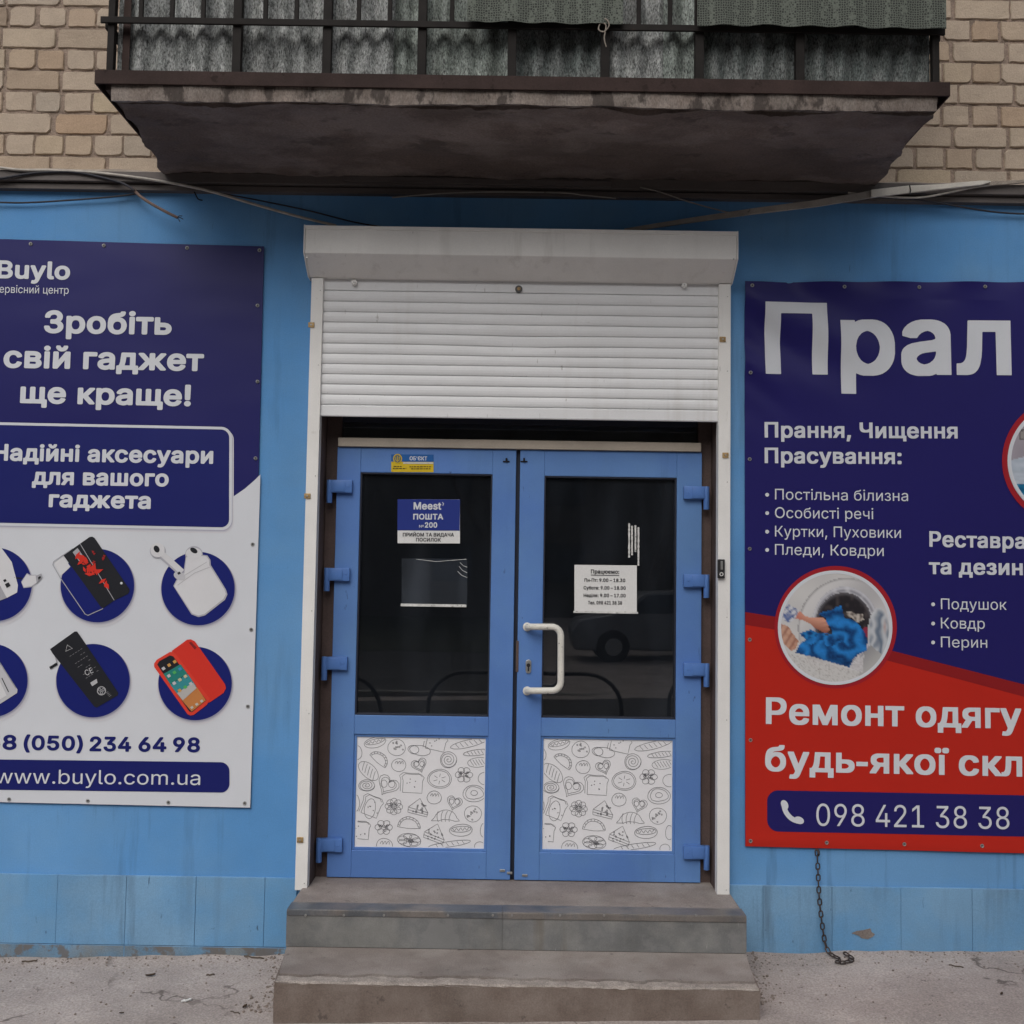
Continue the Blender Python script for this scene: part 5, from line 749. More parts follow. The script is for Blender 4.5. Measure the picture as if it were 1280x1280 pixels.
# plinth of painted tiles
def tiles(xs, z0, z1, y):
    m = MB()
    for a, c in zip(xs, xs[1:]): m.box(a+.0005, c-.0005, -y+random.uniform(-.0012, .0012), .02, z0, z1)
    return m
lx = [ax(p, 1140) for p in (72, 158, 245, 331)]; st = (lx[3]-lx[0])/3
XS0 = XO0-.02; XS1 = XO1+.02
xsl = [lx[0]-st*k for k in range(14, 0, -1)]+lx+[XS0-.028]
rx = [ax(p, 1150) for p in (953, 1039, 1125, 1214)]
xsr = [XS1+.028]+rx+[rx[3]+st*k for k in range(1, 14)]
pls = []
for xs in (xsl, xsr):
    pm = MB()
    t = tiles(xs, Z_BASE2+.002, Z_JOINT, .012); pm.add(t.v, t.f)
    pm.m = 1
    t = tiles(xs[::3]+([xs[-1]] if xs[::3][-1] != xs[-1] else []), -.35, Z_BASE2, .012); pm.add(t.v, t.f)
    pls.append(pm.build('plinth', [M['plinth'], M['plinth_low']], bld, bevel=.0018))
pl = pls[1]
def blob(cx, cz, pts, y, mat, name, parent, label=None):
    m = MB(); m.prism_xz([(cx+a, cz+c) for a, c in pts], y, y+.004); return m.build(name, mat, parent, label=label)
pp = at(1078, 1166)
blob(pp.x, pp.z, [(-.052, .002), (-.03, .012), (.0, .016), (.03, .024), (.036, .008), (.05, .0), (.042, -.01), (.02, -.022), (-.01, -.018), (-.02, -.008)], -.0150, M['step'], 'bare_patch', pl, 'patch of bare cement where the paint has flaked off')

# brick storey
YB_ = .045
COURSE = .1022
row0 = az(60, 181, YB_)
bk = MB(); tones = []
me_b = bpy.data.meshes.new('brick_wall'); bmv = bmesh.new(); lay = bmv.loops.layers.color.new('tone')
rz = random.Random(3)
def brick(x0, x1, z0, z1, tone):
    W, H = x1-x0, z1-z0; e0 = .0035
    us = [0, e0, .018]+[W*f for f in ((.35, .65) if W < .18 else (.2, .4, .6, .8))]+[W-.018, W-e0, W]; vs_ = [0, e0, .02, H*.5, H-.02, H-e0, H]
    nx, nz = len(us)-1, len(vs_)-1; js = []
    cut = {(i, j): rz.uniform(.0, .012)*(rz.random() < .6) for i in (0, 1) for j in (0, 1)}
    for i, du_ in enumerate(us):
        for j, dv in enumerate(vs_):
            X = x0+du_; Z = z0+dv; edge = i in (0, nx) or j in (0, nz)
            y = YB_+(.0045 if edge else 0)+.0012*noise.noise(Vector((X*22, Z*22, 1)))+.0012*noise.noise(Vector((X*70, Z*70, 4)))
            if i in (0, 1, nx-1, nx) or j in (0, 1, nz-1, nz):
                X += .0038*noise.noise(Vector((X*34, Z*34, 7))); Z += .0036*noise.noise(Vector((X*34, Z*34, 11)))
            for (ci, cj), c_ in cut.items():
                if c_ and (i <= 1 if ci == 0 else i >= nx-1) and (j <= 1 if cj == 0 else j >= nz-1): X += c_*(1 if ci == 0 else -1)*.6; Z += c_*(1 if cj == 0 else -1)*.6
            js.append(bmv.verts.new((X, y, Z)))
    fs = []
    for i in range(nx):
        for j in range(nz): a = i*(nz+1)+j; fs.append((js[a], js[a+nz+1], js[a+nz+2], js[a+1]))
    ring = [i*(nz+1) for i in range(nx+1)]+[nx*(nz+1)+j for j in range(1, nz+1)]+[i*(nz+1)+nz for i in range(nx-1, -1, -1)]+[j for j in range(nz-1, 0, -1)]
    back = [bmv.verts.new((js[k].co.x, YB_+.03, js[k].co.z)) for k in ring]
    for k in range(len(ring)): q = (k+1) % len(ring); fs.append((js[ring[q]], js[ring[k]], back[k], back[q]))
    for f in fs:
        F = bmv.faces.new(f); F.smooth = False
        for l in F.loops: l[lay] = (*tone, 1)
for k in range(-3, 22):
    zc = row0+k*COURSE; header = (k % 2 == 0)
    z0, z1 = zc-COURSE/2+.0055, zc+COURSE/2-.0055
    step_ = .1365 if header else .2615; x = -4.6+(.03 if header else .09)+rz.uniform(-.02, .02)
    if k == -1: z1 = zc+COURSE/2-.006
    while x < 4.6:
        t = rz.gauss(1, .05); warm = rz.gauss(.01, .018)
        wv = rz.uniform(-.006, .006); g0 = rz.uniform(.004, .009)
        if rz.random() < .05: t *= .85
        if abs(x) < 4.6: brick(x+g0, x+step_-g0+wv, z0+rz.uniform(-.002, .002), z1+rz.uniform(-.002, .002), (t*(1+warm), t, t*(1-warm)))
        x += step_
bmv.to_mesh(me_b); bmv.free(); me_b.materials.append(M['brick'])
bw = bpy.data.objects.new('brick_wall', me_b); COL.objects.link(bw); adopt(bw, bld)
mo = MB(); gxs = [-4.7+i*.035 for i in range(270)]; gzs = [3.3+i*.02 for i in range(130)]
mo.v = [(x, YB_+.0075+.0045*noise.noise(Vector((x*17, z*17, 2)))+.004*noise.noise(Vector((x*45, z*45, 6))), z) for x in gxs for z in gzs]; n_ = len(gzs)
for i in range(len(gxs)-1):
    for j in range(n_-1): mo.f.append([i*n_+j, (i+1)*n_+j, (i+1)*n_+j+1, i*n_+j+1]); mo.mi.append(0)
mo.build('mortar_joints', M['mortar'], bw, smooth=True)
core = MB(); core.box(-7, 7, YB_+.02, .3, Z_TOP+.001, 7.2); core.build('wall_core', M['mortar'], bld)

# flashing between the brick and the painted wall: two stepped fascias with a dusty top
zt0 = az(640, 222, -.05); 
zf = [az(640, p, -.05) for p in (244, 236, 234.5, 222)]
f_ = MB(); f_.box(-7, 7, -.035, .01, Z_TOP-.004, zf[1]); f_.box(-7, 7, -.055, .03, zf[2], zf[3])
f_.box(-7, 7, -.02, .04, zf[1]+.0005, zf[2]-.0005)
fl = f_.build('ledge', M['flash'], bld, bevel=.002, label='stepped grey drip ledge under the bricks')
du = MB(); n_ = 260
top = [(-7+14*i/n_) for i in range(n_+1)]
for i in range(n_):
    a, c = top[i], top[i+1]
    ha = .012+.016*noise.noise(Vector((a*4, 0, 2))); hc = .012+.016*noise.noise(Vector((c*4, 0, 2)))
    du.add([(a, -.05, zf[3]+.001), (c, -.05, zf[3]+.001), (c, -.01, zf[3]+.012+max(0, hc)), (a, -.01, zf[3]+.012+max(0, ha)), (c, YB_+.01, zf[3]+.03+max(0, hc)), (a, YB_+.01, zf[3]+.03+max(0, ha))], [(0, 1, 2, 3), (3, 2, 4, 5)])
du.build('mortar_fillet', M['flash_light'], fl, smooth=True)

# reveal, frame and dark room behind
rv = MB()
rv.box(XO0-.002, XO0+.006, .004, .2, az(640, 1112, .05), Z_LINT); rv.box(XO1-.006, XO1+.002, .004, .2, az(640, 1112, .05), Z_LINT)
rv.box(XO0+.006, XO1-.006, .004, .2, Z_LINT-.006, Z_LINT+.002)
rv.build('door_reveal', M['brown'], bld, label='brown reveal boards around the doorway')
XD0 = (ax(423, 565, YD)+ax(407, 1095, YD))/2; XD1 = (ax(876, 572, YD)+ax(877, 1102, YD))/2
ZD1 = az(640, 562, YD); ZD0 = az(640, 1100, YD)
for a, c in ((XO0+.0065, XD0+.012), (XD1-.012, XO1-.0065)):
    fr = MB(); fr.box(a, c, .125, .19, ZD0-.02, Z_LINT-.0065); fr.build('frame_post', M['brown'], bld, bevel=.003)
hd = MB(); hd.box(XD0+.004, XD1-.006, .085, .18, az(640, 561, .085)+.0, az(640, 550, .085)); hd.build('head_trim', M['trim'], bld, bevel=.003, label='dirty beige strip above the doors')
tg = MB(); tg.box(XD0+.0125, XD1-.0125, .15, .156, az(640, 549, .15), Z_LINT-.05); tg.build('transom_pane', M['glass'], bld)
tf = MB(); tf.box(XD0+.0125, XD1-.0125, .14, .18, az(640, 531, .15), Z_LINT-.0065); tf.build('transom_frame', M['gasket'], bld, bevel=.003)
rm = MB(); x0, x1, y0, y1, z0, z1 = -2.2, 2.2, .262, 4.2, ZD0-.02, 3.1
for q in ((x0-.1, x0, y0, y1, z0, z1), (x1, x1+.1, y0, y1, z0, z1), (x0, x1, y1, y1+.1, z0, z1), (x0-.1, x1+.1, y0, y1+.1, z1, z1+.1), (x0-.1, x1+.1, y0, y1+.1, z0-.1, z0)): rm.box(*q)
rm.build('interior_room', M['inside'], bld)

# ------------------------------------------------------------------ door leaves
def hinge(leaf, px, py, side):
    """bar on the leaf with a barrel at its outer end"""
    c = at(px, py, YD-.012); m = MB(); w_, h_ = .098, .058
    s_ = -1 if side == 'l' else 1
    m.box(c.x-w_/2, c.x+w_/2, YD-.024, YD, c.z-h_/2, c.z+h_/2)
    m.box(c.x+s_*.012-.024, c.x+s_*.012+.030, YD-.0275, YD-.0245, c.z-h_/2+.004, c.z+h_/2-.004)
    for q in (-.036, -.028): m.cyl((c.x+q*s_, YD-.0255, c.z), (c.x+q*s_, YD-.0235, c.z), .0035, 8)
    xb = c.x+s_*(w_/2+.006)
    m.cyl((xb, YD-.013, c.z+h_/2), (xb, YD-.013, c.z-h_/2-.048), .0135, 14)
    return m.build('hinge', M['hinge'], leaf, bevel=.003, smooth=True)
def door_leaf(x0, x1, gl, pa, label):
    """gl, pa: pane and panel openings as (x0, x1, z1, z0)"""
    m = MB(); y0, y1 = YD, YD+.065
    gx0, gx1 = gl[0], gl[1]
    m.box(x0, gx0, y0, y1, ZD0, ZD1); m.box(gx1, x1, y0, y1, ZD0, ZD1)
    for a, c in ((ZD0, pa[3]), (pa[2], gl[3]), (gl[2], ZD1)): m.box(gx0, gx1, y0+.0006, y1-.001, a, c)
    lf = m.build('door_leaf', M['door'], bld, bevel=.0025, label=label)
    for (a, c, t, u), nm, mt, d in ((gl, 'glazing_bead', M['gasket'], .004), (pa, 'panel_bead', M['door'], .008)):
        k = MB(); e = .007 if nm == 'glazing_bead' else .012
        k.box(a, a+e, y0+d, y1-.01, u, t); k.box(c-e, c, y0+d, y1-.01, u, t); k.box(a+e, c-e, y0+d, y1-.01, u, u+e); k.box(a+e, c-e, y0+d, y1-.01, t-e, t)
        k.build(nm, mt, lf, bevel=.0015)
    k = MB(); k.box(gl[0]+.006, gl[1]-.006, YD+.022, YD+.028, gl[3]+.006, gl[2]-.006); k.build('glass_pane', M['glass'], lf)
    k = MB(); k.box(pa[0]+.011, pa[1]-.011, YD+.014, YD+.03, pa[3]+.011, pa[2]-.011); k.build('lower_panel', M['board'], lf, label='white panel printed with line drawings of bread and pastry')
    return lf
def opening(p):   # pixel corners tl, tr, bl, br at the leaf face
    q = [at(*c, YD) for c in p]
    return ((q[0].x+q[2].x)/2, (q[1].x+q[3].x)/2, (q[0].z+q[1].z)/2, (q[2].z+q[3].z)/2)
XM0, XM1 = (ax(643, 565, YD)+ax(640, 1098, YD))/2+.0, (ax(649, 566, YD)+ax(644, 1100, YD))/2
glL = opening(((451, 590), (617, 593), (443, 894), (612, 896))); paL = opening(((442, 918), (609, 920), (440, 1063), (607, 1065)))
glR = opening(((679, 595), (846, 597), (676, 898), (846, 899))); paR = opening(((677, 921), (844, 922), (676, 1066), (843, 1068)))
def same(a, c):   # pane and panel share the stile lines
    l, r_ = (a[0]+c[0])/2, (a[1]+c[1])/2; return (l, r_, a[2], a[3]), (l, r_, c[2], c[3])
glL, paL = same(glL, paL); glR, paR = same(glR, paR)
leafL = door_leaf(XD0, XM0, glL, paL, 'left blue door leaf with post-office sticker on its glass')
leafR = door_leaf(XM1, XD1, glR, paR, 'right blue door leaf with the white pull handle')
for py in (608, 718, 829, 1056): hinge(leafL, 427-(py-608)*.0285, py, 'l')
for py in (616, 726, 837, 1065): hinge(leafR, 868, py, 'r')
# meeting strip
ms = MB(); ms.box(XM0+.001, XM1-.001, YD+.02, YD+.07, ZD0, ZD1); ms.build('meeting_seal', M['gasket'], leafR)
# pull handle
hp = [(659, 783.5, YD-.001), (661, 783.5, YD-.03), (667, 783.5, YD-.052), (678, 783.5, YD-.058)]
hp += [(690+11*math.sin(R(a)), 795-11.5*math.cos(R(a)), YD-.058) for a in (10, 30, 50, 70, 90)]
hp += [(701, 815, YD-.058), (701, 833, YD-.058)]
hp += [(690+11*math.cos(R(a)), 852+11.5*math.sin(R(a)), YD-.058) for a in (0, 20, 40, 60, 80)]
hp += [(678, 863.5, YD-.058), (667, 863.5, YD-.052), (661, 863.5, YD-.03), (659, 863.5, YD-.001)]
k = MB(); k.tube([at(*p) for p in hp], .0150, 14)
ho = k.build('pull_handle', M['handle'], leafR, smooth=True)
for py in (783.5, 863.5):
    c = at(659, py, YD); k = MB(); k.cyl((c.x, YD-.008, c.z), (c.x, YD, c.z), .020, 20); k.build('handle_rosette', M['handle'], leafR, bevel=.002, smooth=True)
c = at(660.5, 833, YD); k = MB()
k.prism_xz([(c.x+.013*math.cos(t)+0, c.z+.013*math.sin(t)+(.018 if math.sin(t) >= 0 else -.018)) for t in [2*math.pi*i/24 for i in range(24)]], YD-.008, YD)
lo = k.build('lock_plate', M['steel'], leafR, bevel=.002)
k = MB(); k.cyl((c.x, YD-.012, c.z+.006), (c.x, YD-.006, c.z+.006), .0085, 16); k.box(c.x-.003, c.x+.003, YD-.0115, YD-.006, c.z-.02, c.z)
k.build('keyhole', M['black'], leafR)
for px, py in ((633, 577), (655, 577)):
    c = at(px, py, YD); k = MB(); k.box(c.x-.016, c.x+.016, YD-.004, YD, c.z-.003, c.z+.003); k.box(c.x-.004, c.x+.004, YD-.01, YD, c.z-.003, c.z+.016); k.build('door_catch', M['bar'], leafL if px < 645 else leafR, bevel=.001)
c = at(646.5, 826, YD); k = MB(); k.box(c.x-.006, c.x+.006, YD-.003, YD+.02, c.z-.05, c.z+.09); k.build('strike_plate', M['brown'], leafR)
for px, py, lf in ((628, 1088, leafL), (637, 1091, leafL), (656, 1094, leafR)):
    c = at(px, py, YD); k = MB(); k.box(c.x-.012, c.x+.012, YD-.005, YD, c.z-.005, c.z+.005); k.build('floor_bolt', M['steel'], lf, bevel=.001)

# pastry drawings on the two lower panels: thin inked lines, in the panel's own coordinates (0..610, 0..527)
def doodles():
    S = []; rn = random.Random(5)
    def el(cx, cy, rx, ry, rot=0, a0=0, a1=360, n=22, wob=.04):
        o = []; c, q = math.cos(R(rot)), math.sin(R(rot))
        for k in range(n+1):
            t = R(a0+(a1-a0)*k/n); w_ = 1+wob*math.sin(3*t+cx)*.5+rn.uniform(-wob, wob)*.3
            x, y = rx*w_*math.cos(t), ry*w_*math.sin(t); o.append((cx+x*c-y*q, cy+x*q+y*c))
        S.append(o)
    def ln(*p): S.append(list(p))
    def loc(cx, cy, rot, pts):
        c, q = math.cos(R(rot)), math.sin(R(rot)); S.append([(cx+x*c-y*q, cy+x*q+y*c) for x, y in pts])
    def cookie(x, y, r):
        el(x, y, r, r*.95)
        for k in range(11): a = rn.uniform(0, 6.28); d = r*.75*rn.random()**.5; el(x+d*math.cos(a), y+d*math.sin(a), r*.09, r*.07, rn.uniform(0, 90), n=6)
    def bun(x, y, r):
        el(x, y, r, r*.92)
        for k in (-.4, 0, .4): el(x+k*r, y, r*.18, r*.55, 12, 200, 340, 8)
    def loaf(x, y, a, c, rot, cuts=5):
        el(x, y, a, c, rot)
        for k in range(cuts): t = (k-(cuts-1)/2)/cuts*1.5*a; loc(x, y, rot, [(t-c*.3, -c*.65), (t, 0), (t+c*.35, c*.6)])
    def empanada(x, y, a, rot):
        el(x, y, a, a*.95, rot, 180, 360, 16); loc(x, y, rot, [(-a, 0), (-a*.5, 3), (0, 5), (a*.5, 3), (a, 0)]); el(x, y, a*.82, a*.75, rot, 185, 355, 14)
        for k in range(9): t = R(190+k*20); loc(x, y, rot, [(a*.84*math.cos(t), a*.78*math.sin(t)), (a*math.cos(t+.06), a*.95*math.sin(t+.06))])
    def swirl(x, y, r, sq=1):
        S.append([(x+r*(1-k/46)*math.cos(k*.42), y+sq*r*(1-k/46)*math.sin(k*.42)) for k in range(44)]); el(x, y, r, r*sq)
    def heart(x, y, r, rot=0):
        for d in (0, .25): loc(x, y, rot, [((1-d)*r*.0625*16*math.sin(t)**3, -(1-d)*r*.0625*(13*math.cos(t)-5*math.cos(2*t)-2*math.cos(3*t)-math.cos(4*t))) for t in [i*.3 for i in range(22)]])
        el(x-r*.35, y-r*.1, r*.3, r*.35, 0, n=10); el(x+r*.35, y-r*.1, r*.3, r*.35, 0, n=10)
    def toast(x, y, w_, h_, rot=0):
        p = [(-.5, .5), (-.5, -.15), (-.58, -.35), (-.4, -.52), (0, -.5), (.4, -.52), (.58, -.35), (.5, -.15), (.5, .5), (-.5, .5)]
        loc(x, y, rot, [(a*w_, c*h_) for a, c in p]); loc(x-w_*.12, y-h_*.06, rot, [(a*w_, c*h_) for a, c in p[:7]])
        for k in range(6): el(x+rn.uniform(-.35, .35)*w_, y+rn.uniform(-.3, .35)*h_, 2, 1.6, n=5)
    def pie(x, y, rx_, ry_):
        el(x, y, rx_, ry_); el(x, y, rx_*.86, ry_*.84)
        for k in range(6): t = R(30+60*k); ln((x+rx_*.2*math.cos(t), y+ry_*.2*math.sin(t)), (x+rx_*.55*math.cos(t+.1), y+ry_*.55*math.sin(t+.1)))
    def donut(x, y, rx_, ry_):
        el(x, y, rx_, ry_); el(x, y-3, rx_*.3, ry_*.3); el(x, y-2, rx_*.8, ry_*.75, n=16, wob=.12)
    def bumpy(x, y, rx_, ry_, k=7):
        for j in range(k): t = 6.283*j/k; el(x+rx_*.62*math.cos(t), y+ry_*.62*math.sin(t), rx_*.38, ry_*.38, R(t), n=10, wob=.1)
        for j in range(8): a = rn.uniform(0, 6.28); d = rn.random(); el(x+rx_*.5*d*math.cos(a), y+ry_*.5*d*math.sin(a), rx_*.14, ry_*.12, n=7, wob=.2)
    def croissant(x, y, w_, h_):
        el(x, y+h_*.4, w_*.5, h_*.9, 0, 190, 350, 16); ln((x-w_*.5, y+h_*.25), (x-w_*.62, y+h_*.5), (x-w_*.3, y+h_*.5), (x-w_*.1, y+h_*.36), (x+w_*.2, y+h_*.4), (x+w_*.4, y+h_*.52), (x+w_*.6, y+h_*.48), (x+w_*.5, y+h_*.22))
        for k in (-.3, -.12, .06, .24): el(x+k*w_, y+h_*.1, w_*.07, h_*.5, 8+30*k, 100, 260, 8)
    def cake(x, y, w_, h_, rot=0):
        loc(x, y, rot, [(-w_*.5, h_*.1), (0, -h_*.5), (w_*.5, h_*.25), (w_*.48, h_*.5), (-w_*.48, h_*.4), (-w_*.5, h_*.1), (w_*.5, h_*.25)]); loc(x, y, rot, [(-w_*.49, h_*.25), (w_*.49, h_*.38)])
        for k in range(16): a, c = rn.uniform(-.35, .35), rn.uniform(-.2, .4); el(x+a*w_, y+c*h_, 3.4, 2.6, n=6, wob=.3)
    def hotdog(x, y, w_, h_, rot):
        el(x, y, w_*.5, h_*.5, rot); el(x, y-h_*.08, w_*.44, h_*.24, rot); loc(x, y-h_*.08, rot, [(-w_*.38+k*w_*.09, (h_*.12 if k % 2 else -h_*.12)) for k in range(9)])
    def baguette(x, y, w_, h_, rot): loaf(x, y, w_*.5, h_*.5, rot, 6)
    hotdog(85, 27, 105, 50, -14); cookie(188, 50, 42); toast(375, 25, 90, 70, 12); loaf(300, 62, 50, 24, 8, 0); loaf(268, 58, 26, 20, 12, 0)
    baguette(530, 25, 180, 36, -14); baguette(570, 68, 130, 28, -8); baguette(580, 115, 110, 46, -6); empanada(98, 118, 48, 40); bun(200, 134, 34); heart(297, 131, 37, -20); swirl(435, 105, 39)
    loaf(57, 164, 58, 32, 42); swirl(50, 234, 38, .72); heart(150, 230, 52, 30); toast(268, 222, 92, 88, 2); pie(395, 197, 57, 46); bumpy(510, 176, 42, 38, 6); donut(560, 265, 54, 40)
    bun(371, 287, 34); heart(467, 309, 37, 15); toast(78, 334, 78, 92, 20); loaf(68, 345, 26, 48, 8, 0); bumpy(181, 333, 42, 40, 8); cake(298, 333, 96, 82, 8); croissant(427, 372, 110, 52); cookie(556, 362, 41)
    toast(28, 450, 76, 80, 4); bumpy(135, 433, 42, 36, 6); empanada(253, 432, 54, 4); cake(379, 455, 100, 88, 14); hotdog(501, 441, 108, 58, -4); loaf(257, 492, 56, 32, 6, 0); bumpy(257, 492, 54, 30, 7)
    bun(140, 520, 38); baguette(450, 508, 200, 26, -9); el(0, 78, 24, 34); el(0, 320, 18, 40); el(608, 192, 30, 30); el(610, 440, 18, 34); el(590, 515, 24, 20)
    return S
def clip(poly, W, H):
    out = []; cur = []
    for x, y in poly:
        if 3 < x < W-3 and 3 < y < H-3: cur.append((x, y))
        else:
            if len(cur) > 1: out.append(cur)
            cur = []
    if len(cur) > 1: out.append(cur)
    return out
for pa, lf, dx in ((paL, leafL, 0), (paR, leafR, -12)):
    pr = Print(YD+.014); a, c, t, u = pa; W, H = 610, 527; a += .0125; c -= .0125; t -= .0125; u += .0125; i = 0
    for stroke in doodles():
        st_ = [(x+dx, y) for x, y in stroke]; fine_ = []
        for p, q in zip(st_, st_[1:]):
            for k in range(3): fine_.append((p[0]+(q[0]-p[0])*k/3, p[1]+(q[1]-p[1])*k/3))
        fine_.append(st_[-1])
        for seg in clip(fine_, W, H):
            i += 1; pr.line([(a+x/W*(c-a), t-y/H*(t-u)) for x, y in seg], 0.0019, 1+(i % 40)*.02, M['line'], px=False)
    pr.build('pastry_drawings', lf)

# ------------------------------------------------------------------ balcony (a part of the building)
YB = -.74
def cut_hexa(p, nx, ny, nz, amp, seed, name, mat, parent, label=None):
    """box given by 8 corners (front bl br tr tl, back bl br tr tl), finely divided and roughened"""
    m = MB()
    def lerp3(u, v_, w_):
        def bl(q): return (q[0]*(1-u)+q[1]*u)*(1-v_)+(q[3]*(1-u)+q[2]*u)*v_
        q = bl(p[:4])*(1-w_)+bl(p[4:])*w_
        return q+Vector((noise.noise(Vector((q.x*5, q.y*9, q.z*9+seed))), noise.noise(Vector((q.x*4, q.y*9, q.z*9+seed+7))), noise.noise(Vector((q.x*4, q.y*8, q.z*9+seed+13)))))*amp+Vector((noise.noise(q*31), noise.noise(q*29+Vector((3, 0, 0))), noise.noise(q*33+Vector((0, 5, 0)))))*amp*.45
    def grid(f, a, c):
        n = len(m.v); m.v += [tuple(f(i/a, j/c)) for i in range(a+1) for j in range(c+1)]
        for i in range(a):
            for j in range(c): k = n+i*(c+1)+j; m.f.append([k, k+c+1, k+c+2, k+1]); m.mi.append(0)
    grid(lambda u, v_: lerp3(u, v_, 0), nx, nz); grid(lambda u, v_: lerp3(u, v_, 1), nx, nz)
    grid(lambda u, v_: lerp3(u, 0, v_), nx, ny); grid(lambda u, v_: lerp3(u, 1, v_), nx, ny)
    grid(lambda u, v_: lerp3(0, u, v_), nz, ny); grid(lambda u, v_: lerp3(1, u, v_), nz, ny)
    return m.build(name, mat, parent, smooth=True, label=label)
zfb, zft = az(640, 132, YB), az(640, 110, YB)
xf0, xf1 = ax(139, 128, YB), ax(1171, 140, YB)
xw0, xw1 = ax(209, 218, 0), ax(1092, 238, 0); zwb = az(640, 229, 0); zmid = az(640, 150, YB+.05)
YW = .06
sb0 = Vector((xw0, YW, zwb)); sb1 = Vector((xw1, YW, zwb))
slab = cut_hexa([Vector((xf0+.01, YB+.03, zfb-.004)), Vector((xf1-.01, YB+.03, zfb-.004)), Vector((xf1, YB+.03, zft)), Vector((xf0, YB+.03, zft)), sb0, sb1, Vector((xw1, YW, zft)), Vector((xw0, YW, zft))], 120, 36, 4, .020, 1, 'balcony', M['soffit'], bld, 'concrete balcony with brown edge, iron railing and fibreglass sheets')
cut_hexa([Vector((xf0, YB, zfb)), Vector((xf1, YB, zfb)), Vector((xf1, YB, zft)), Vector((xf0, YB, zft)), Vector((xf0+.02, YB+.05, zfb+.012)), Vector((xf1-.02, YB+.05, zfb+.012)), Vector((xf1, YB+.05, zft)), Vector((xf0, YB+.05, zft))], 200, 2, 6, .008, 5, 'slab_front', M['slab_face'], slab)
xl0, xl1 = ax(118, 97, YB-.012), ax(1188, 108, YB-.012); zl0, zl1 = az(640, 112, YB-.012), az(640, 94.5, YB-.012)
k = MB(); k.box(xl0, xl1, YB-.012, YB-.004, zl0, zl1); k.box(xl0, xl1, YB-.004, YB+.07, zl1-.007, zl1)
k.box(xl0, xl0+.008, YB-.004, .04, zl0, zl1-.0075); k.box(xl1-.008, xl1, YB-.004, .04, zl0, zl1-.0075)
k.build('edge_angle', M['rust_paint'], slab, bevel=.002)
# floor topping
k = MB(); k.box(xl0+.01, xl1-.01, YB+.0705, .04, zft+.002, zl1-.002); k.build('balcony_floor', M['soffit'], slab)
ZBAR = zl1+1.06
def bar(x, z0, z1, w_, d, y=YB+.006, name='railing_bar'):
    m = MB(); m.box(x-w_/2, x+w_/2, y, y+d, z0, z1); return m.build(name, M['bar'], slab, bevel=.002)
zr = [az(p, q, YB) for p, q in ((640, 36.5), (640, 28.5))]
rl = MB(); xa, xb = ax(126, 28, YB), ax(1181, 38, YB)
rl.box(xa, xb, YB-.006, YB+.004, zr[0], zr[1]); rl.box(xa, xb, YB+.004, YB+.03, zr[1]-.006, zr[1]-.001); rl.build('lower_rail', M['bar'], slab, bevel=.002)
rl = MB(); rl.box(xa, xb, YB-.008, YB+.035, ZBAR, ZBAR+.03); rl.build('hand_rail', M['bar'], slab, bevel=.004)
for p in (137, 295, 408, 527, 640, 757, 875, 1001, 1171):
    bar(ax(p, 60, YB), zl1, ZBAR-.001, .034 if p not in (137, 1171) else .027, .03, name='railing_post')
for p in range(175, 1160, 39):
    if min(abs(p-q) for q in (295, 408, 527, 640, 757, 875, 1001)) > 12: bar(ax(p, 15, YB), zr[1]+.001, ZBAR-.001, .017, .014)
for xs_ in (xa+.012, xb-.012):
    for y in (-.56, -.38, -.2, -.02): 
        m = MB(); m.box(xs_-.008, xs_+.008, y-.008, y+.008, zl1, ZBAR-.001); m.build('railing_bar', M['bar'], slab, bevel=.002)
    m = MB(); m.box(xs_-.012, xs_+.012, YB+.04, .04, zr[0], zr[1]); m.build('side_rail', M['bar'], slab, bevel=.002)
    m = MB(); m.box(xs_-.014, xs_+.014, YB+.04, .04, ZBAR, ZBAR+.03); m.build('side_hand_rail', M['bar'], slab, bevel=.002)
# corrugated fibreglass sheets tied behind the bars
rs = random.Random(11)
def sheet(p0, p1, mat, y, z0off, lam, ph, ztop=1.0):
    x0, x1 = ax(p0, 60, y), ax(p1, 60, y); m = MB(); nx = max(10, int((x1-x0)/.007)); nz = 40; n = nx+1
    for side in (0, 1):
        for j in range(nz+1):
            for i in range(n):
                x = x0+(x1-x0)*i/nx; zb = zl1+z0off+.006*noise.noise(Vector((x*9, z0off*50, 1)))+.004*noise.noise(Vector((x*60, 3, 1)))
                z = zb+(ztop-z0off)*(j/nz)**1.6; yy = y+.011*math.sin(2*math.pi*x/lam+ph)*1.15+.014*noise.noise(Vector((x*2.2, z*2, y*40)))
                m.v.append((x, yy+side*.003, z))
    o2 = (nz+1)*n
    for j in range(nz):
        for i in range(nx):
            a = j*n+i; m.f.append([a, a+1, a+n+1, a+n]); m.mi.append(1 if j == 0 else 0)
            m.f.append([o2+a, o2+a+n, o2+a+n+1, o2+a+1]); m.mi.append(0)
    m.build('fibreglass_sheet', [M[mat], M['fringe']], slab, smooth=True)
for q in ((151, 300, 'sheet0', .06, .010, .082, 0), (296, 412, 'sheet0', .072, .006, .082, 1), (404, 492, 'sheet0', .06, .006, .08, 2), (486, 536, 'sheet1', .074, .006, .08, 3), (530, 642, 'sheet1', .062, .004, .085, 1.5), (640, 762, 'sheet2', .075, .010, .085, 0), (757, 830, 'sheet0', .06, .002, .085, 2), (826, 880, 'sheet1', .05, .002, .085, 4), (874, 1003, 'sheet2', .062, .004, .088, 0), (999, 1158, 'sheet2', .07, .004, .088, 2.2)):
    sheet(q[0], q[1], q[2], YB+q[3], q[4], q[5], q[6])
sd = MB(); sd.box(ax(1160, 60, YB+.07), ax(1163, 60, YB+.07), YB+.08, .02, zl1+.01, zl1+1); sd.build('side_sheet', M['sheet2'], slab)
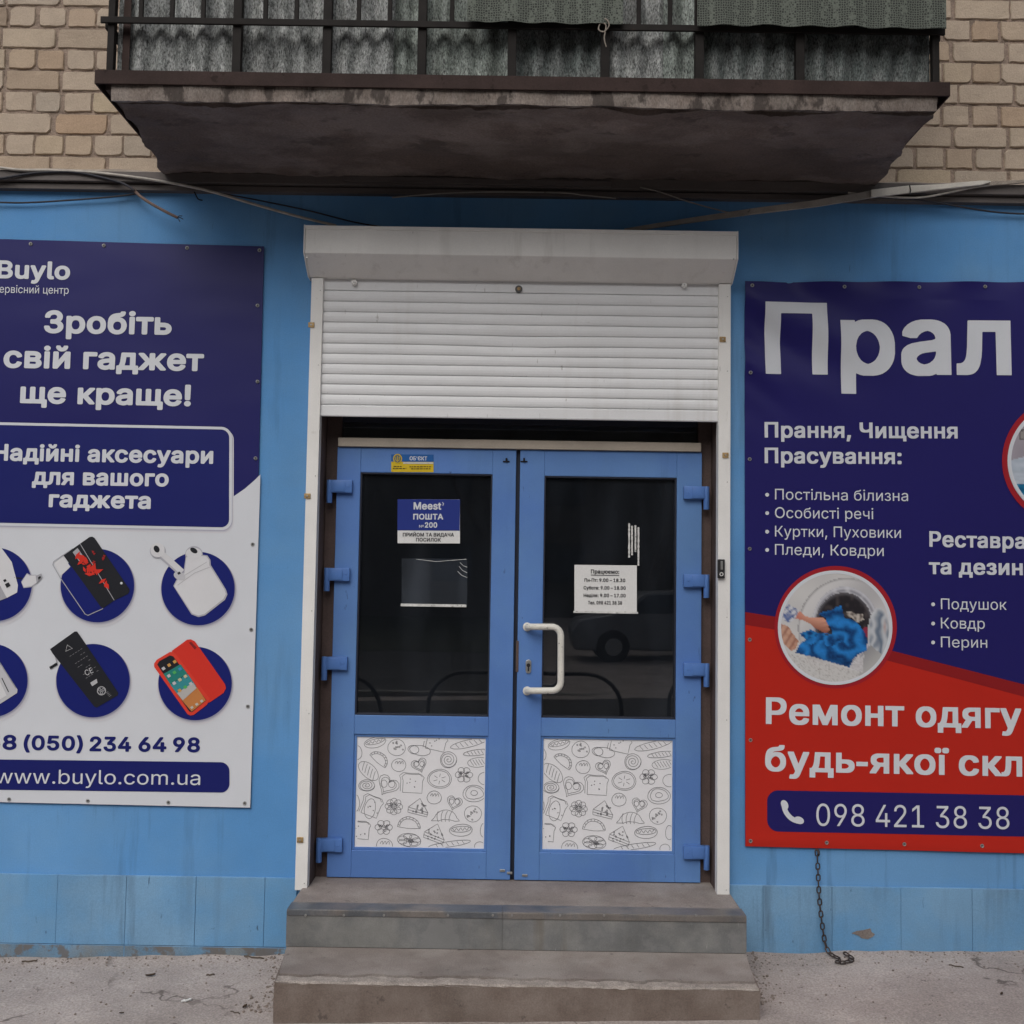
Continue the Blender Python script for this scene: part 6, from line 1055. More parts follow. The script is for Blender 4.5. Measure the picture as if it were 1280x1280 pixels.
sd = MB(); sd.box(ax(146, 60, YB+.07), ax(149, 60, YB+.07), YB+.08, .02, zl1+.01, zl1+1); sd.build('side_sheet', M['sheet0'], slab)
pk = MB(); pk.box(ax(153, 60, YB+.045), ax(162, 60, YB+.045), YB+.045, YB+.05, zl1+.012, zl1+1); pk.build('fascia_strip', M['rust_paint'], slab)
# mesh nets hung outside the upper bars
T, N, L, B = nodes_of(M['net'])
vo = N.new('ShaderNodeTexVoronoi'); vo.inputs['Scale'].default_value = 105; vo.feature = 'DISTANCE_TO_EDGE'; vo.inputs['Randomness'].default_value = .45
tcn = N.new('ShaderNodeTexCoord'); L.new(tcn.outputs['Object'], vo.inputs['Vector'])
mrn = N.new('ShaderNodeMapRange'); mrn.inputs[1].default_value = .05; mrn.inputs[2].default_value = .2; mrn.inputs[3].default_value = 1.0; mrn.inputs[4].default_value = .12; L.new(vo.outputs['Distance'], mrn.inputs[0])
mxn = N.new('ShaderNodeMix'); mxn.data_type = 'RGBA'; L.new(mrn.outputs[0], mxn.inputs[0]); mxn.inputs[6].default_value = (.018, .02, .018, 1); mxn.inputs[7].default_value = (.135, .152, .128, 1); L.new(mxn.outputs[2], B.inputs['Base Color'])
for p0, p1, pz, y in ((584, 779, 28, YB-.03), (872, 1183, 33, YB-.035)):
    x0, x1, z0 = ax(p0, 20, y), ax(p1, 20, y), az((p0+p1)/2, pz, y); m = MB(); nx, nz = 70, 30
    for sde in (0, 1):
        for j in range(nz+1):
            for i in range(nx+1):
                x = x0+(x1-x0)*i/nx; z = z0+.9*j/nz; 
                m.v.append((x, y+.008*noise.noise(Vector((x*5, z*1.2, 3)))+.006*math.sin(x*38)*math.exp(-j/12)+sde*.004, z+(.004*noise.noise(Vector((x*9, 0, 2))) if j == 0 else 0)))
    n = nx+1; o2 = (nz+1)*n
    for j in range(nz):
        for i in range(nx):
            a = j*n+i; m.f += [[a, a+1, a+n+1, a+n], [o2+a, o2+a+n, o2+a+n+1, o2+a+1]]; m.mi += [0, 0]
    m.build('mesh_net', M['net'], slab, smooth=True)

# ------------------------------------------------------------------ steps
Y1, Y2 = -.68, -.335
Z1 = az(645, 1230, Y1); Z2 = az(645, 1141, Y2)
stp = thing('entrance_steps', (0, -.3, 0), 'two worn concrete steps below the double door, upper one faced with zinc sheet', 'steps')
fl0, fl1 = ax(342, 1245, Y1), ax(950, 1250, Y1); bl0, bl1 = ax(357, 1188, Y2), ax(933, 1190, Y2)
zlb = Z1-.0105
lower = cut_hexa([Vector(q) for q in ((fl0, Y1, -.4), (fl1, Y1, -.4), (fl1, Y1, zlb), (fl0, Y1, zlb), (bl0, Y2+.02, -.4), (bl1, Y2+.02, -.4), (bl1, Y2+.02, zlb), (bl0, Y2+.02, zlb))], 150, 20, 34, .0045, 31, 'lower_step', M['step_riser'], stp)
# topping of the lower step: it has cracked off along a wavy line near the front
def crack_y(x):
    u = (x-fl0)/(fl1-fl0)
    y = Y1+.062+.03*noise.noise(Vector((x*3.2, 0, 1)))+.018*noise.noise(Vector((x*11, 0, 4)))+.004*noise.noise(Vector((x*40, 0, 4)))
    return max(Y1+.012, y)
def crack_w(x): return .0115+.006*noise.noise(Vector((x*9, 2, 2)))
n_ = 150; xs_c = [fl0+.004+(fl1-fl0-.008)*i/n_ for i in range(n_+1)]
k = MB(); k.prism_xy([(x, crack_y(x)) for x in xs_c]+[(bl1-.002, Y2+.01), (bl0+.002, Y2+.01)], Z1-.0104, Z1); k.build('cracked_topping', M['step'], lower)
k = MB(); J = 8
for x in xs_c:
    y1 = crack_y(x)-max(.002, crack_w(x))
    for j in range(J+1):
        y = Y1-.001+(y1-Y1+.001)*j/J; k.v.append((x, y, Z1-.0045+.004*noise.noise(Vector((x*30, y*40, 2)))-(.008+.006*noise.noise(Vector((x*22, 0, 7))) if j == 0 else 0)))
    k.v.append((x, y1+.0005, Z1-.0103))
for i in range(n_):
    for j in range(J+1): a = i*(J+2)+j; k.f.append([a, a+J+2, a+J+3, a+1]); k.mi.append(0)
for i in range(n_+1): pass
k.build('crumbling_edge', M['step_edge'], lower, smooth=True)
us0, us1 = ax(359, 1160, Y2), ax(932, 1164, Y2); XO = (XO0+.0065, XO1-.0065)
k = MB(); k.prism_xy([(us0, Y2), (us1, Y2), (us1, -.013), (XO[1], -.013), (XO[1], .125), (XO[0], .125), (XO[0], -.013), (us0, -.013)], -.35, Z2)
up = k.build('upper_step', M['step'], stp, bevel=.004)
xs_ = ax(628, 1160, Y2)
for a, c, e in ((us0-.002, xs_-.001, us0-.004), (xs_, us1+.002, us1+.001)):
    k = MB(); k.box(a, c, Y2-.004, Y2-.001, Z1+.002, Z2-.004); k.box(e, e+.003, Y2-.001, -.014, Z1+.002, Z2-.006)
    k.build('zinc_facing', M['zinc'], up, bevel=.001)
for a, c, d in ((us0-.002, xs_-.001, 0), (xs_, us1+.002, .0012)):
    k = MB(); k.box(a, c, Y2-.007-d, Y2+.085, Z2+.001, Z2+.003+d); k.box(a, c, Y2-.0075-d, Y2-.0045-d, Z2-.022, Z2+.0008); k.build('metal_nosing', M['zinc_dark'], up, bevel=.001)
for p in (382, 430, 480, 560, 616, 640, 700, 755, 812, 870):
    c = at(p, 1144, Y2-.0075); k = MB(); k.cyl((c.x, Y2-.0105, c.z), (c.x, Y2-.0072, c.z), .005, 8); k.build('rivet', M['steel'], up)

# ------------------------------------------------------------------ roller shutter
YG, YBX = -.05, -.165
sh = thing('roller_shutter', (0, -.05, az(640, 348)), 'white roller shutter half open above the blue double door', 'shutter')
x0, x1 = ax(381, 315, YBX), ax(921, 318, YBX)
zt = az(650, 286, YBX); zv = az(650, 320, YBX); zb = az(650, 350, -.055)
k = MB(); k.prism_yz([(-.001, zt), (-.001, zb), (-.055, zb), (YBX, zv), (YBX, zt-.018), (YBX+.004, zt-.004), (YBX+.008, zt)], x0, x1); bx = k.build('shutter_box', M['white_alu'], sh, bevel=.004, seg=3)
k = MB(); k.box(x0-.002, x1+.002, YBX-.003, YBX+.02, zt-.016, zt+.002); k.build('box_lip', M['white_alu'], bx, bevel=.002)
for a, c in ((x0-.006, x0-.0005), (x1+.0005, x1+.006)):
    k = MB(); k.prism_yz([(-.001, zt+.003), (-.001, zb-.003), (-.056, zb-.003), (YBX-.005, zv-.002), (YBX-.005, zt+.003)], a, c); k.build('end_cap', M['white_alu'], bx, bevel=.001)
for p in ((383.5, 322), (917, 324)):
    c = at(*p, YBX-.005); k = MB(); k.cyl((c.x, YBX-.008, c.z), (c.x, YBX-.004, c.z), .004, 8); k.build('box_screw', M['steel'], bx)
gl0, gl1 = (ax(387, 350, YG)+ax(371, 1110, YG))/2, (ax(402, 350, YG)+ax(386, 1110, YG))/2
gr0, gr1 = (ax(897, 352, YG)+ax(898, 1115, YG))/2, (ax(912.5, 352, YG)+ax(913, 1118, YG))/2
zgb = az(640, 1117, YG)
for a, c, pxs in ((gl0, gl1, (395, 380)), (gr0, gr1, (905, 906))):
    m = MB(); m.box(a, c, YG, -.012, zgb, zb-.003)
    m.m = 1
    for zz in (zb-.06, zb-.4, zb-.9, zb-1.5, zb-1.95, zgb+.03): m.cyl((c-.012 if a < 0 else a+.04, YG-.0015, zz), (c-.012 if a < 0 else a+.04, YG+.001, zz), .004, 8)
    m.m = 0; m.box(a, c, -.0125, -.0005, zgb+.0, zb-.003)
    m.build('guide_rail', [M['white_alu'], M['steel']], sh, bevel=.002)
# curtain: profile of the slats
cx0, cx1 = gl1-.004, gr0+.004; YC = -.030
lines = [352, 366.5, 380, 393.2, 406.3, 419.4, 432.5, 445.4, 458.2, 471, 483.7, 496.5, 509.2]
zs_ = [az(648, p, YC) for p in lines]; zend = az(648, 523.5, YC)
prof = [(YC, zb+.03)]
for i, z in enumerate(zs_):
    zn = zs_[i+1] if i+1 < len(zs_) else zend
    if i > 0: prof += [(YC+.001, z+.0016), (YC+.006, z+.0012), (YC+.006, z-.0008), (YC-.0005, z-.0014)]
    h = z-zn
    if i == 0: prof += [(YC, z), (YC-.001, zn+.004)]
    elif i == len(zs_)-1: prof += [(YC-.004, z-.006), (YC-.004, zn+.004), (YC-.002, zn), (YC+.008, zn)]
    else: prof += [(YC-.003, z-h*.2), (YC-.0045, z-h*.45), (YC-.004, z-h*.7), (YC-.0015, z-h*.9)]
prof += [(YC+.012, zend), (YC+.012, zb+.03)]
k = MB(); k.prism_yz(prof, cx0, cx1, nx=140)
dc = at(652, 428, YC)
def dent(v):
    d2 = ((v.co.x-dc.x)/.16)**2+((v.co.z-dc.z)/.05)**2
    v.co.y += .010*math.exp(-d2)+.0016*noise.noise(Vector((v.co.x*3, v.co.z*5, 1)))
    v.co.z += -.004*math.exp(-((v.co.x-dc.x)/.35)**2)*math.exp(-((v.co.z-dc.z)/.06)**2)+.0009*noise.noise(Vector((v.co.x*2.5, v.co.z*9, 8)))
cu = k.build('slat_curtain', M['slat'], sh, smooth=False, fn=dent)
for p, nm in (((443, 353.5), 'stopper'), ((855, 357), 'stopper')):
    c = at(*p, YC-.008); k = MB(); k.cyl((c.x, YC-.022, c.z), (c.x, YC-.003, c.z), .0125, 16); k.m = 1; k.cyl((c.x, YC-.0235, c.z), (c.x, YC-.0215, c.z), .005, 10); k.build(nm, [M['white_alu'], M['steel']], sh, bevel=.001)
c = at(648.5, 361, YC-.01); k = MB(); k.cyl((c.x, YC-.010, c.z), (c.x, YC+.001, c.z), .0165, 18); k.m = 1; k.cyl((c.x, YC-.0125, c.z), (c.x, YC-.0095, c.z), .0085, 14); k.build('shutter_lock', [M['slot'], M['clip']], sh, bevel=.001)
for p in ((389, 406), (384, 620), (375, 1050), (903.5, 424), (907, 569)):
    c = at(*p, YG-.005); k = MB(); k.box(c.x-.014, c.x+.014, YG-.005, YG-.0005, c.z-.012, c.z+.012); k.m = 1; k.cyl((c.x, YG-.008, c.z), (c.x, YG-.0045, c.z), .006, 8); k.build('brass_clip', [M['clip'], M['steel']], sh, bevel=.002)
# reed sensor on the right rail
c = at(901.5, 711, YG-.01)
se = thing('door_sensor', (c.x, YG, c.z), 'small black door sensor on the right shutter rail', 'sensor')
k = MB(); k.box(c.x-.0155, c.x+.0155, YG-.016, YG-.0005, c.z-.042, c.z+.042); k.build('housing', M['black'], se, bevel=.003)
k = MB(); k.box(c.x-.004, c.x+.006, YG-.0175, YG-.0155, c.z-.004, c.z+.034); k.build('slot_window', M['steel'], se, bevel=.001)
k = MB(); k.tube([(c.x+.007*math.cos(t), YG-.017, c.z-.024+.007*math.sin(t)) for t in [i*math.pi/8 for i in range(16)]], .0018, 6, closed=True); k.build('ring_mark', M['white_alu'], se)

# ------------------------------------------------------------------ banners
def eyelets(pts, Y, disp, parent, r=.0066):
    for p in pts:
        c = at(*p, Y); y = Y-disp(c.x, c.z)-.002; k = MB()
        k.tube([(c.x+r*math.cos(t), y, c.z+r*math.sin(t)) for t in [i*math.pi/7 for i in range(14)]], 0.0022, 6, closed=True)
        k.m = 1; k.cyl((c.x, y-.0005, c.z), (c.x, y+.001, c.z), r*.62, 10)
        k.build('eyelet', [M['steel'], M['slot']], parent, smooth=True)
def banner(name, Y, corners, disp, base, label):
    t = thing(name, at((corners[0][0]+corners[1][0])/2, (corners[2][1]+corners[3][1])/2, Y), label, 'banner')
    pr = Print(Y, disp, .02); q = [pr.P(*c) for c in corners]       # tl tr br bl
    n = 60; rim = []
    for a, c in zip(q, q[1:]+q[:1]): rim += [(a[0]+(c[0]-a[0])*k/n, a[1]+(c[1]-a[1])*k/n) for k in range(n)]
    pr.poly(rim, 0, base, px=False)
    N0 = len(pr.v); m = len(rim); pr.v += [(x, 0, z) for x, z in rim]+[(x, .005, z) for x, z in rim]
    for i in range(m): j = (i+1) % m; pr.f.append([N0+i, N0+j, N0+m+j, N0+m+i]); pr.mi.append(0)
    pr.build('vinyl_sheet', t)
    return t, pr
YL = -.010
def dl(x, z):
    return .0018*noise.noise(Vector((x*2.1, z*1.3, 1)))+.0012*noise.noise(Vector((x*7, z*2.5, 5)))+.0009*noise.noise(Vector((x*3, z*9, 5)))
LB, lp = banner('advert_banner', YL, [(-83, 296.5), (330, 308), (313, 1010), (-97, 1001)], dl, M['navy'], 'navy and white banner of a gadget repair centre, left of the door')
lp.poly([(325.6, 593), (318, 600.5), (306, 611), (290, 622), (270, 632), (200, 645), (100, 650), (-89, 648), (-97, 1000.5), (312.8, 1009.5)], 1, M['pwhite']); lp.build('white_field', LB)
for q_, c_ in ((3.2, (.60, .60, .63)), (2, (.50, .50, .55)), (1, (.38, .38, .46))): lp.rrect(-45, 528+q_*.6, 290+q_*.7, 656+q_*1.3, 13, 1.9-q_*.1, pc(*c_), .0205, corners='1111')
lp.rrect(-45, 527, 290, 656, 13, 2, M['pwhite'], .0205); lp.rrect(-41.6, 530.4, 286.6, 652.6, 10, 3, M['navy2'], .0205); lp.build('slogan_box', LB)
lp.text('Buylo', 'B', (-4, 348), (87.5, 350), 22.5, 2, M['pwhite']); lp.build('company_lettering', LB); lp.text('Сервісний центр', 'R', (-9, 365.8), (86, 367.6), 9.6, 2, M['pwhite']); lp.build('company_lettering', LB)
for s, a, c, h in (('Зробіть', (55, 416.5), (214.5, 418.8), 28.5), ('свій гаджет', (4, 459.8), (254.5, 464.2), 28), ('ще краще!', (25, 504), (238.5, 508), 27)): lp.text(s, 'B', a, c, h, 2, M['pwhite']); lp.build('headline_lettering', LB)
for s, a, c in (('Надійні аксесуари', (-9, 575.8), (266.5, 580)), ('для вашого', (40, 605.8), (211, 608.3)), ('гаджета', (61, 634), (188.5, 636.4))): lp.text(s, 'B', a, c, 21, 4, M['pwhite']); lp.build('slogan_lettering', LB)
lp.text('+38', 'B', (-37, 936.6), (20.8, 937.2), 18.6, 3, M['navy2']); lp.text('(050)', 'B', (29.5, 937.4), (103.5, 938.6), 18.6, 3, M['navy2']); lp.text('234', 'B', (112, 939), (164, 939.6), 18.6, 3, M['navy2']); lp.text('64', 'B', (173, 939.6), (208, 940), 18.6, 3, M['navy2']); lp.text('98', 'B', (216, 940), (250, 940.4), 18.6, 3, M['navy2'])
lp.build('telephone_lettering', LB)
lp.rrect(-45, 948.6, 287, 986.5, 11, 3, M['navy2'], .0125); lp.build('web_strip', LB)
lp.text('www.buylo.com.ua', 'R', (-5, 978.8), (250.5, 981), 17.5, 5, M['pwhite']); lp.build('web_lettering', LB)
G4 = lambda x, y: (x/3.282, 640+y/3.282)
def gp(pts, layer, mat): lp.poly([G4(*p) for p in pts], layer, mat)
def gl_(pts, w_, layer, mat, closed=False): lp.line([G4(*p) for p in pts], w_, layer, mat, closed)
K = pc(.016, .017, .022); Wp = pc(.64, .64, .66); Gp = pc(.36, .36, .39); Rp = pc(.62, .035, .022)
def disc(cx, cy):
    for q_, c_ in ((4, (.61, .61, .64)), (3, (.55, .55, .59)), (2, (.44, .44, .50)), (1, (.30, .30, .38))): lp.ell(cx+.6, cy+.5+q_*.7, 46+q_*.6, 46+q_*.6, 2.9-q_*.1, pc(*c_), n=64)
    lp.ell(cx, cy, 46, 46, 3, M['pcircle'], n=64)
disc(-6, 730.5)                                                      # charger
gp([(88, 286), (112, 251), (126, 258), (150, 257), (155, 292), (130, 308), (98, 312)], 4, pc(.42, .42, .47)); gp([(-70, 60), (-20, 110), (50, 205), (75, 300), (72, 330), (30, 352), (-40, 380)], 5, Wp); gp([(-60, 300), (-5, 290), (30, 352), (-40, 380)], 6, Gp)
gp([(15, 280), (24, 274), (30, 282), (20, 288)], 7, K); gp([(22, 296), (38, 288), (46, 302), (30, 312)], 7, K)
gp([(90, 290), (112, 255), (124, 262), (148, 260), (152, 290), (130, 304), (100, 308)], 5, Wp); gp([(148, 262), (172, 252), (176, 268), (152, 292)], 6, Gp); gp([(158, 268), (168, 262), (170, 270), (160, 278)], 7, K); gl_([(60, 270), (92, 272)], .006, 5, K)
lp.build('charger_picture', LB)
disc(122, 732)                                                       # two phones
gl_([(300, 150), (250, 184), (222, 203), (218, 216), (250, 272), (350, 418), (362, 424), (424, 396)], .0035, 5, Gp); gp([(222, 208), (262, 182), (290, 225), (250, 262)], 4, Wp)
gp([(262, 178), (368, 103), (380, 101), (390, 107), (531, 315), (533, 325), (526, 336), (470, 363), (425, 394), (415, 390)], 5, K); gl_([(330, 130), (470, 362)], .003, 6, Gp); gp([(300, 165), (320, 148), (350, 190), (328, 205)], 6, Gp)
rn = random.Random(4)
for k_ in range(26):
    a = rn.random(); x, y = 340+a*95+rn.uniform(-22, 22), 190+a*110+rn.uniform(-16, 16); d = rn.uniform(6, 20); r0 = rn.uniform(0, 6)
    gp([(x+d*math.cos(r0), y+d*math.sin(r0)), (x+d*.5*math.cos(r0+1.6), y+d*.5*math.sin(r0+1.6)), (x+d*1.3*math.cos(r0+3), y+d*1.3*math.sin(r0+3)), (x+d*.4*math.cos(r0+4.4), y+d*.4*math.sin(r0+4.4))], 7+k_*.03, Rp)
for k_ in range(6):
    x, y = 385+rn.uniform(-15, 40), 165+rn.uniform(-10, 40); gp([(x, y), (x+12, y+4), (x+4, y+12)], 7+k_*.04, pc(.30, .02, .02))
lp.ell(G4(500, 292)[0], G4(500, 292)[1], 1.6, 1.6, 8, Wp); lp.build('phone_picture', LB)
disc(247.7, 735.7)                                                   # earbuds in a case
sh_ = pc(.42, .42, .47)
for a_, b_, r_ in ((648, 160, 10), (797, 174, 11)): c_ = G4(a_, b_); lp.ell(*c_, r_, r_*.95, 4, sh_)
gp([(712, 303), (733, 262), (754, 246), (763, 182), (800, 173), (852, 178), (864, 196), (866, 218), (928, 318), (934, 338), (924, 360), (842, 424), (815, 431), (786, 420)], 4, sh_); gl_([(660, 172), (748, 250)], .034, 4.2, sh_)
gp([(716, 305), (735, 268), (758, 250), (766, 186), (800, 178), (848, 182), (858, 196), (860, 218), (922, 318), (928, 336), (918, 356), (840, 418), (815, 425), (790, 416)], 5, Wp)
gl_([(730, 300), (800, 250), (862, 226)], .0022, 6, pc(.42, .42, .45)); gl_([(755, 262), (850, 205)], .0022, 6, pc(.42, .42, .45))
gl_([(662, 168), (748, 246)], .025, 5.5, pc(.62, .62, .64)); c_ = G4(648, 156); lp.ell(*c_, 9, 9, 6, Wp); c_ = G4(644, 152); lp.ell(*c_, 3.4, 4.6, 7, K, rot=-30)
c_ = G4(797, 170); lp.ell(*c_, 10, 7, 6, Wp); c_ = G4(797, 158); lp.ell(*c_, 5, 3, 7, K, rot=30); c_ = G4(738, 262); lp.ell(*c_, 7.5, 5, 6.4, pc(.50, .50, .53), rot=20); gp([(728, 250), (738, 244), (744, 252), (734, 258)], 7, K)
lp.build('earbud_picture', LB)
disc(-11, 850.5)                                                     # power bank
gp([(-160, 470), (-60, 560), (0, 612), (74, 728), (72, 742), (10, 782), (-60, 820)], 5, pc(.50, .50, .53)); gl_([(-10, 600), (68, 722)], .004, 6, pc(.30, .30, .33)); gl_([(10, 680), (38, 738)], .004, 6, K); gp([(-60, 640), (0, 690), (30, 752), (0, 770), (-60, 780)], 6, Wp)
lp.build('power_bank_picture', LB)
disc(116.5, 850.8)                                                   # battery
gp([(207, 562), (308, 490), (318, 490), (350, 536), (487, 742), (484, 752), (398, 802), (388, 798), (216, 578)], 5, K); gl_([(206, 640), (236, 622)], .012, 5, K); gl_([(236, 622), (228, 590)], .006, 4, Gp)
gl_([(271, 571), (278, 545), (299, 559)], .0022, 6, Wp, True)
for k_ in range(7):
    for q_ in range(5):
        if rn.random() < .82: 
            x, y = 288+k_*11+q_*11, 592+k_*15-q_*7; gl_([(x, y), (x+7, y-4.5)], .0016, 6, pc(.28, .28, .30))
a_, b_ = G4(356, 672), G4(386, 657); lp.text('CE', 'R', a_, b_, 7, 6, pc(.5, .5, .52)); gp([(372, 700), (398, 684), (402, 700), (380, 714)], 6, pc(.45, .45, .47))
c_ = G4(418, 733); lp.ell(*c_, 5.6, 5.6, 6, pc(.4, .4, .42), inner=.8)
for k_ in range(3): t = R(90+120*k_); lp.ell(c_[0]+2.4*math.cos(t), c_[1]+2.4*math.sin(t), 1.9, 1.9, 6.5+k_*.1, pc(.4, .4, .42), inner=.6, n=12)
for k_ in range(4): gl_([(436+k_*4, 742+k_*5), (446+k_*4, 736+k_*5)], .0015, 6, pc(.3, .3, .32))
lp.build('battery_picture', LB)
disc(244, 854.3)                                                     # red phone case
gp([(705, 570), (768, 524), (784, 522), (800, 530), (924, 706), (928, 722), (918, 742), (862, 780), (846, 784)], 5, Rp); gp([(776, 536), (786, 532), (808, 556), (800, 564)], 6, pc(.22, .02, .02))
gp([(634, 636), (633, 622), (644, 606), (698, 574), (712, 574), (722, 582), (862, 766), (850, 790), (796, 832), (782, 834), (770, 828)], 6, pc(.66, .05, .03)); gp([(646, 626), (654, 612), (698, 588), (712, 592), (848, 772), (790, 820), (778, 818)], 7, K)
gp([(672, 664), (742, 624), (770, 662), (700, 706)], 8, pc(.02, .20, .17)); gp([(700, 708), (772, 664), (806, 714), (738, 758)], 8, pc(.04, .25, .28)); gp([(738, 760), (808, 716), (846, 772), (788, 818)], 8, pc(.52, .20, .06)); gp([(728, 742), (794, 700), (808, 722), (752, 772)], 9, pc(.45, .43, .42))
for i in range(4):
    for j in range(3):
        x, y = 664+i*22+j*23, 640+i*30-j*14; gp([(x, y), (x+11, y-7), (x+18, y+3), (x+7, y+10)], 10, pc(*rn.choice([(.5, .5, .52), (.55, .30, .08), (.05, .25, .5), (.5, .48, .3), (.08, .4, .12)])))
for j in range(3): x, y = 782+j*20, 800-j*13; gp([(x, y), (x+9, y-6), (x+15, y+2), (x+6, y+8)], 10, pc(.5, .5, .45))
lp.build('phone_case_picture', LB)
eyelets([(38.6, 305), (130, 307), (234, 310), (324.5, 313), (322, 382), (322, 477), (319.5, 573), (316, 680.5), (314, 787), (310, 883), (306, 1004), (210.5, 1003), (110, 1001), (11.6, 999), (-60, 302)], YL, dl, LB)

YR = -.012
rtl = at(931, 352, YR); rbl = at(931, 1058, YR)
def dr(x, z):
    dx, dz = x-rtl.x, rtl.z-z
    s = .0016*noise.noise(Vector((x*2, z*1.5, 21)))+.001*noise.noise(Vector((x*6, z*3, 25)))
    a = (dx*.55-dz); s += .013*math.sin(19*(dz-dx*.5)+.6)*math.exp(-((dx-.2)/.34)**2-((dz-.2)/.26)**2)+.004*math.sin(40*(dz-dx*.9))*math.exp(-(dx/.2)**2-((dz-.3)/.3)**2)       # pull folds from the top left corner
    s += .006*math.exp(-dz/.05)*math.sin(dx*2*math.pi/.33+1)+.007*math.exp(-abs(dz-.07)/.035)*noise.noise(Vector((dx*5, 0, 3)))
    s += .003*math.exp(-((z-rbl.z-.03+.02*dx)/.022)**2)                                                         # turned hem
    return s
RB, rp = banner('advert_banner', YR, [(931, 352), (1530, 352.5), (1534, 1073), (931.5, 1058)], dr, M['navyr'], 'indigo and red banner of a laundry, right of the door')
up_ = [(931.5, 765), (970, 771), (1010, 780), (1060, 796), (1116, 813.7), (1200, 835), (1280, 855.5), (1400, 888), (1531, 925)]
lo_ = [(931.5, 781), (968, 787), (1010, 796), (1060, 810), (1110, 826), (1200, 849.5), (1280, 871), (1400, 904), (1531, 941)]
rp.poly(up_+[(1533.5, 1072.5), (931.7, 1057.8)], 1, M['pdred']); rp.poly(lo_+[(1533.5, 1072.5), (931.7, 1057.8)], 2, M['pred']); rp.build('red_field', RB)
rp.text('Прал', 'S', (956.6, 467.8), (1264.5, 469.2), 90, 2, M['pwhite']); rp.text('ьня', 'S', (1286, 469.3), (1502, 471), 90, 2, M['pwhite']); rp.build('headline_lettering', RB)
for s, a, c_, h, n_ in (('Прання, Чищення', (955.7, 547), (1197, 548.2), 19.5, None), ('Прасування:', (955.7, 579), (1127, 580.2), 19.5, None), ('Реставрація', (1161.5, 683.4), (1281.5, 686), 19.5, 8), ('та дезинфекція', (1161, 717.6), (1278.5, 719), 19.5, 8)):
    rp.text(s, 'S', a, c_, h, 2, M['pwhite'], fit=n_); rp.build('subheading_lettering', RB)
for s, xa_, xb_, y in (('Постільна білизна', 968.6, 1135, 624.4), ('Особисті речі', 968.6, 1091.5, 647.4), ('Куртки, Пуховики', 968.6, 1126, 670.6), ('Пледи, Ковдри', 968.6, 1104.5, 693.4), ('Подушок', 1176, 1258.3, 761.4), ('Ковдр', 1176, 1231, 785.4), ('Перин', 1176, 1234, 809)):
    rp.text(s, 'R', (xa_, y), (xb_, y+(xb_-xa_)*.012), 13.4, 2, M['pwhite']); rp.ell(xa_-9.8, y-6, 2.4, 2.4, 2, M['pwhite'], n=14); rp.build('list_lettering', RB)
rp.text('Ремонт одягу', 'S', (957, 904.8), (1276.5, 911), 33.5, 4, M['pwhite']); rp.build('slogan_lettering', RB)
rp.text('будь-якої складності', 'S', (956, 963.6), (1277.5, 970.8), 33, 4, M['pwhite'], fit=13); rp.build('slogan_lettering', RB)
rp.rrect(958.8, 987.5, 1506, 1039, 14, 3, M['navyr'], .0205); rp.build('telephone_strip', RB)
rp.text('098 421 38 38', 'R', (1020, 1031.8), (1261.3, 1036.2), 27.5, 5, M['pwhite']); rp.build('telephone_lettering', RB)
ph = [(979.5, 1003.5), (980.5, 1011), (985, 1019), (992, 1024.5), (999.5, 1026.6)]
rp.line([ph[0], (979.6, 1007), ph[1], (982.4, 1015.4), ph[2], (988.2, 1022.2), ph[3], (995.5, 1025.8), ph[4]], .0215, 5, M['pwhite'])
rp.ell(980.4, 1005.6, 6.2, 4.2, 5.3, M['pwhite'], rot=62); rp.ell(998.4, 1025, 6.4, 4.4, 5.6, M['pwhite'], rot=22); rp.build('handset_sign', RB)
# round picture of a washing machine
CX, CY, RR = 1043.5, 784.5, 67.5
rp.ell(CX+.8, CY-.6, 76.5, 76.5, 3, M['pring'], n=72); rp.ell(CX, CY, 71.5, 71.5, 4, M['pwhite'], n=72); rp.build('picture_ring', RB)
M['photo'] = ink('printed_photo', (.5, .5, .5)); T, N, L, B = nodes_of(M['photo']); va = N.new('ShaderNodeVertexColor'); va.layer_name = 'print'; L.new(va.outputs[0], B.inputs['Base Color'])
def inpoly(x, y, P_):
    r = False
    for (ax_, ay), (bx_, by) in zip(P_, P_[1:]+P_[:1]):
        if (ay > y) != (by > y) and x < ax_+(y-ay)*(bx_-ax_)/(by-ay): r = not r
    return r
def mixt(a, c, t): t = max(0, min(1, t)); return tuple(p_+(q_-p_)*t for p_, q_ in zip(a, c))
def nz3(x, y, s): return noise.noise(Vector((x, y, s)))
TOWEL = [(470, 515), (530, 480), (590, 478), (640, 440), (690, 428), (700, 480), (715, 545), (790, 560), (850, 600), (905, 680), (935, 760), (925, 850), (850, 890), (800, 930), (765, 1010), (640, 975), (500, 935), (400, 905), (255, 875), (290, 800), (350, 750), (450, 715), (560, 708), (605, 690), (590, 640), (545, 585), (540, 540)]
SLEEVE = [(296, 690), (400, 655), (480, 690), (570, 690), (470, 730), (360, 745), (310, 715)]
ARM = [(265, 500), (300, 480), (350, 530), (430, 545), (520, 540), (560, 600), (578, 655), (545, 690), (490, 668), (440, 640), (395, 600), (330, 570), (255, 548)]
CUFF = [(180, 408), (285, 470), (262, 540), (190, 598), (128, 545)]
HAND = [(120, 598), (190, 625), (230, 690), (285, 760), (262, 830), (215, 860), (150, 790), (110, 700)]
CLOTH = [(725, 495), (770, 480), (830, 510), (885, 500), (900, 560), (835, 590), (800, 550), (760, 540)]
TABLE = [(150, 870), (860, 1052), (850, 1100), (640, 1250), (300, 1250), (100, 1000)]; TAG = [(770, 1012), (820, 930), (850, 880), (862, 930), (900, 890), (890, 1060)]
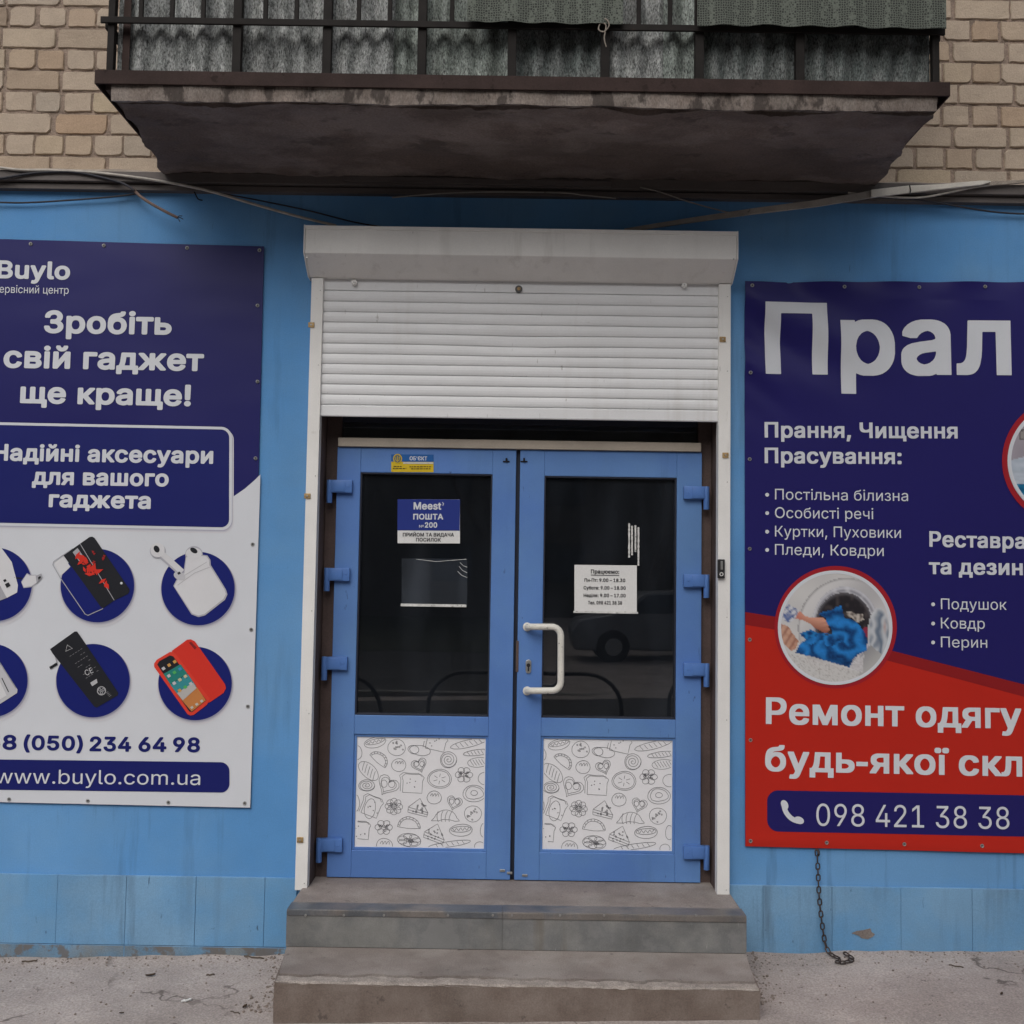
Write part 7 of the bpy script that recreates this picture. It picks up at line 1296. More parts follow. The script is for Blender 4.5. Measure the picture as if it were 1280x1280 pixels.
def washing(x, y):
    e = math.hypot((x-735)/455, (y-640)/470); c = mixt((.50, .49, .49), (.60, .59, .58), .5+.5*nz3(x/200, y/200, 1))
    if e < 1.0: c = mixt((.24, .235, .24), (.60, .59, .59), (1-e)/.05); c = mixt(c, (.44, .43, .44), .5+.5*math.sin((x+y)/160))
    e2 = math.hypot((x-722)/315, (y-622)/372)
    if e2 < 1: c = mixt((.26, .26, .29), (.52, .52, .56), .5+.5*math.sin((1-e2)*46)); c = mixt(c, (.62, .62, .65), max(0, nz3(x/60, y/60, 2)))
    e3 = math.hypot((x-712)/268, (y-612)/306)
    if e3 < 1: c = mixt((.12, .115, .13), (.018, .016, .02), (1-e3)/.12); c = mixt(c, (.09, .075, .075), max(0, nz3(x/45, y/60, 3))*.9)
    if inpoly(x, y, CLOTH): c = mixt((.12, .10, .09), (.50, .45, .40), .55+1.1*nz3(x/26, y/26, 4))
    if inpoly(x, y, [(890, 640), (960, 620), (975, 720), (910, 740)]): c = (.26, .03, .06)
    g_ = math.hypot((x-1040)/104, (y-690)/240)
    if g_ < 1: c = mixt((.55, .56, .58), mixt((.13, .17, .23), (.50, .52, .55), .5+.5*math.sin(x/17+3*nz3(x/60, y/90, 6))), (1-g_)/.2); c = mixt(c, (.44, .26, .22), max(0, 1-abs(x-1095)/18)*max(0, 1-abs(y-630)/80))
    if inpoly(x, y, [(890, 880), (960, 800), (1080, 900), (1060, 1000), (880, 1120), (850, 1060)]): c = mixt((.26, .26, .27), (.48, .47, .46), (x+y-1750)/300)
    if inpoly(x, y, SLEEVE): c = mixt((.004, .035, .14), (.02, .20, .52), .45+.9*nz3(x/34, y/26, 8))
    if inpoly(x, y, TOWEL):
        wx, wy = x+60*nz3(x/110, y/110, 11), y+60*nz3(x/110, y/110, 15); ang = math.atan2(wy-780, wx-690); rad = math.hypot(wx-690, (wy-780)*1.15)
        f_ = .5+.5*math.sin(rad/23+1.6*ang+2.2*nz3(x/90, y/90, 21)); f_ = f_*.8+.2*(.5+nz3(x/20, y/20, 23))
        c = mixt((.003, .028, .115), (.022, .215, .60), f_); c = mixt(c, (.002, .015, .06), max(0, (y-860)/220)*.9)
    if inpoly(x, y, ARM):
        t_ = (y-(500+.28*(x-265)))/95; c = mixt((.62, .31, .22), (.30, .11, .075), t_); c = mixt(c, (.50, .14, .11), max(0, 1-(x-255)/110)*.7); c = mixt(c, (.22, .07, .05), max(0, math.sin(y/7+x/30))*max(0, (x-470)/110)*.6)
    if inpoly(x, y, HAND):
        t_ = (x-110)/170; c = mixt((.55, .33, .24), (.36, .15, .09), t_*.6+.5*nz3(x/30, y/30, 33)); c = mixt(c, (.18, .06, .05), max(0, math.sin((x*.8+y*.5)/9))*.55)
    if inpoly(x, y, CUFF):
        u_, v_ = (x*.55+y*.83), (x*.83-y*.55); c = mixt((.55, .56, .60), (.10, .14, .30), .85*(math.sin(u_/8) > .25)*.7+.5*(math.sin(v_/9) > .5))
        if inpoly(x, y, [(140, 520), (205, 508), (225, 540), (185, 590)]): c = mixt(c, (.07, .12, .30), .75)
    if inpoly(x, y, TABLE): c = mixt((.56, .55, .54), (.30, .28, .27), 1.3*max(0, nz3(x/9, y/9, 41)))
    if inpoly(x, y, TAG): c = mixt((.60, .59, .60), (.45, .43, .44), .5+nz3(x/20, y/14, 44))
    return c
def bedding(x, y):
    c = mixt((.29, .26, .30), (.36, .33, .37), .5+.5*nz3(x/200, y/200, 51))
    if inpoly(x, y, [(855, 345), (1010, 300), (1010, 440), (860, 455)]): c = (.10, .09, .09) if not inpoly(x, y, [(872, 362), (998, 325), (998, 425), (874, 440)]) else (.27, .25, .24)
    if y > 690-.28*(x-760)+.00012*(x-760)**2: c = mixt((.34, .40, .48), (.52, .57, .64), .5+.8*nz3(x/120, y/60, 54))
    if y > 815-.12*(x-770)+.0001*(x-770)**2: c = mixt((.28, .33, .40), (.50, .55, .62), (y-790+.1*(x-770))/60); c = mixt(c, (.38, .43, .50), .5+.9*nz3(x/90, y/40, 58))
    if y > 955+.05*(x-800): c = mixt((.005, .10, .22), (.02, .24, .42), .5+nz3(x/70, y/50, 61))
    return c
def photo_disc(name, cx, cy, fn, ox, oy, s_, n=92):
    me = bpy.data.meshes.new(name); bm = bmesh.new(); lay_ = bm.loops.layers.float_color.new('print'); V = {}; Cc = {}
    def vert(i, j):
        if (i, j) not in V:
            px_, py_ = cx+RR*1.015*(2*i/n-1), cy+RR*1.015*(2*j/n-1); d = math.hypot(px_-cx, py_-cy)
            if d > RR*1.015: px_, py_ = cx+(px_-cx)*RR*1.015/d, cy+(py_-cy)*RR*1.015/d
            p = at(px_, py_, YR); V[(i, j)] = bm.verts.new((p.x, YR-5*.0008-dr(p.x, p.z), p.z)); Cc[V[(i, j)]] = fn((px_-ox)*s_, (py_-oy)*s_)
        return V[(i, j)]
    for i in range(n):
        for j in range(n):
            if math.hypot(2*(i+.5)/n-1, 2*(j+.5)/n-1) < 1.0:
                f = bm.faces.new([vert(i, j), vert(i, j+1), vert(i+1, j+1), vert(i+1, j)]); f.smooth = True
                for l in f.loops: l[lay_] = (*Cc[l.vert], 1)
    bm.normal_update()
    for f in bm.faces:
        if f.normal.y > 0: f.normal_flip()
    bm.to_mesh(me); bm.free(); me.materials.append(M['photo']); o = bpy.data.objects.new(name, me); COL.objects.link(o); adopt(o, RB)
    rp.ell(cx, cy, 71.5, 71.5, 6.5, M['pwhite'], n=72, inner=RR/71.5); rp.build('picture_rim', RB)
photo_disc('washing_picture', CX, CY, washing, 960, 700, 7.53)
CX, CY = 1331, 576
rp.ell(CX+.3, CY, 79, 79, 3, M['pring'], n=72); rp.ell(CX, CY, 72, 72, 4, M['pwhite'], n=72); rp.build('picture_ring', RB)
photo_disc('bedding_picture', CX, CY, bedding, 1180, 500, 9.14)
eyelets([(939.7, 357.5), (1055.5, 358.5), (1149, 359), (1231, 358.5), (1330, 358.5), (938, 466), (937, 574), (937, 686), (937, 799.5), (938, 925), (938, 1051), (1033, 1053), (1130, 1055), (1227, 1057), (1330, 1059)], YR, dr, RB)

# ------------------------------------------------------------------ stickers and notices on the doors
def notice(name, p0, p1, Y, mat, label, cat, shear=.012, r=0):
    t = thing(name, at((p0[0]+p1[0])/2, p1[1], Y), label, cat); pr = Print(Y-.0012); 
    a, b_, c_, d_ = [at(x, y+(x-p0[0])*shear, Y) for x, y in ((p0[0], p0[1]), (p1[0], p0[1]), (p1[0], p1[1]), (p0[0], p1[1]))]
    k = MB(); k.prism_xz([(q.x, q.z) for q in (d_, c_, b_, a)], Y-.001, Y-.0001); k.build('sheet', mat, t); return t, pr
YGL = YD+.0219
t, pr = notice('post_sticker', (497, 624), (575, 679), YGL, M['paper'], 'blue and white parcel post sticker on the left door glass', 'sticker', .004)
pr.poly([(497, 624), (575, 624.4), (574.6, 663.4), (496.8, 663)], 1, pc(.018, .035, .22)); pr.text('Meest', 'B', (517, 637), (551.6, 637.2), 9.4, 2, M['pwhite']); pr.line([(553, 628), (554.6, 629.6), (553.4, 632)], .003, 2, M['pwhite'])
pr.text('ПОШТА', 'B', (516.5, 649.4), (554, 649.5), 7.2, 2, M['pwhite']); pr.text('200', 'B', (531, 659.6), (546.5, 659.7), 6.8, 2, M['pwhite']); pr.text('№', 'R', (524, 659.6), (529.6, 659.6), 3.4, 2, M['pwhite'])
pr.text('ПРИЙОМ ТА ВИДАЧА', 'S', (503.5, 670.6), (567.5, 670.8), 4.6, 2, M['ink']); pr.text('ПОСИЛОК', 'S', (520, 676.8), (551, 677), 4.4, 2, M['ink']); pr.build('printed_lettering', t)
t, pr = notice('security_sticker', (489, 568), (542, 590), YD, pc(.62, .44, .02), 'small yellow and blue guarded-premises sticker at the top of the left door', 'sticker', .006)
pr.poly([(489, 568), (542, 568.3), (542, 577.3), (489, 577)], 1, pc(.015, .11, .36)); pr.text("ОБ'ЄКТ", 'S', (512, 575.4), (534, 575.6), 5, 2, M['pwhite'])
pr.ell(497, 573.5, 5.6, 6.2, 2, pc(.62, .44, .02), n=24); pr.ell(497, 573.5, 4.2, 4.8, 3, pc(.08, .12, .16), n=24); pr.line([(494.8, 571), (495, 575.5), (497, 577), (499, 575.5), (499.2, 571)], .003, 4, pc(.62, .44, .02)); pr.line([(497, 570), (497, 576.5)], .003, 4.4, pc(.62, .44, .02))
pr.poly([(504, 577.6), (541.5, 577.8), (541.5, 580), (504, 579.8)], 2, pc(.60, .58, .50))
for y, a, c_ in ((583, 492, 502), (585.6, 491, 508), (583.4, 512, 540), (586, 514, 538)):
    x = a
    while x < c_: w_ = rn.uniform(1.5, 4); pr.line([(x, y), (min(c_, x+w_), y)], .0042, 2, pc(.10, .08, .02)); x += w_+1
pr.build('printed_lettering', t)
t, pr = notice('opening_hours', (718, 706), (796, 764.5), YGL, M['paper'], 'white paper with opening hours taped to the right door glass', 'notice', .010)
pr.text('Працюємо:', 'S', (738.6, 716.8), (774, 717.2), 5, 2, M['ink']); pr.line([(738.6, 718.8), (774, 719.2)], .0028, 2, M['ink'])
for s, a, c_, y in (('Пн-Пт: 9.00 – 18.30', 730.5, 781.5, 727.2), ('Субота: 9.00 – 18.00', 729.5, 782, 736.8), ('Неділя: 9.00 – 17.00', 729.5, 782, 746.3), ('Тел. 098 421 38 38', 735, 777.5, 755.4)): pr.text(s, 'S', (a, y), (c_, y+.4), 4.3, 2, M['ink'])
pr.build('printed_lettering', t)
k = MB(); a = at(716.8, 763.6, YGL); c = at(797.5, 767.2, YGL); k.box(a.x, c.x, YGL-.0022, YGL-.0012, c.z, a.z); k.build('tape_strip', M['tape'], t)
t, pr = notice('plastic_sleeve', (502, 698), (584, 757), YGL, M['film'], 'empty clear plastic sleeve on the left door glass, white tape along its bottom', 'sleeve', .006)
k = MB(); a = at(501, 754.4, YGL); c = at(583, 759, YGL); k.box(a.x, c.x, YGL-.0022, YGL-.0011, c.z, a.z); k.build('tape_strip', M['tape'], t)
k = MB()
for q_ in ([(520, 699), (545, 702), (583, 699)], [(574, 708), (578, 713), (584, 716)], [(572, 714), (577, 719), (584, 722)], [(575, 703), (579, 707), (584, 709)]): k.tube([at(x, y, YGL-.0015) for x, y in q_], .0012, 5)
k.build('film_crease', M['tape'], t)
t = thing('tape_residue', at(793, 705, YGL), 'four torn white tape strips hanging on the right door glass', 'tape')
for p, y0, y1 in ((786.4, 654, 697), (790, 657, 694), (794.3, 656.6, 690), (798, 659, 707)):
    k = MB(); n_ = 22
    for i in range(n_+1):
        y = y0+(y1-y0)*i/n_; c = at(p, y, YGL); w_ = .004+.0022*noise.noise(Vector((p, y*.5, 0))); k.v += [(c.x-w_, YGL-.0009, c.z), (c.x+w_, YGL-.0009, c.z)]
    k.f = [[2*i, 2*i+1, 2*i+3, 2*i+2] for i in range(n_)]; k.mi = [0]*n_; k.build('tape_strip', M['tape'], t)

# ------------------------------------------------------------------ cables and battens on the ledge
def smooth(pts, n=6):
    P_ = [Vector(p) for p in pts]; o = []
    for i in range(len(P_)-1):
        a, b_, c_, d_ = P_[max(0, i-1)], P_[i], P_[i+1], P_[min(len(P_)-1, i+2)]
        for k_ in range(n): t = k_/n; o.append(.5*((2*b_)+(c_-a)*t+(2*a-5*b_+4*c_-d_)*t*t+(3*b_-a-3*c_+d_)*t**3))
    return o+[P_[-1]]
def cable(name, pts, r, mat, label, cat='cable'):
    k = MB(); k.tube(smooth([at(p[0], p[1], p[2] if len(p) > 2 else -.064) for p in pts]), r, 7)
    return tag(k.build(name, mat, smooth=True), label, cat)
cable('cable', [(-120, 196), (-40, 204), (20, 212), (60, 213), (110, 215), (165, 221, -.066), (215, 229, -.068), (262, 239, -.06), (320, 256, -.04), (370, 270, -.02), (420, 282, -.006)], .0062, M['cable_w'], 'pale cable crossing the ledge left of the balcony down to the shutter box')
cable('cable', [(-120, 224), (-30, 224), (0, 223), (30, 218), (60, 215), (100, 216), (150, 228), (168, 238)], .0055, M['cable_k'], 'black cable lying on the ledge at the far left')
cable('cable', [(-120, 249, -.03), (0, 253, -.02), (40, 253, -.02), (90, 250, -.02), (140, 246, -.025), (172, 242, -.03)], .0042, M['cable_k'], 'dark blue-black cable sagging below the ledge above the gadget banner')
cable('cable', [(250, 238, -.05), (300, 246, -.03), (380, 262, -.012), (440, 277, -.008), (480, 284, -.006)], .0035, M['cable_k'], 'thin dark wire running down to the left end of the shutter box')
cable('cable', [(490, 247, -.06), (550, 242, -.06), (610, 240, -.06), (700, 241, -.06), (730, 244, -.06), (770, 248, -.055)], .0028, M['cable_g'], 'thin grey wire drooping under the middle of the balcony')
cable('cable', [(800, 234, -.06), (825, 240, -.06), (860, 252, -.045), (900, 263, -.02), (930, 270, -.008)], .0028, M['cable_g'], 'thin grey wire slanting above the right end of the shutter box')
cable('cable', [(1060, 241, -.066), (1110, 246, -.07), (1150, 247, -.07), (1185, 241, -.07), (1225, 233, -.07), (1290, 227, -.068), (1400, 222, -.068)], .0045, M['cable_w'], 'pale cable looping below the white trunking on the right')
cable('cable', [(1080, 246, -.06), (1130, 248, -.06), (1170, 253, -.05), (1215, 261, -.03), (1255, 266, -.02), (1300, 267, -.02), (1400, 262, -.03)], .0042, M['cable_k'], 'black cable sagging below the ledge above the laundry banner')
t = thing('cable_stub', at(172, 243, -.05), 'stiff brown cable end sticking out over the wall above the gadget banner', 'cable')
k = MB(); k.tube(smooth([at(166, 236, -.05), at(175, 245, -.06), at(188, 254, -.07), at(206, 264, -.075), at(222, 272, -.078)]), .0066, 8); k.build('sheath', M['cable_b'], t, smooth=True)
k = MB()
for q_ in ((228, 270), (229, 274), (225, 277)): k.tube([at(221, 271.5, -.078), at((221+q_[0])/2, (271.5+q_[1])/2-1, -.08), at(*q_, -.082)], .002, 5)
k.build('bare_wires', M['cable_k'], t)
t = cable('hook', [(243, 240, -.045), (246, 246, -.055), (248, 249, -.06), (253, 250.5, -.06)], .003, M['bar'], 'little bent dark hook under the ledge beside the balcony', 'hook')
def batten(name, p, Y, h, d, mat, label, cat):
    a = [at(q[0], q[1], Y) for q in p]; m = MB(); vs = []; fs = []
    for i, q in enumerate(a):
        hh = h[i]/2; vs += [(q.x, Y-d, q.z-hh), (q.x, Y, q.z-hh), (q.x, Y, q.z+hh), (q.x, Y-d, q.z+hh)]
    for i in range(len(a)-1):
        for k_ in range(4): fs.append([i*4+k_, i*4+(k_+1) % 4, i*4+4+(k_+1) % 4, i*4+4+k_])
    fs += [[0, 1, 2, 3], [len(vs)-1, len(vs)-2, len(vs)-3, len(vs)-4]]; m.add(vs, fs)
    return tag(m.build(name, mat, bevel=.002), label, cat)
batten('batten', [(780, 289), (850, 278), (940, 265), (1020, 255), (1092, 243)], -.062, [.018, .022, .028, .032, .034], .012, M['cable_g'], 'grimy grey batten slanting from the shutter box up to the ledge', 'batten')
batten('trunking', [(1088, 243), (1135, 237.5), (1180, 234), (1225, 229.5), (1237, 228)], -.076, [.036, .034, .022, .02, .006], .012, M['batten'], 'off-white plastic trunking slanting along the ledge right of the balcony', 'trunking')
batten('trunking', [(1208, 231.5), (1240, 230), (1272, 228), (1290, 226)], -.064, [.018, .02, .016, .012], .010, M['flash_light'], 'short grey strip lying on the ledge at the far right', 'strip')
c = at(1137, 238, -.088); k = MB(); k.tube([(c.x-.001, -.0895, c.z-.022), (c.x+.004, -.091, c.z), (c.x+.0, -.0895, c.z+.022)], .0025, 6); tag(k.build('tie_wire', M['black'], smooth=True), 'black tie wire round the white trunking', 'wire')
batten('conduit_strip', [(430, 224), (560, 227), (700, 230), (764, 231.5)], -.056, [.026, .027, .027, .027], .012, M['flash'], 'long dull strip fixed under the balcony above the door', 'strip')
c = at(753, 38, YB-.012); k = MB()
k.tube(smooth([(c.x-.022, YB-.02, c.z+.03), (c.x+.01, YB-.03, c.z+.036), (c.x+.024, YB-.03, c.z+.01), (c.x+.004, YB-.032, c.z-.016), (c.x-.016, YB-.03, c.z-.006), (c.x-.008, YB-.028, c.z+.02), (c.x+.012, YB-.03, c.z+.01), (c.x+.006, YB-.03, c.z-.04), (c.x+.014, YB-.03, c.z-.075)]), .0026, 6)
tag(k.build('tied_cord', M['flash_light'], smooth=True), 'pale cord knotted round the balcony rail', 'cord')

# ------------------------------------------------------------------ chain on the wall
ch = thing('chain', at(1030, 1186, -.02), 'rusty steel chain hanging on the blue plinth, its end coiled on the pavement', 'chain')
def link(c, d, s, L=.028, w_=.0088, r=.0030):
    d = d.normalized(); s = (s-d*s.dot(d)).normalized(); pts = []
    for i in range(18):
        t = 2*math.pi*i/18; pts.append(c+d*(L/2-w_+0)*(1 if math.cos(t) > 0 else -1)*(abs(math.cos(t)) > .02)+d*w_*math.cos(t)+s*w_*math.sin(t))
    k = MB(); k.tube(pts, r, 7, closed=True); k.build('chain_link', M['chain'], ch, smooth=True)
path = smooth([at(1021.5, 1066, -.024), at(1022.5, 1090, -.026), at(1024, 1120, -.030), at(1027, 1150, -.032), at(1031, 1178, -.036)], 12)
gzz = lambda x, y: gz(x, y)+.009
e = path[-1]; q0 = at(1036, 1190, -.05)
path += smooth([e, Vector((q0.x, -.06, gzz(q0.x, -.06)+.008)), Vector((q0.x+.03, -.10, gzz(q0.x+.03, -.10))), Vector((q0.x+.012, -.135, gzz(q0.x+.01, -.135))), Vector((q0.x+.05, -.13, gzz(q0.x+.05, -.13))), Vector((q0.x+.085, -.10, gzz(q0.x+.08, -.10))), Vector((q0.x+.07, -.07, gzz(q0.x+.07, -.07)+.004))], 12)[1:]
acc = 0; last = path[0]; i_ = 0; link(path[0], path[1]-path[0], Vector((1, 0, 0)))
for a, c in zip(path, path[1:]):
    acc += (c-a).length
    if acc > .0235:
        acc = 0; i_ += 1; link(c, c-a, Vector((1, .25, 0)) if i_ % 2 == 0 else Vector((.3, 1, .3)))
c = at(1021.5, 1064, -.012); k = MB(); k.tube([(c.x, .0, c.z+.004), (c.x, -.024, c.z+.004), (c.x, -.03, c.z-.006), (c.x, -.02, c.z-.014)], .004, 7); k.build('wall_hook', M['chain'], ch, smooth=True)

# ------------------------------------------------------------------ litter and grit
rl_ = random.Random(21)
M['leaf'] = pmat('dry_leaf', (.06, .038, .022), .8, .2, 30); M['twig'] = pmat('grey_twig', (.10, .078, .06), .9, .2, 30); M['grit'] = pmat('grit', (.22, .18, .155), .95, .35, 25)
def gpt(px, py):
    p = at(px, py, -.2)
    for _ in range(12):
        d = (p-Vector((0, -DIST, EYE))); t = (gz(p.x, p.y)-EYE)/d.z; p = Vector((0, -DIST, EYE))+d*t
    return p
def leaf(px, py, s_, rot, name, mat, label, cat):
    c = gpt(px, py); m = MB(); n_ = 8; top = []
    for i in range(n_+1):
        u = i/n_*2-1; w_ = (1-u*u)**.8*.42; top.append((u, w_))
    for sg in (0, .0012):
        for u, w_ in top:
            for v_ in (-1, 0, 1):
                X, Y_ = u*s_, v_*w_*s_; X, Y_ = X*math.cos(rot)-Y_*math.sin(rot), X*math.sin(rot)+Y_*math.cos(rot); x, y = c.x+X, c.y+Y_
                m.v.append((x, y, gz(x, y)+.004+sg+abs(v_)*s_*.22+.15*s_*u*u))
    k_ = (n_+1)*3
    for i in range(n_):
        for j in range(2): a = i*3+j; m.f += [[a, a+3, a+4, a+1], [k_+a, k_+a+1, k_+a+4, k_+a+3]]; m.mi += [0, 0]
    tag(m.build(name, mat, smooth=True), label, cat)
leaf(188, 1221, .020, .5, 'dry_leaf', M['leaf'], 'dark curled dead leaf on the pavement below the gadget banner', 'leaf')
leaf(306, 1260, .016, 1.3, 'dry_leaf', M['leaf'], 'small brown leaf on the pavement beside the lower step', 'leaf')
leaf(1252, 1244, .012, .9, 'dry_leaf', M['leaf'], 'tiny dark leaf on the pavement at the far right', 'leaf')
leaf(152, 1268, .009, .2, 'dry_leaf', M['leaf'], 'tiny dark leaf at the bottom edge of the left pavement', 'leaf')
def stick(name, a, c, r, mat, label, cat):
    p, q = gpt(*a), gpt(*c); pts = [p.lerp(q, i/5) for i in range(6)]
    pts = [Vector((v.x, v.y+.004*math.sin(i*2), gz(v.x, v.y)+r+.001)) for i, v in enumerate(pts)]; k = MB(); k.tube(pts, r, 7); tag(k.build(name, mat, smooth=True), label, cat)
stick('cigarette_end', (227, 1253.5), (239, 1251), .0045, M['paper'], 'white cigarette end lying on the pavement left of the steps', 'litter')
stick('twig', (27, 1203), (46, 1202), .0032, M['twig'], 'grey twig lying along the wall at the far left', 'twig'); stick('twig', (258, 1220), (268, 1219), .003, M['twig'], 'short twig on the pavement nearer the steps than the wall', 'twig'); stick('twig', (305, 1196), (330, 1199), .003, M['twig'], 'twig against the plinth beside the upper step', 'twig'); stick('twig', (288, 1265), (300, 1268), .002, M['twig'], 'thin twig at the bottom edge left of the lower step', 'twig')
stick('twig', (1186, 1207), (1204, 1210), .0026, M['twig'], 'twig against the wall below the laundry banner', 'twig')
gr = MB()
def pebble(x, y, s_):
    z = gz(x, y); n0 = len(gr.v); pts = []
    for zz, rr in ((-.6, .7), (.1, 1), (.75, .55)):
        for i in range(5): t = 2*math.pi*i/5+s_*900; q = rr*s_*rl_.uniform(.75, 1.2); pts.append((x+q*math.cos(t), y+q*math.sin(t), z+s_*.35+zz*s_*.7))
    gr.add(pts, [(i+5*j, (i+1) % 5+5*j, (i+1) % 5+5*j+5, i+5*j+5) for j in range(2) for i in range(5)]+[(10, 11, 12, 13, 14)])
for _ in range(1500):
    side = rl_.random() < .5; x = rl_.uniform(-2.9, fl0) if side else rl_.uniform(fl1, 2.9); y = -.02-abs(rl_.gauss(0, .06 if rl_.random() < .6 else .5))
    pebble(x, y, rl_.choice((.0014, .002, .002, .003, .0045))*rl_.uniform(.7, 1.3))
for _ in range(420):
    if rl_.random() < .5: x, y = bl0-abs(rl_.gauss(0, .06)), Y2+rl_.uniform(-.25, .3)
    else: x, y = bl1+abs(rl_.gauss(0, .05)), Y2+rl_.uniform(-.2, .3)
    pebble(x, min(-.03, y), rl_.choice((.002, .003, .004, .006))*rl_.uniform(.7, 1.3))
o = gr.build('grit', M['grit']); o['kind'] = 'stuff'

# ------------------------------------------------------------------ the street behind the photographer (seen dimly in the door glass, with unseen parts added to cut light)
M['asphalt'] = pmat('asphalt', (.05, .05, .052), .9, .2, 2, .3, 90, .004, fine=.2)
M['kerb'] = pmat('kerb_stone', (.24, .23, .21), .9, .2, 5)
M['hoop'] = pmat('dark_hoop_paint', (.03, .03, .035), .5)
M['bark'] = pmat('bark', (.06, .048, .04), .95, .3, 9); M['leafm'] = pmat('far_foliage', (.055, .06, .035), .9, .4, .8)
M['facade'] = pmat('far_facade', (.075, .068, .062), .9, .15, .6); M['winm'] = pmat('far_window', (.03, .034, .04), .12, spec=.6)
M['carp'] = pmat('silver_car_paint', (.26, .27, .29), .3, .02, metal=.2); M['rubber'] = pmat('tyre_rubber', (.015, .015, .016), .8)
zG = gz(0, -9)
k = MB(); k.box(-90, 90, -17, -9.6, zG-.3, zG+.004); k.build('road', M['asphalt'])['kind'] = 'structure'
k = MB(); k.v = [(x, y, gz(x, y)+.005) for x in (-60, -30, -12, -6, -3, 0, 3, 6, 12, 30, 60) for y in (-8.9, -7, -6, -5, -4.2, -3.6)]
for i in range(10):
    for j in range(5): a = i*6+j; k.f.append([a, a+6, a+7, a+1]); k.mi.append(0)
k.build('added_dark_path', M['asphalt'])['kind'] = 'structure'  # unseen dark strip, added so less light bounces up under the balcony
k = MB(); k.box(-90, 90, -9.6, -9.4, zG-.3, zG+.03); k.build('kerb', M['kerb'])['kind'] = 'structure'
hoop0 = None
for i, x in enumerate((-4.43, -2.0, .43, 2.86, 5.29)):
    if hoop0 is None:
        k = MB(); pts = [(-.98, 0, -.05), (-.98, 0, .3)]+[(-.98+.36-.36*math.cos(R(a)), 0, .3+.36*math.sin(R(a))) for a in (15, 30, 45, 60, 75, 90)]+[(.62+.36*math.sin(R(a)), 0, .3+.36*math.cos(R(a))) for a in (0, 15, 30, 45, 60, 75, 90)]+[(.98, 0, -.05)]
        k.tube(pts, .021, 10); o = k.build('hoop_barrier', M['hoop'], smooth=True); hoop0 = o
    else: o = hoop0.copy(); COL.objects.link(o)
    o.location = (x-.28, -5.6, gz(x, -5.6))
    tag(o, 'dark tubular hoop at the pavement edge, mirrored in the door glass', 'barrier', 'hoop barriers along the kerb')
# a silver car across the road
ct = thing('parked_car', (3.3, -15.6, zG), 'silver parked car across the road, mirrored in the right door glass', 'car')
L_ = [(-2.1, .25), (-2.15, .6), (-2.0, .82), (-1.35, .92), (-.75, 1.36), (.55, 1.42), (1.3, 1.0), (2.0, .86), (2.15, .6), (2.1, .25)]
k = MB(); k.prism_xz([(x+3.3, z+zG) for x, z in L_], -16.4, -14.8); k.build('body', M['carp'], ct, bevel=.06, seg=3, smooth=True)
k = MB(); k.prism_xz([(x+3.3, z+zG) for x, z in [(-1.15, .95), (-.68, 1.3), (.5, 1.35), (1.1, 1.0)]], -16.41, -14.79); k.build('window', M['winm'], ct)
for x in (-1.35, 1.35):
    for y in (-16.38, -14.98):
        k = MB(); k.cyl((3.3+x, y, zG+.32), (3.3+x, y+.2, zG+.32), .32, 20); k.m = 1; k.cyl((3.3+x, y-.01, zG+.32), (3.3+x, y+.21, zG+.32), .19, 16); k.build('wheel', [M['rubber'], M['steel']], ct, bevel=.02)
M['added_dark_ground'] = pmat('added_dark_grass', (.035, .04, .022), .95, .4, 1.5)
k = MB(); k.box(-90, 90, -60, -17.01, zG-.3, zG+.012); k.build('added_dark_ground', M['added_dark_ground'])['kind'] = 'structure'  # unseen dark ground, added to keep light from bouncing onto the upper wall
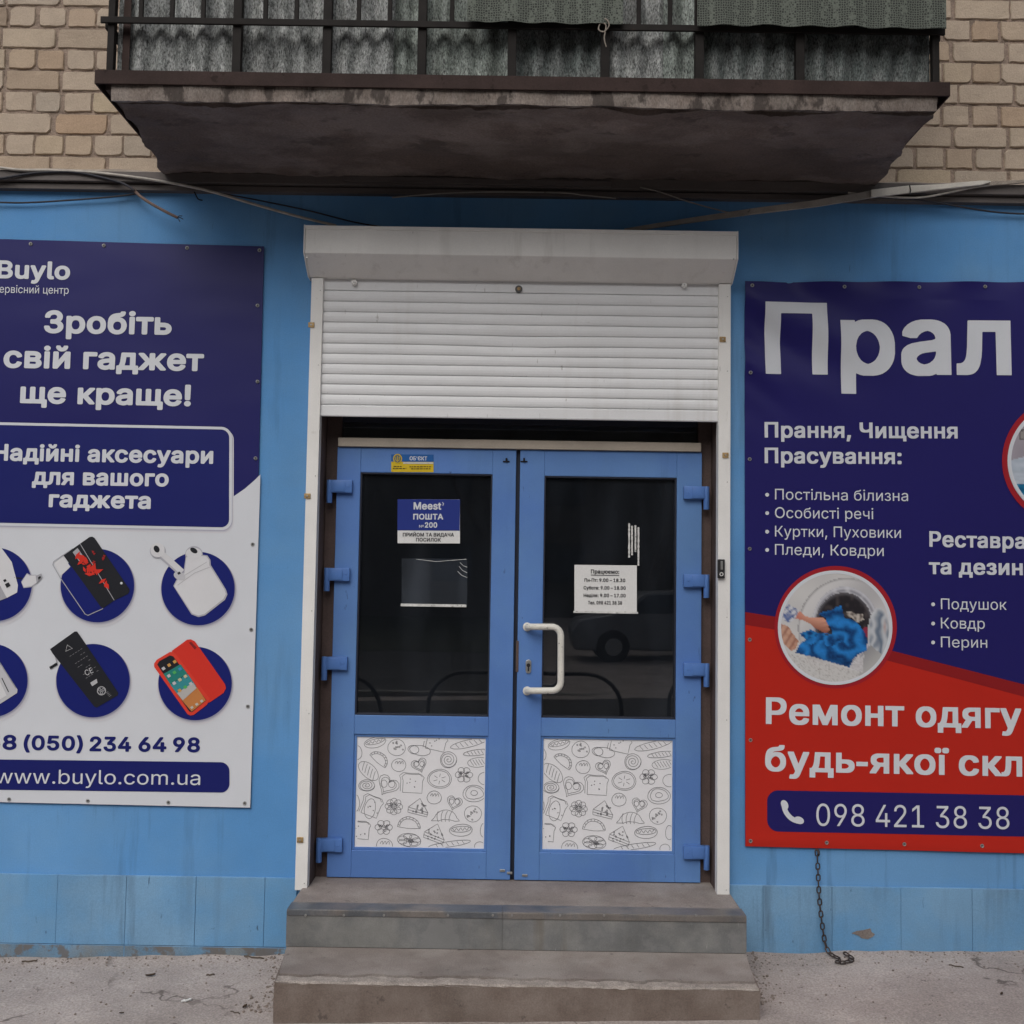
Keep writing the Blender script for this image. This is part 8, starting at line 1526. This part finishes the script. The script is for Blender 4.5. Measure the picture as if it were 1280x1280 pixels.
# trees
def tree(loc, label, group, seed):
    rt = random.Random(seed); t = thing('street_tree', loc, label, 'tree', group); k = MB(); tips = []
    def br(p, d, l, r, dep):
        pts = [p]; q = p; dd = d.copy()
        for i in range(4): dd = (dd+Vector((rt.uniform(-.2, .2), rt.uniform(-.2, .2), .05))).normalized(); q = q+dd*l/4; pts.append(q)
        k.tube(pts, [r*(1-.14*i) for i in range(5)], 6, cap=False)
        if dep == 0: tips.extend(pts[2:]); return
        for _ in range(3): br(pts[rt.choice((2, 3, 4))], (dd+Vector((rt.uniform(-.9, .9), rt.uniform(-.9, .9), rt.uniform(0, .6)))).normalized(), l*.68, r*.5, dep-1)
    br(Vector(loc)-Vector((0, 0, .1)), Vector((0, 0, 1)), 4.2, .22, 3)
    k.build('trunk', M['bark'], t, smooth=True); f = MB()
    for p in tips:
        for _ in range(20):
            c = p+Vector((rt.gauss(0, .42), rt.gauss(0, .42), rt.gauss(0, .35))); a = Vector((rt.gauss(0, 1), rt.gauss(0, 1), rt.gauss(0, 1))).normalized()*.13; b_ = a.orthogonal().normalized()*.07
            f.add([c-a, c+b_, c+a, c-b_], [(0, 1, 2, 3)])
    f.build('crown', M['leafm'], t)
    return t
def copy_tree(src, loc, rz):
    r = src.copy(); COL.objects.link(r); r.location = loc; r.rotation_euler = (0, 0, rz)
    for c_ in src.children: d_ = c_.copy(); COL.objects.link(d_); d_.parent = r
    return r
bpy.context.view_layer.update()
t0 = tree((0, -19.5, zG), 'street tree across the road, a dim reflection in the door glass', 'street trees across the road', 4)
for i, x in enumerate((-22, -16.5, -11, -5.6, 5.2, 10.8, 16, 22)): copy_tree(t0, (x, -19.5-(i % 3)*.8, zG), i*1.7)
# unseen block of flats, added to keep bright sky out of the glass
fb = thing('added_far_block', (0, -34, zG), 'unseen block of flats added across the road to block bright sky in the door glass', 'building')
k = MB(); k.box(-45, 45, -44, -34, zG-.5, zG+15.5); k.build('wall', M['facade'], fb)
for r_ in range(5):
    for c_ in range(20): x = -41+c_*4.3; k = MB(); k.box(x-.75, x+.75, -34.0005, -33.9, zG+1.4+r_*2.9, zG+2.9+r_*2.9); k.build('window', M['winm'], fb)
k = MB(); k.box(-46, 46, -44.6, -33.4, zG+15.5, zG+15.8); k.build('roof', M['asphalt'], fb)
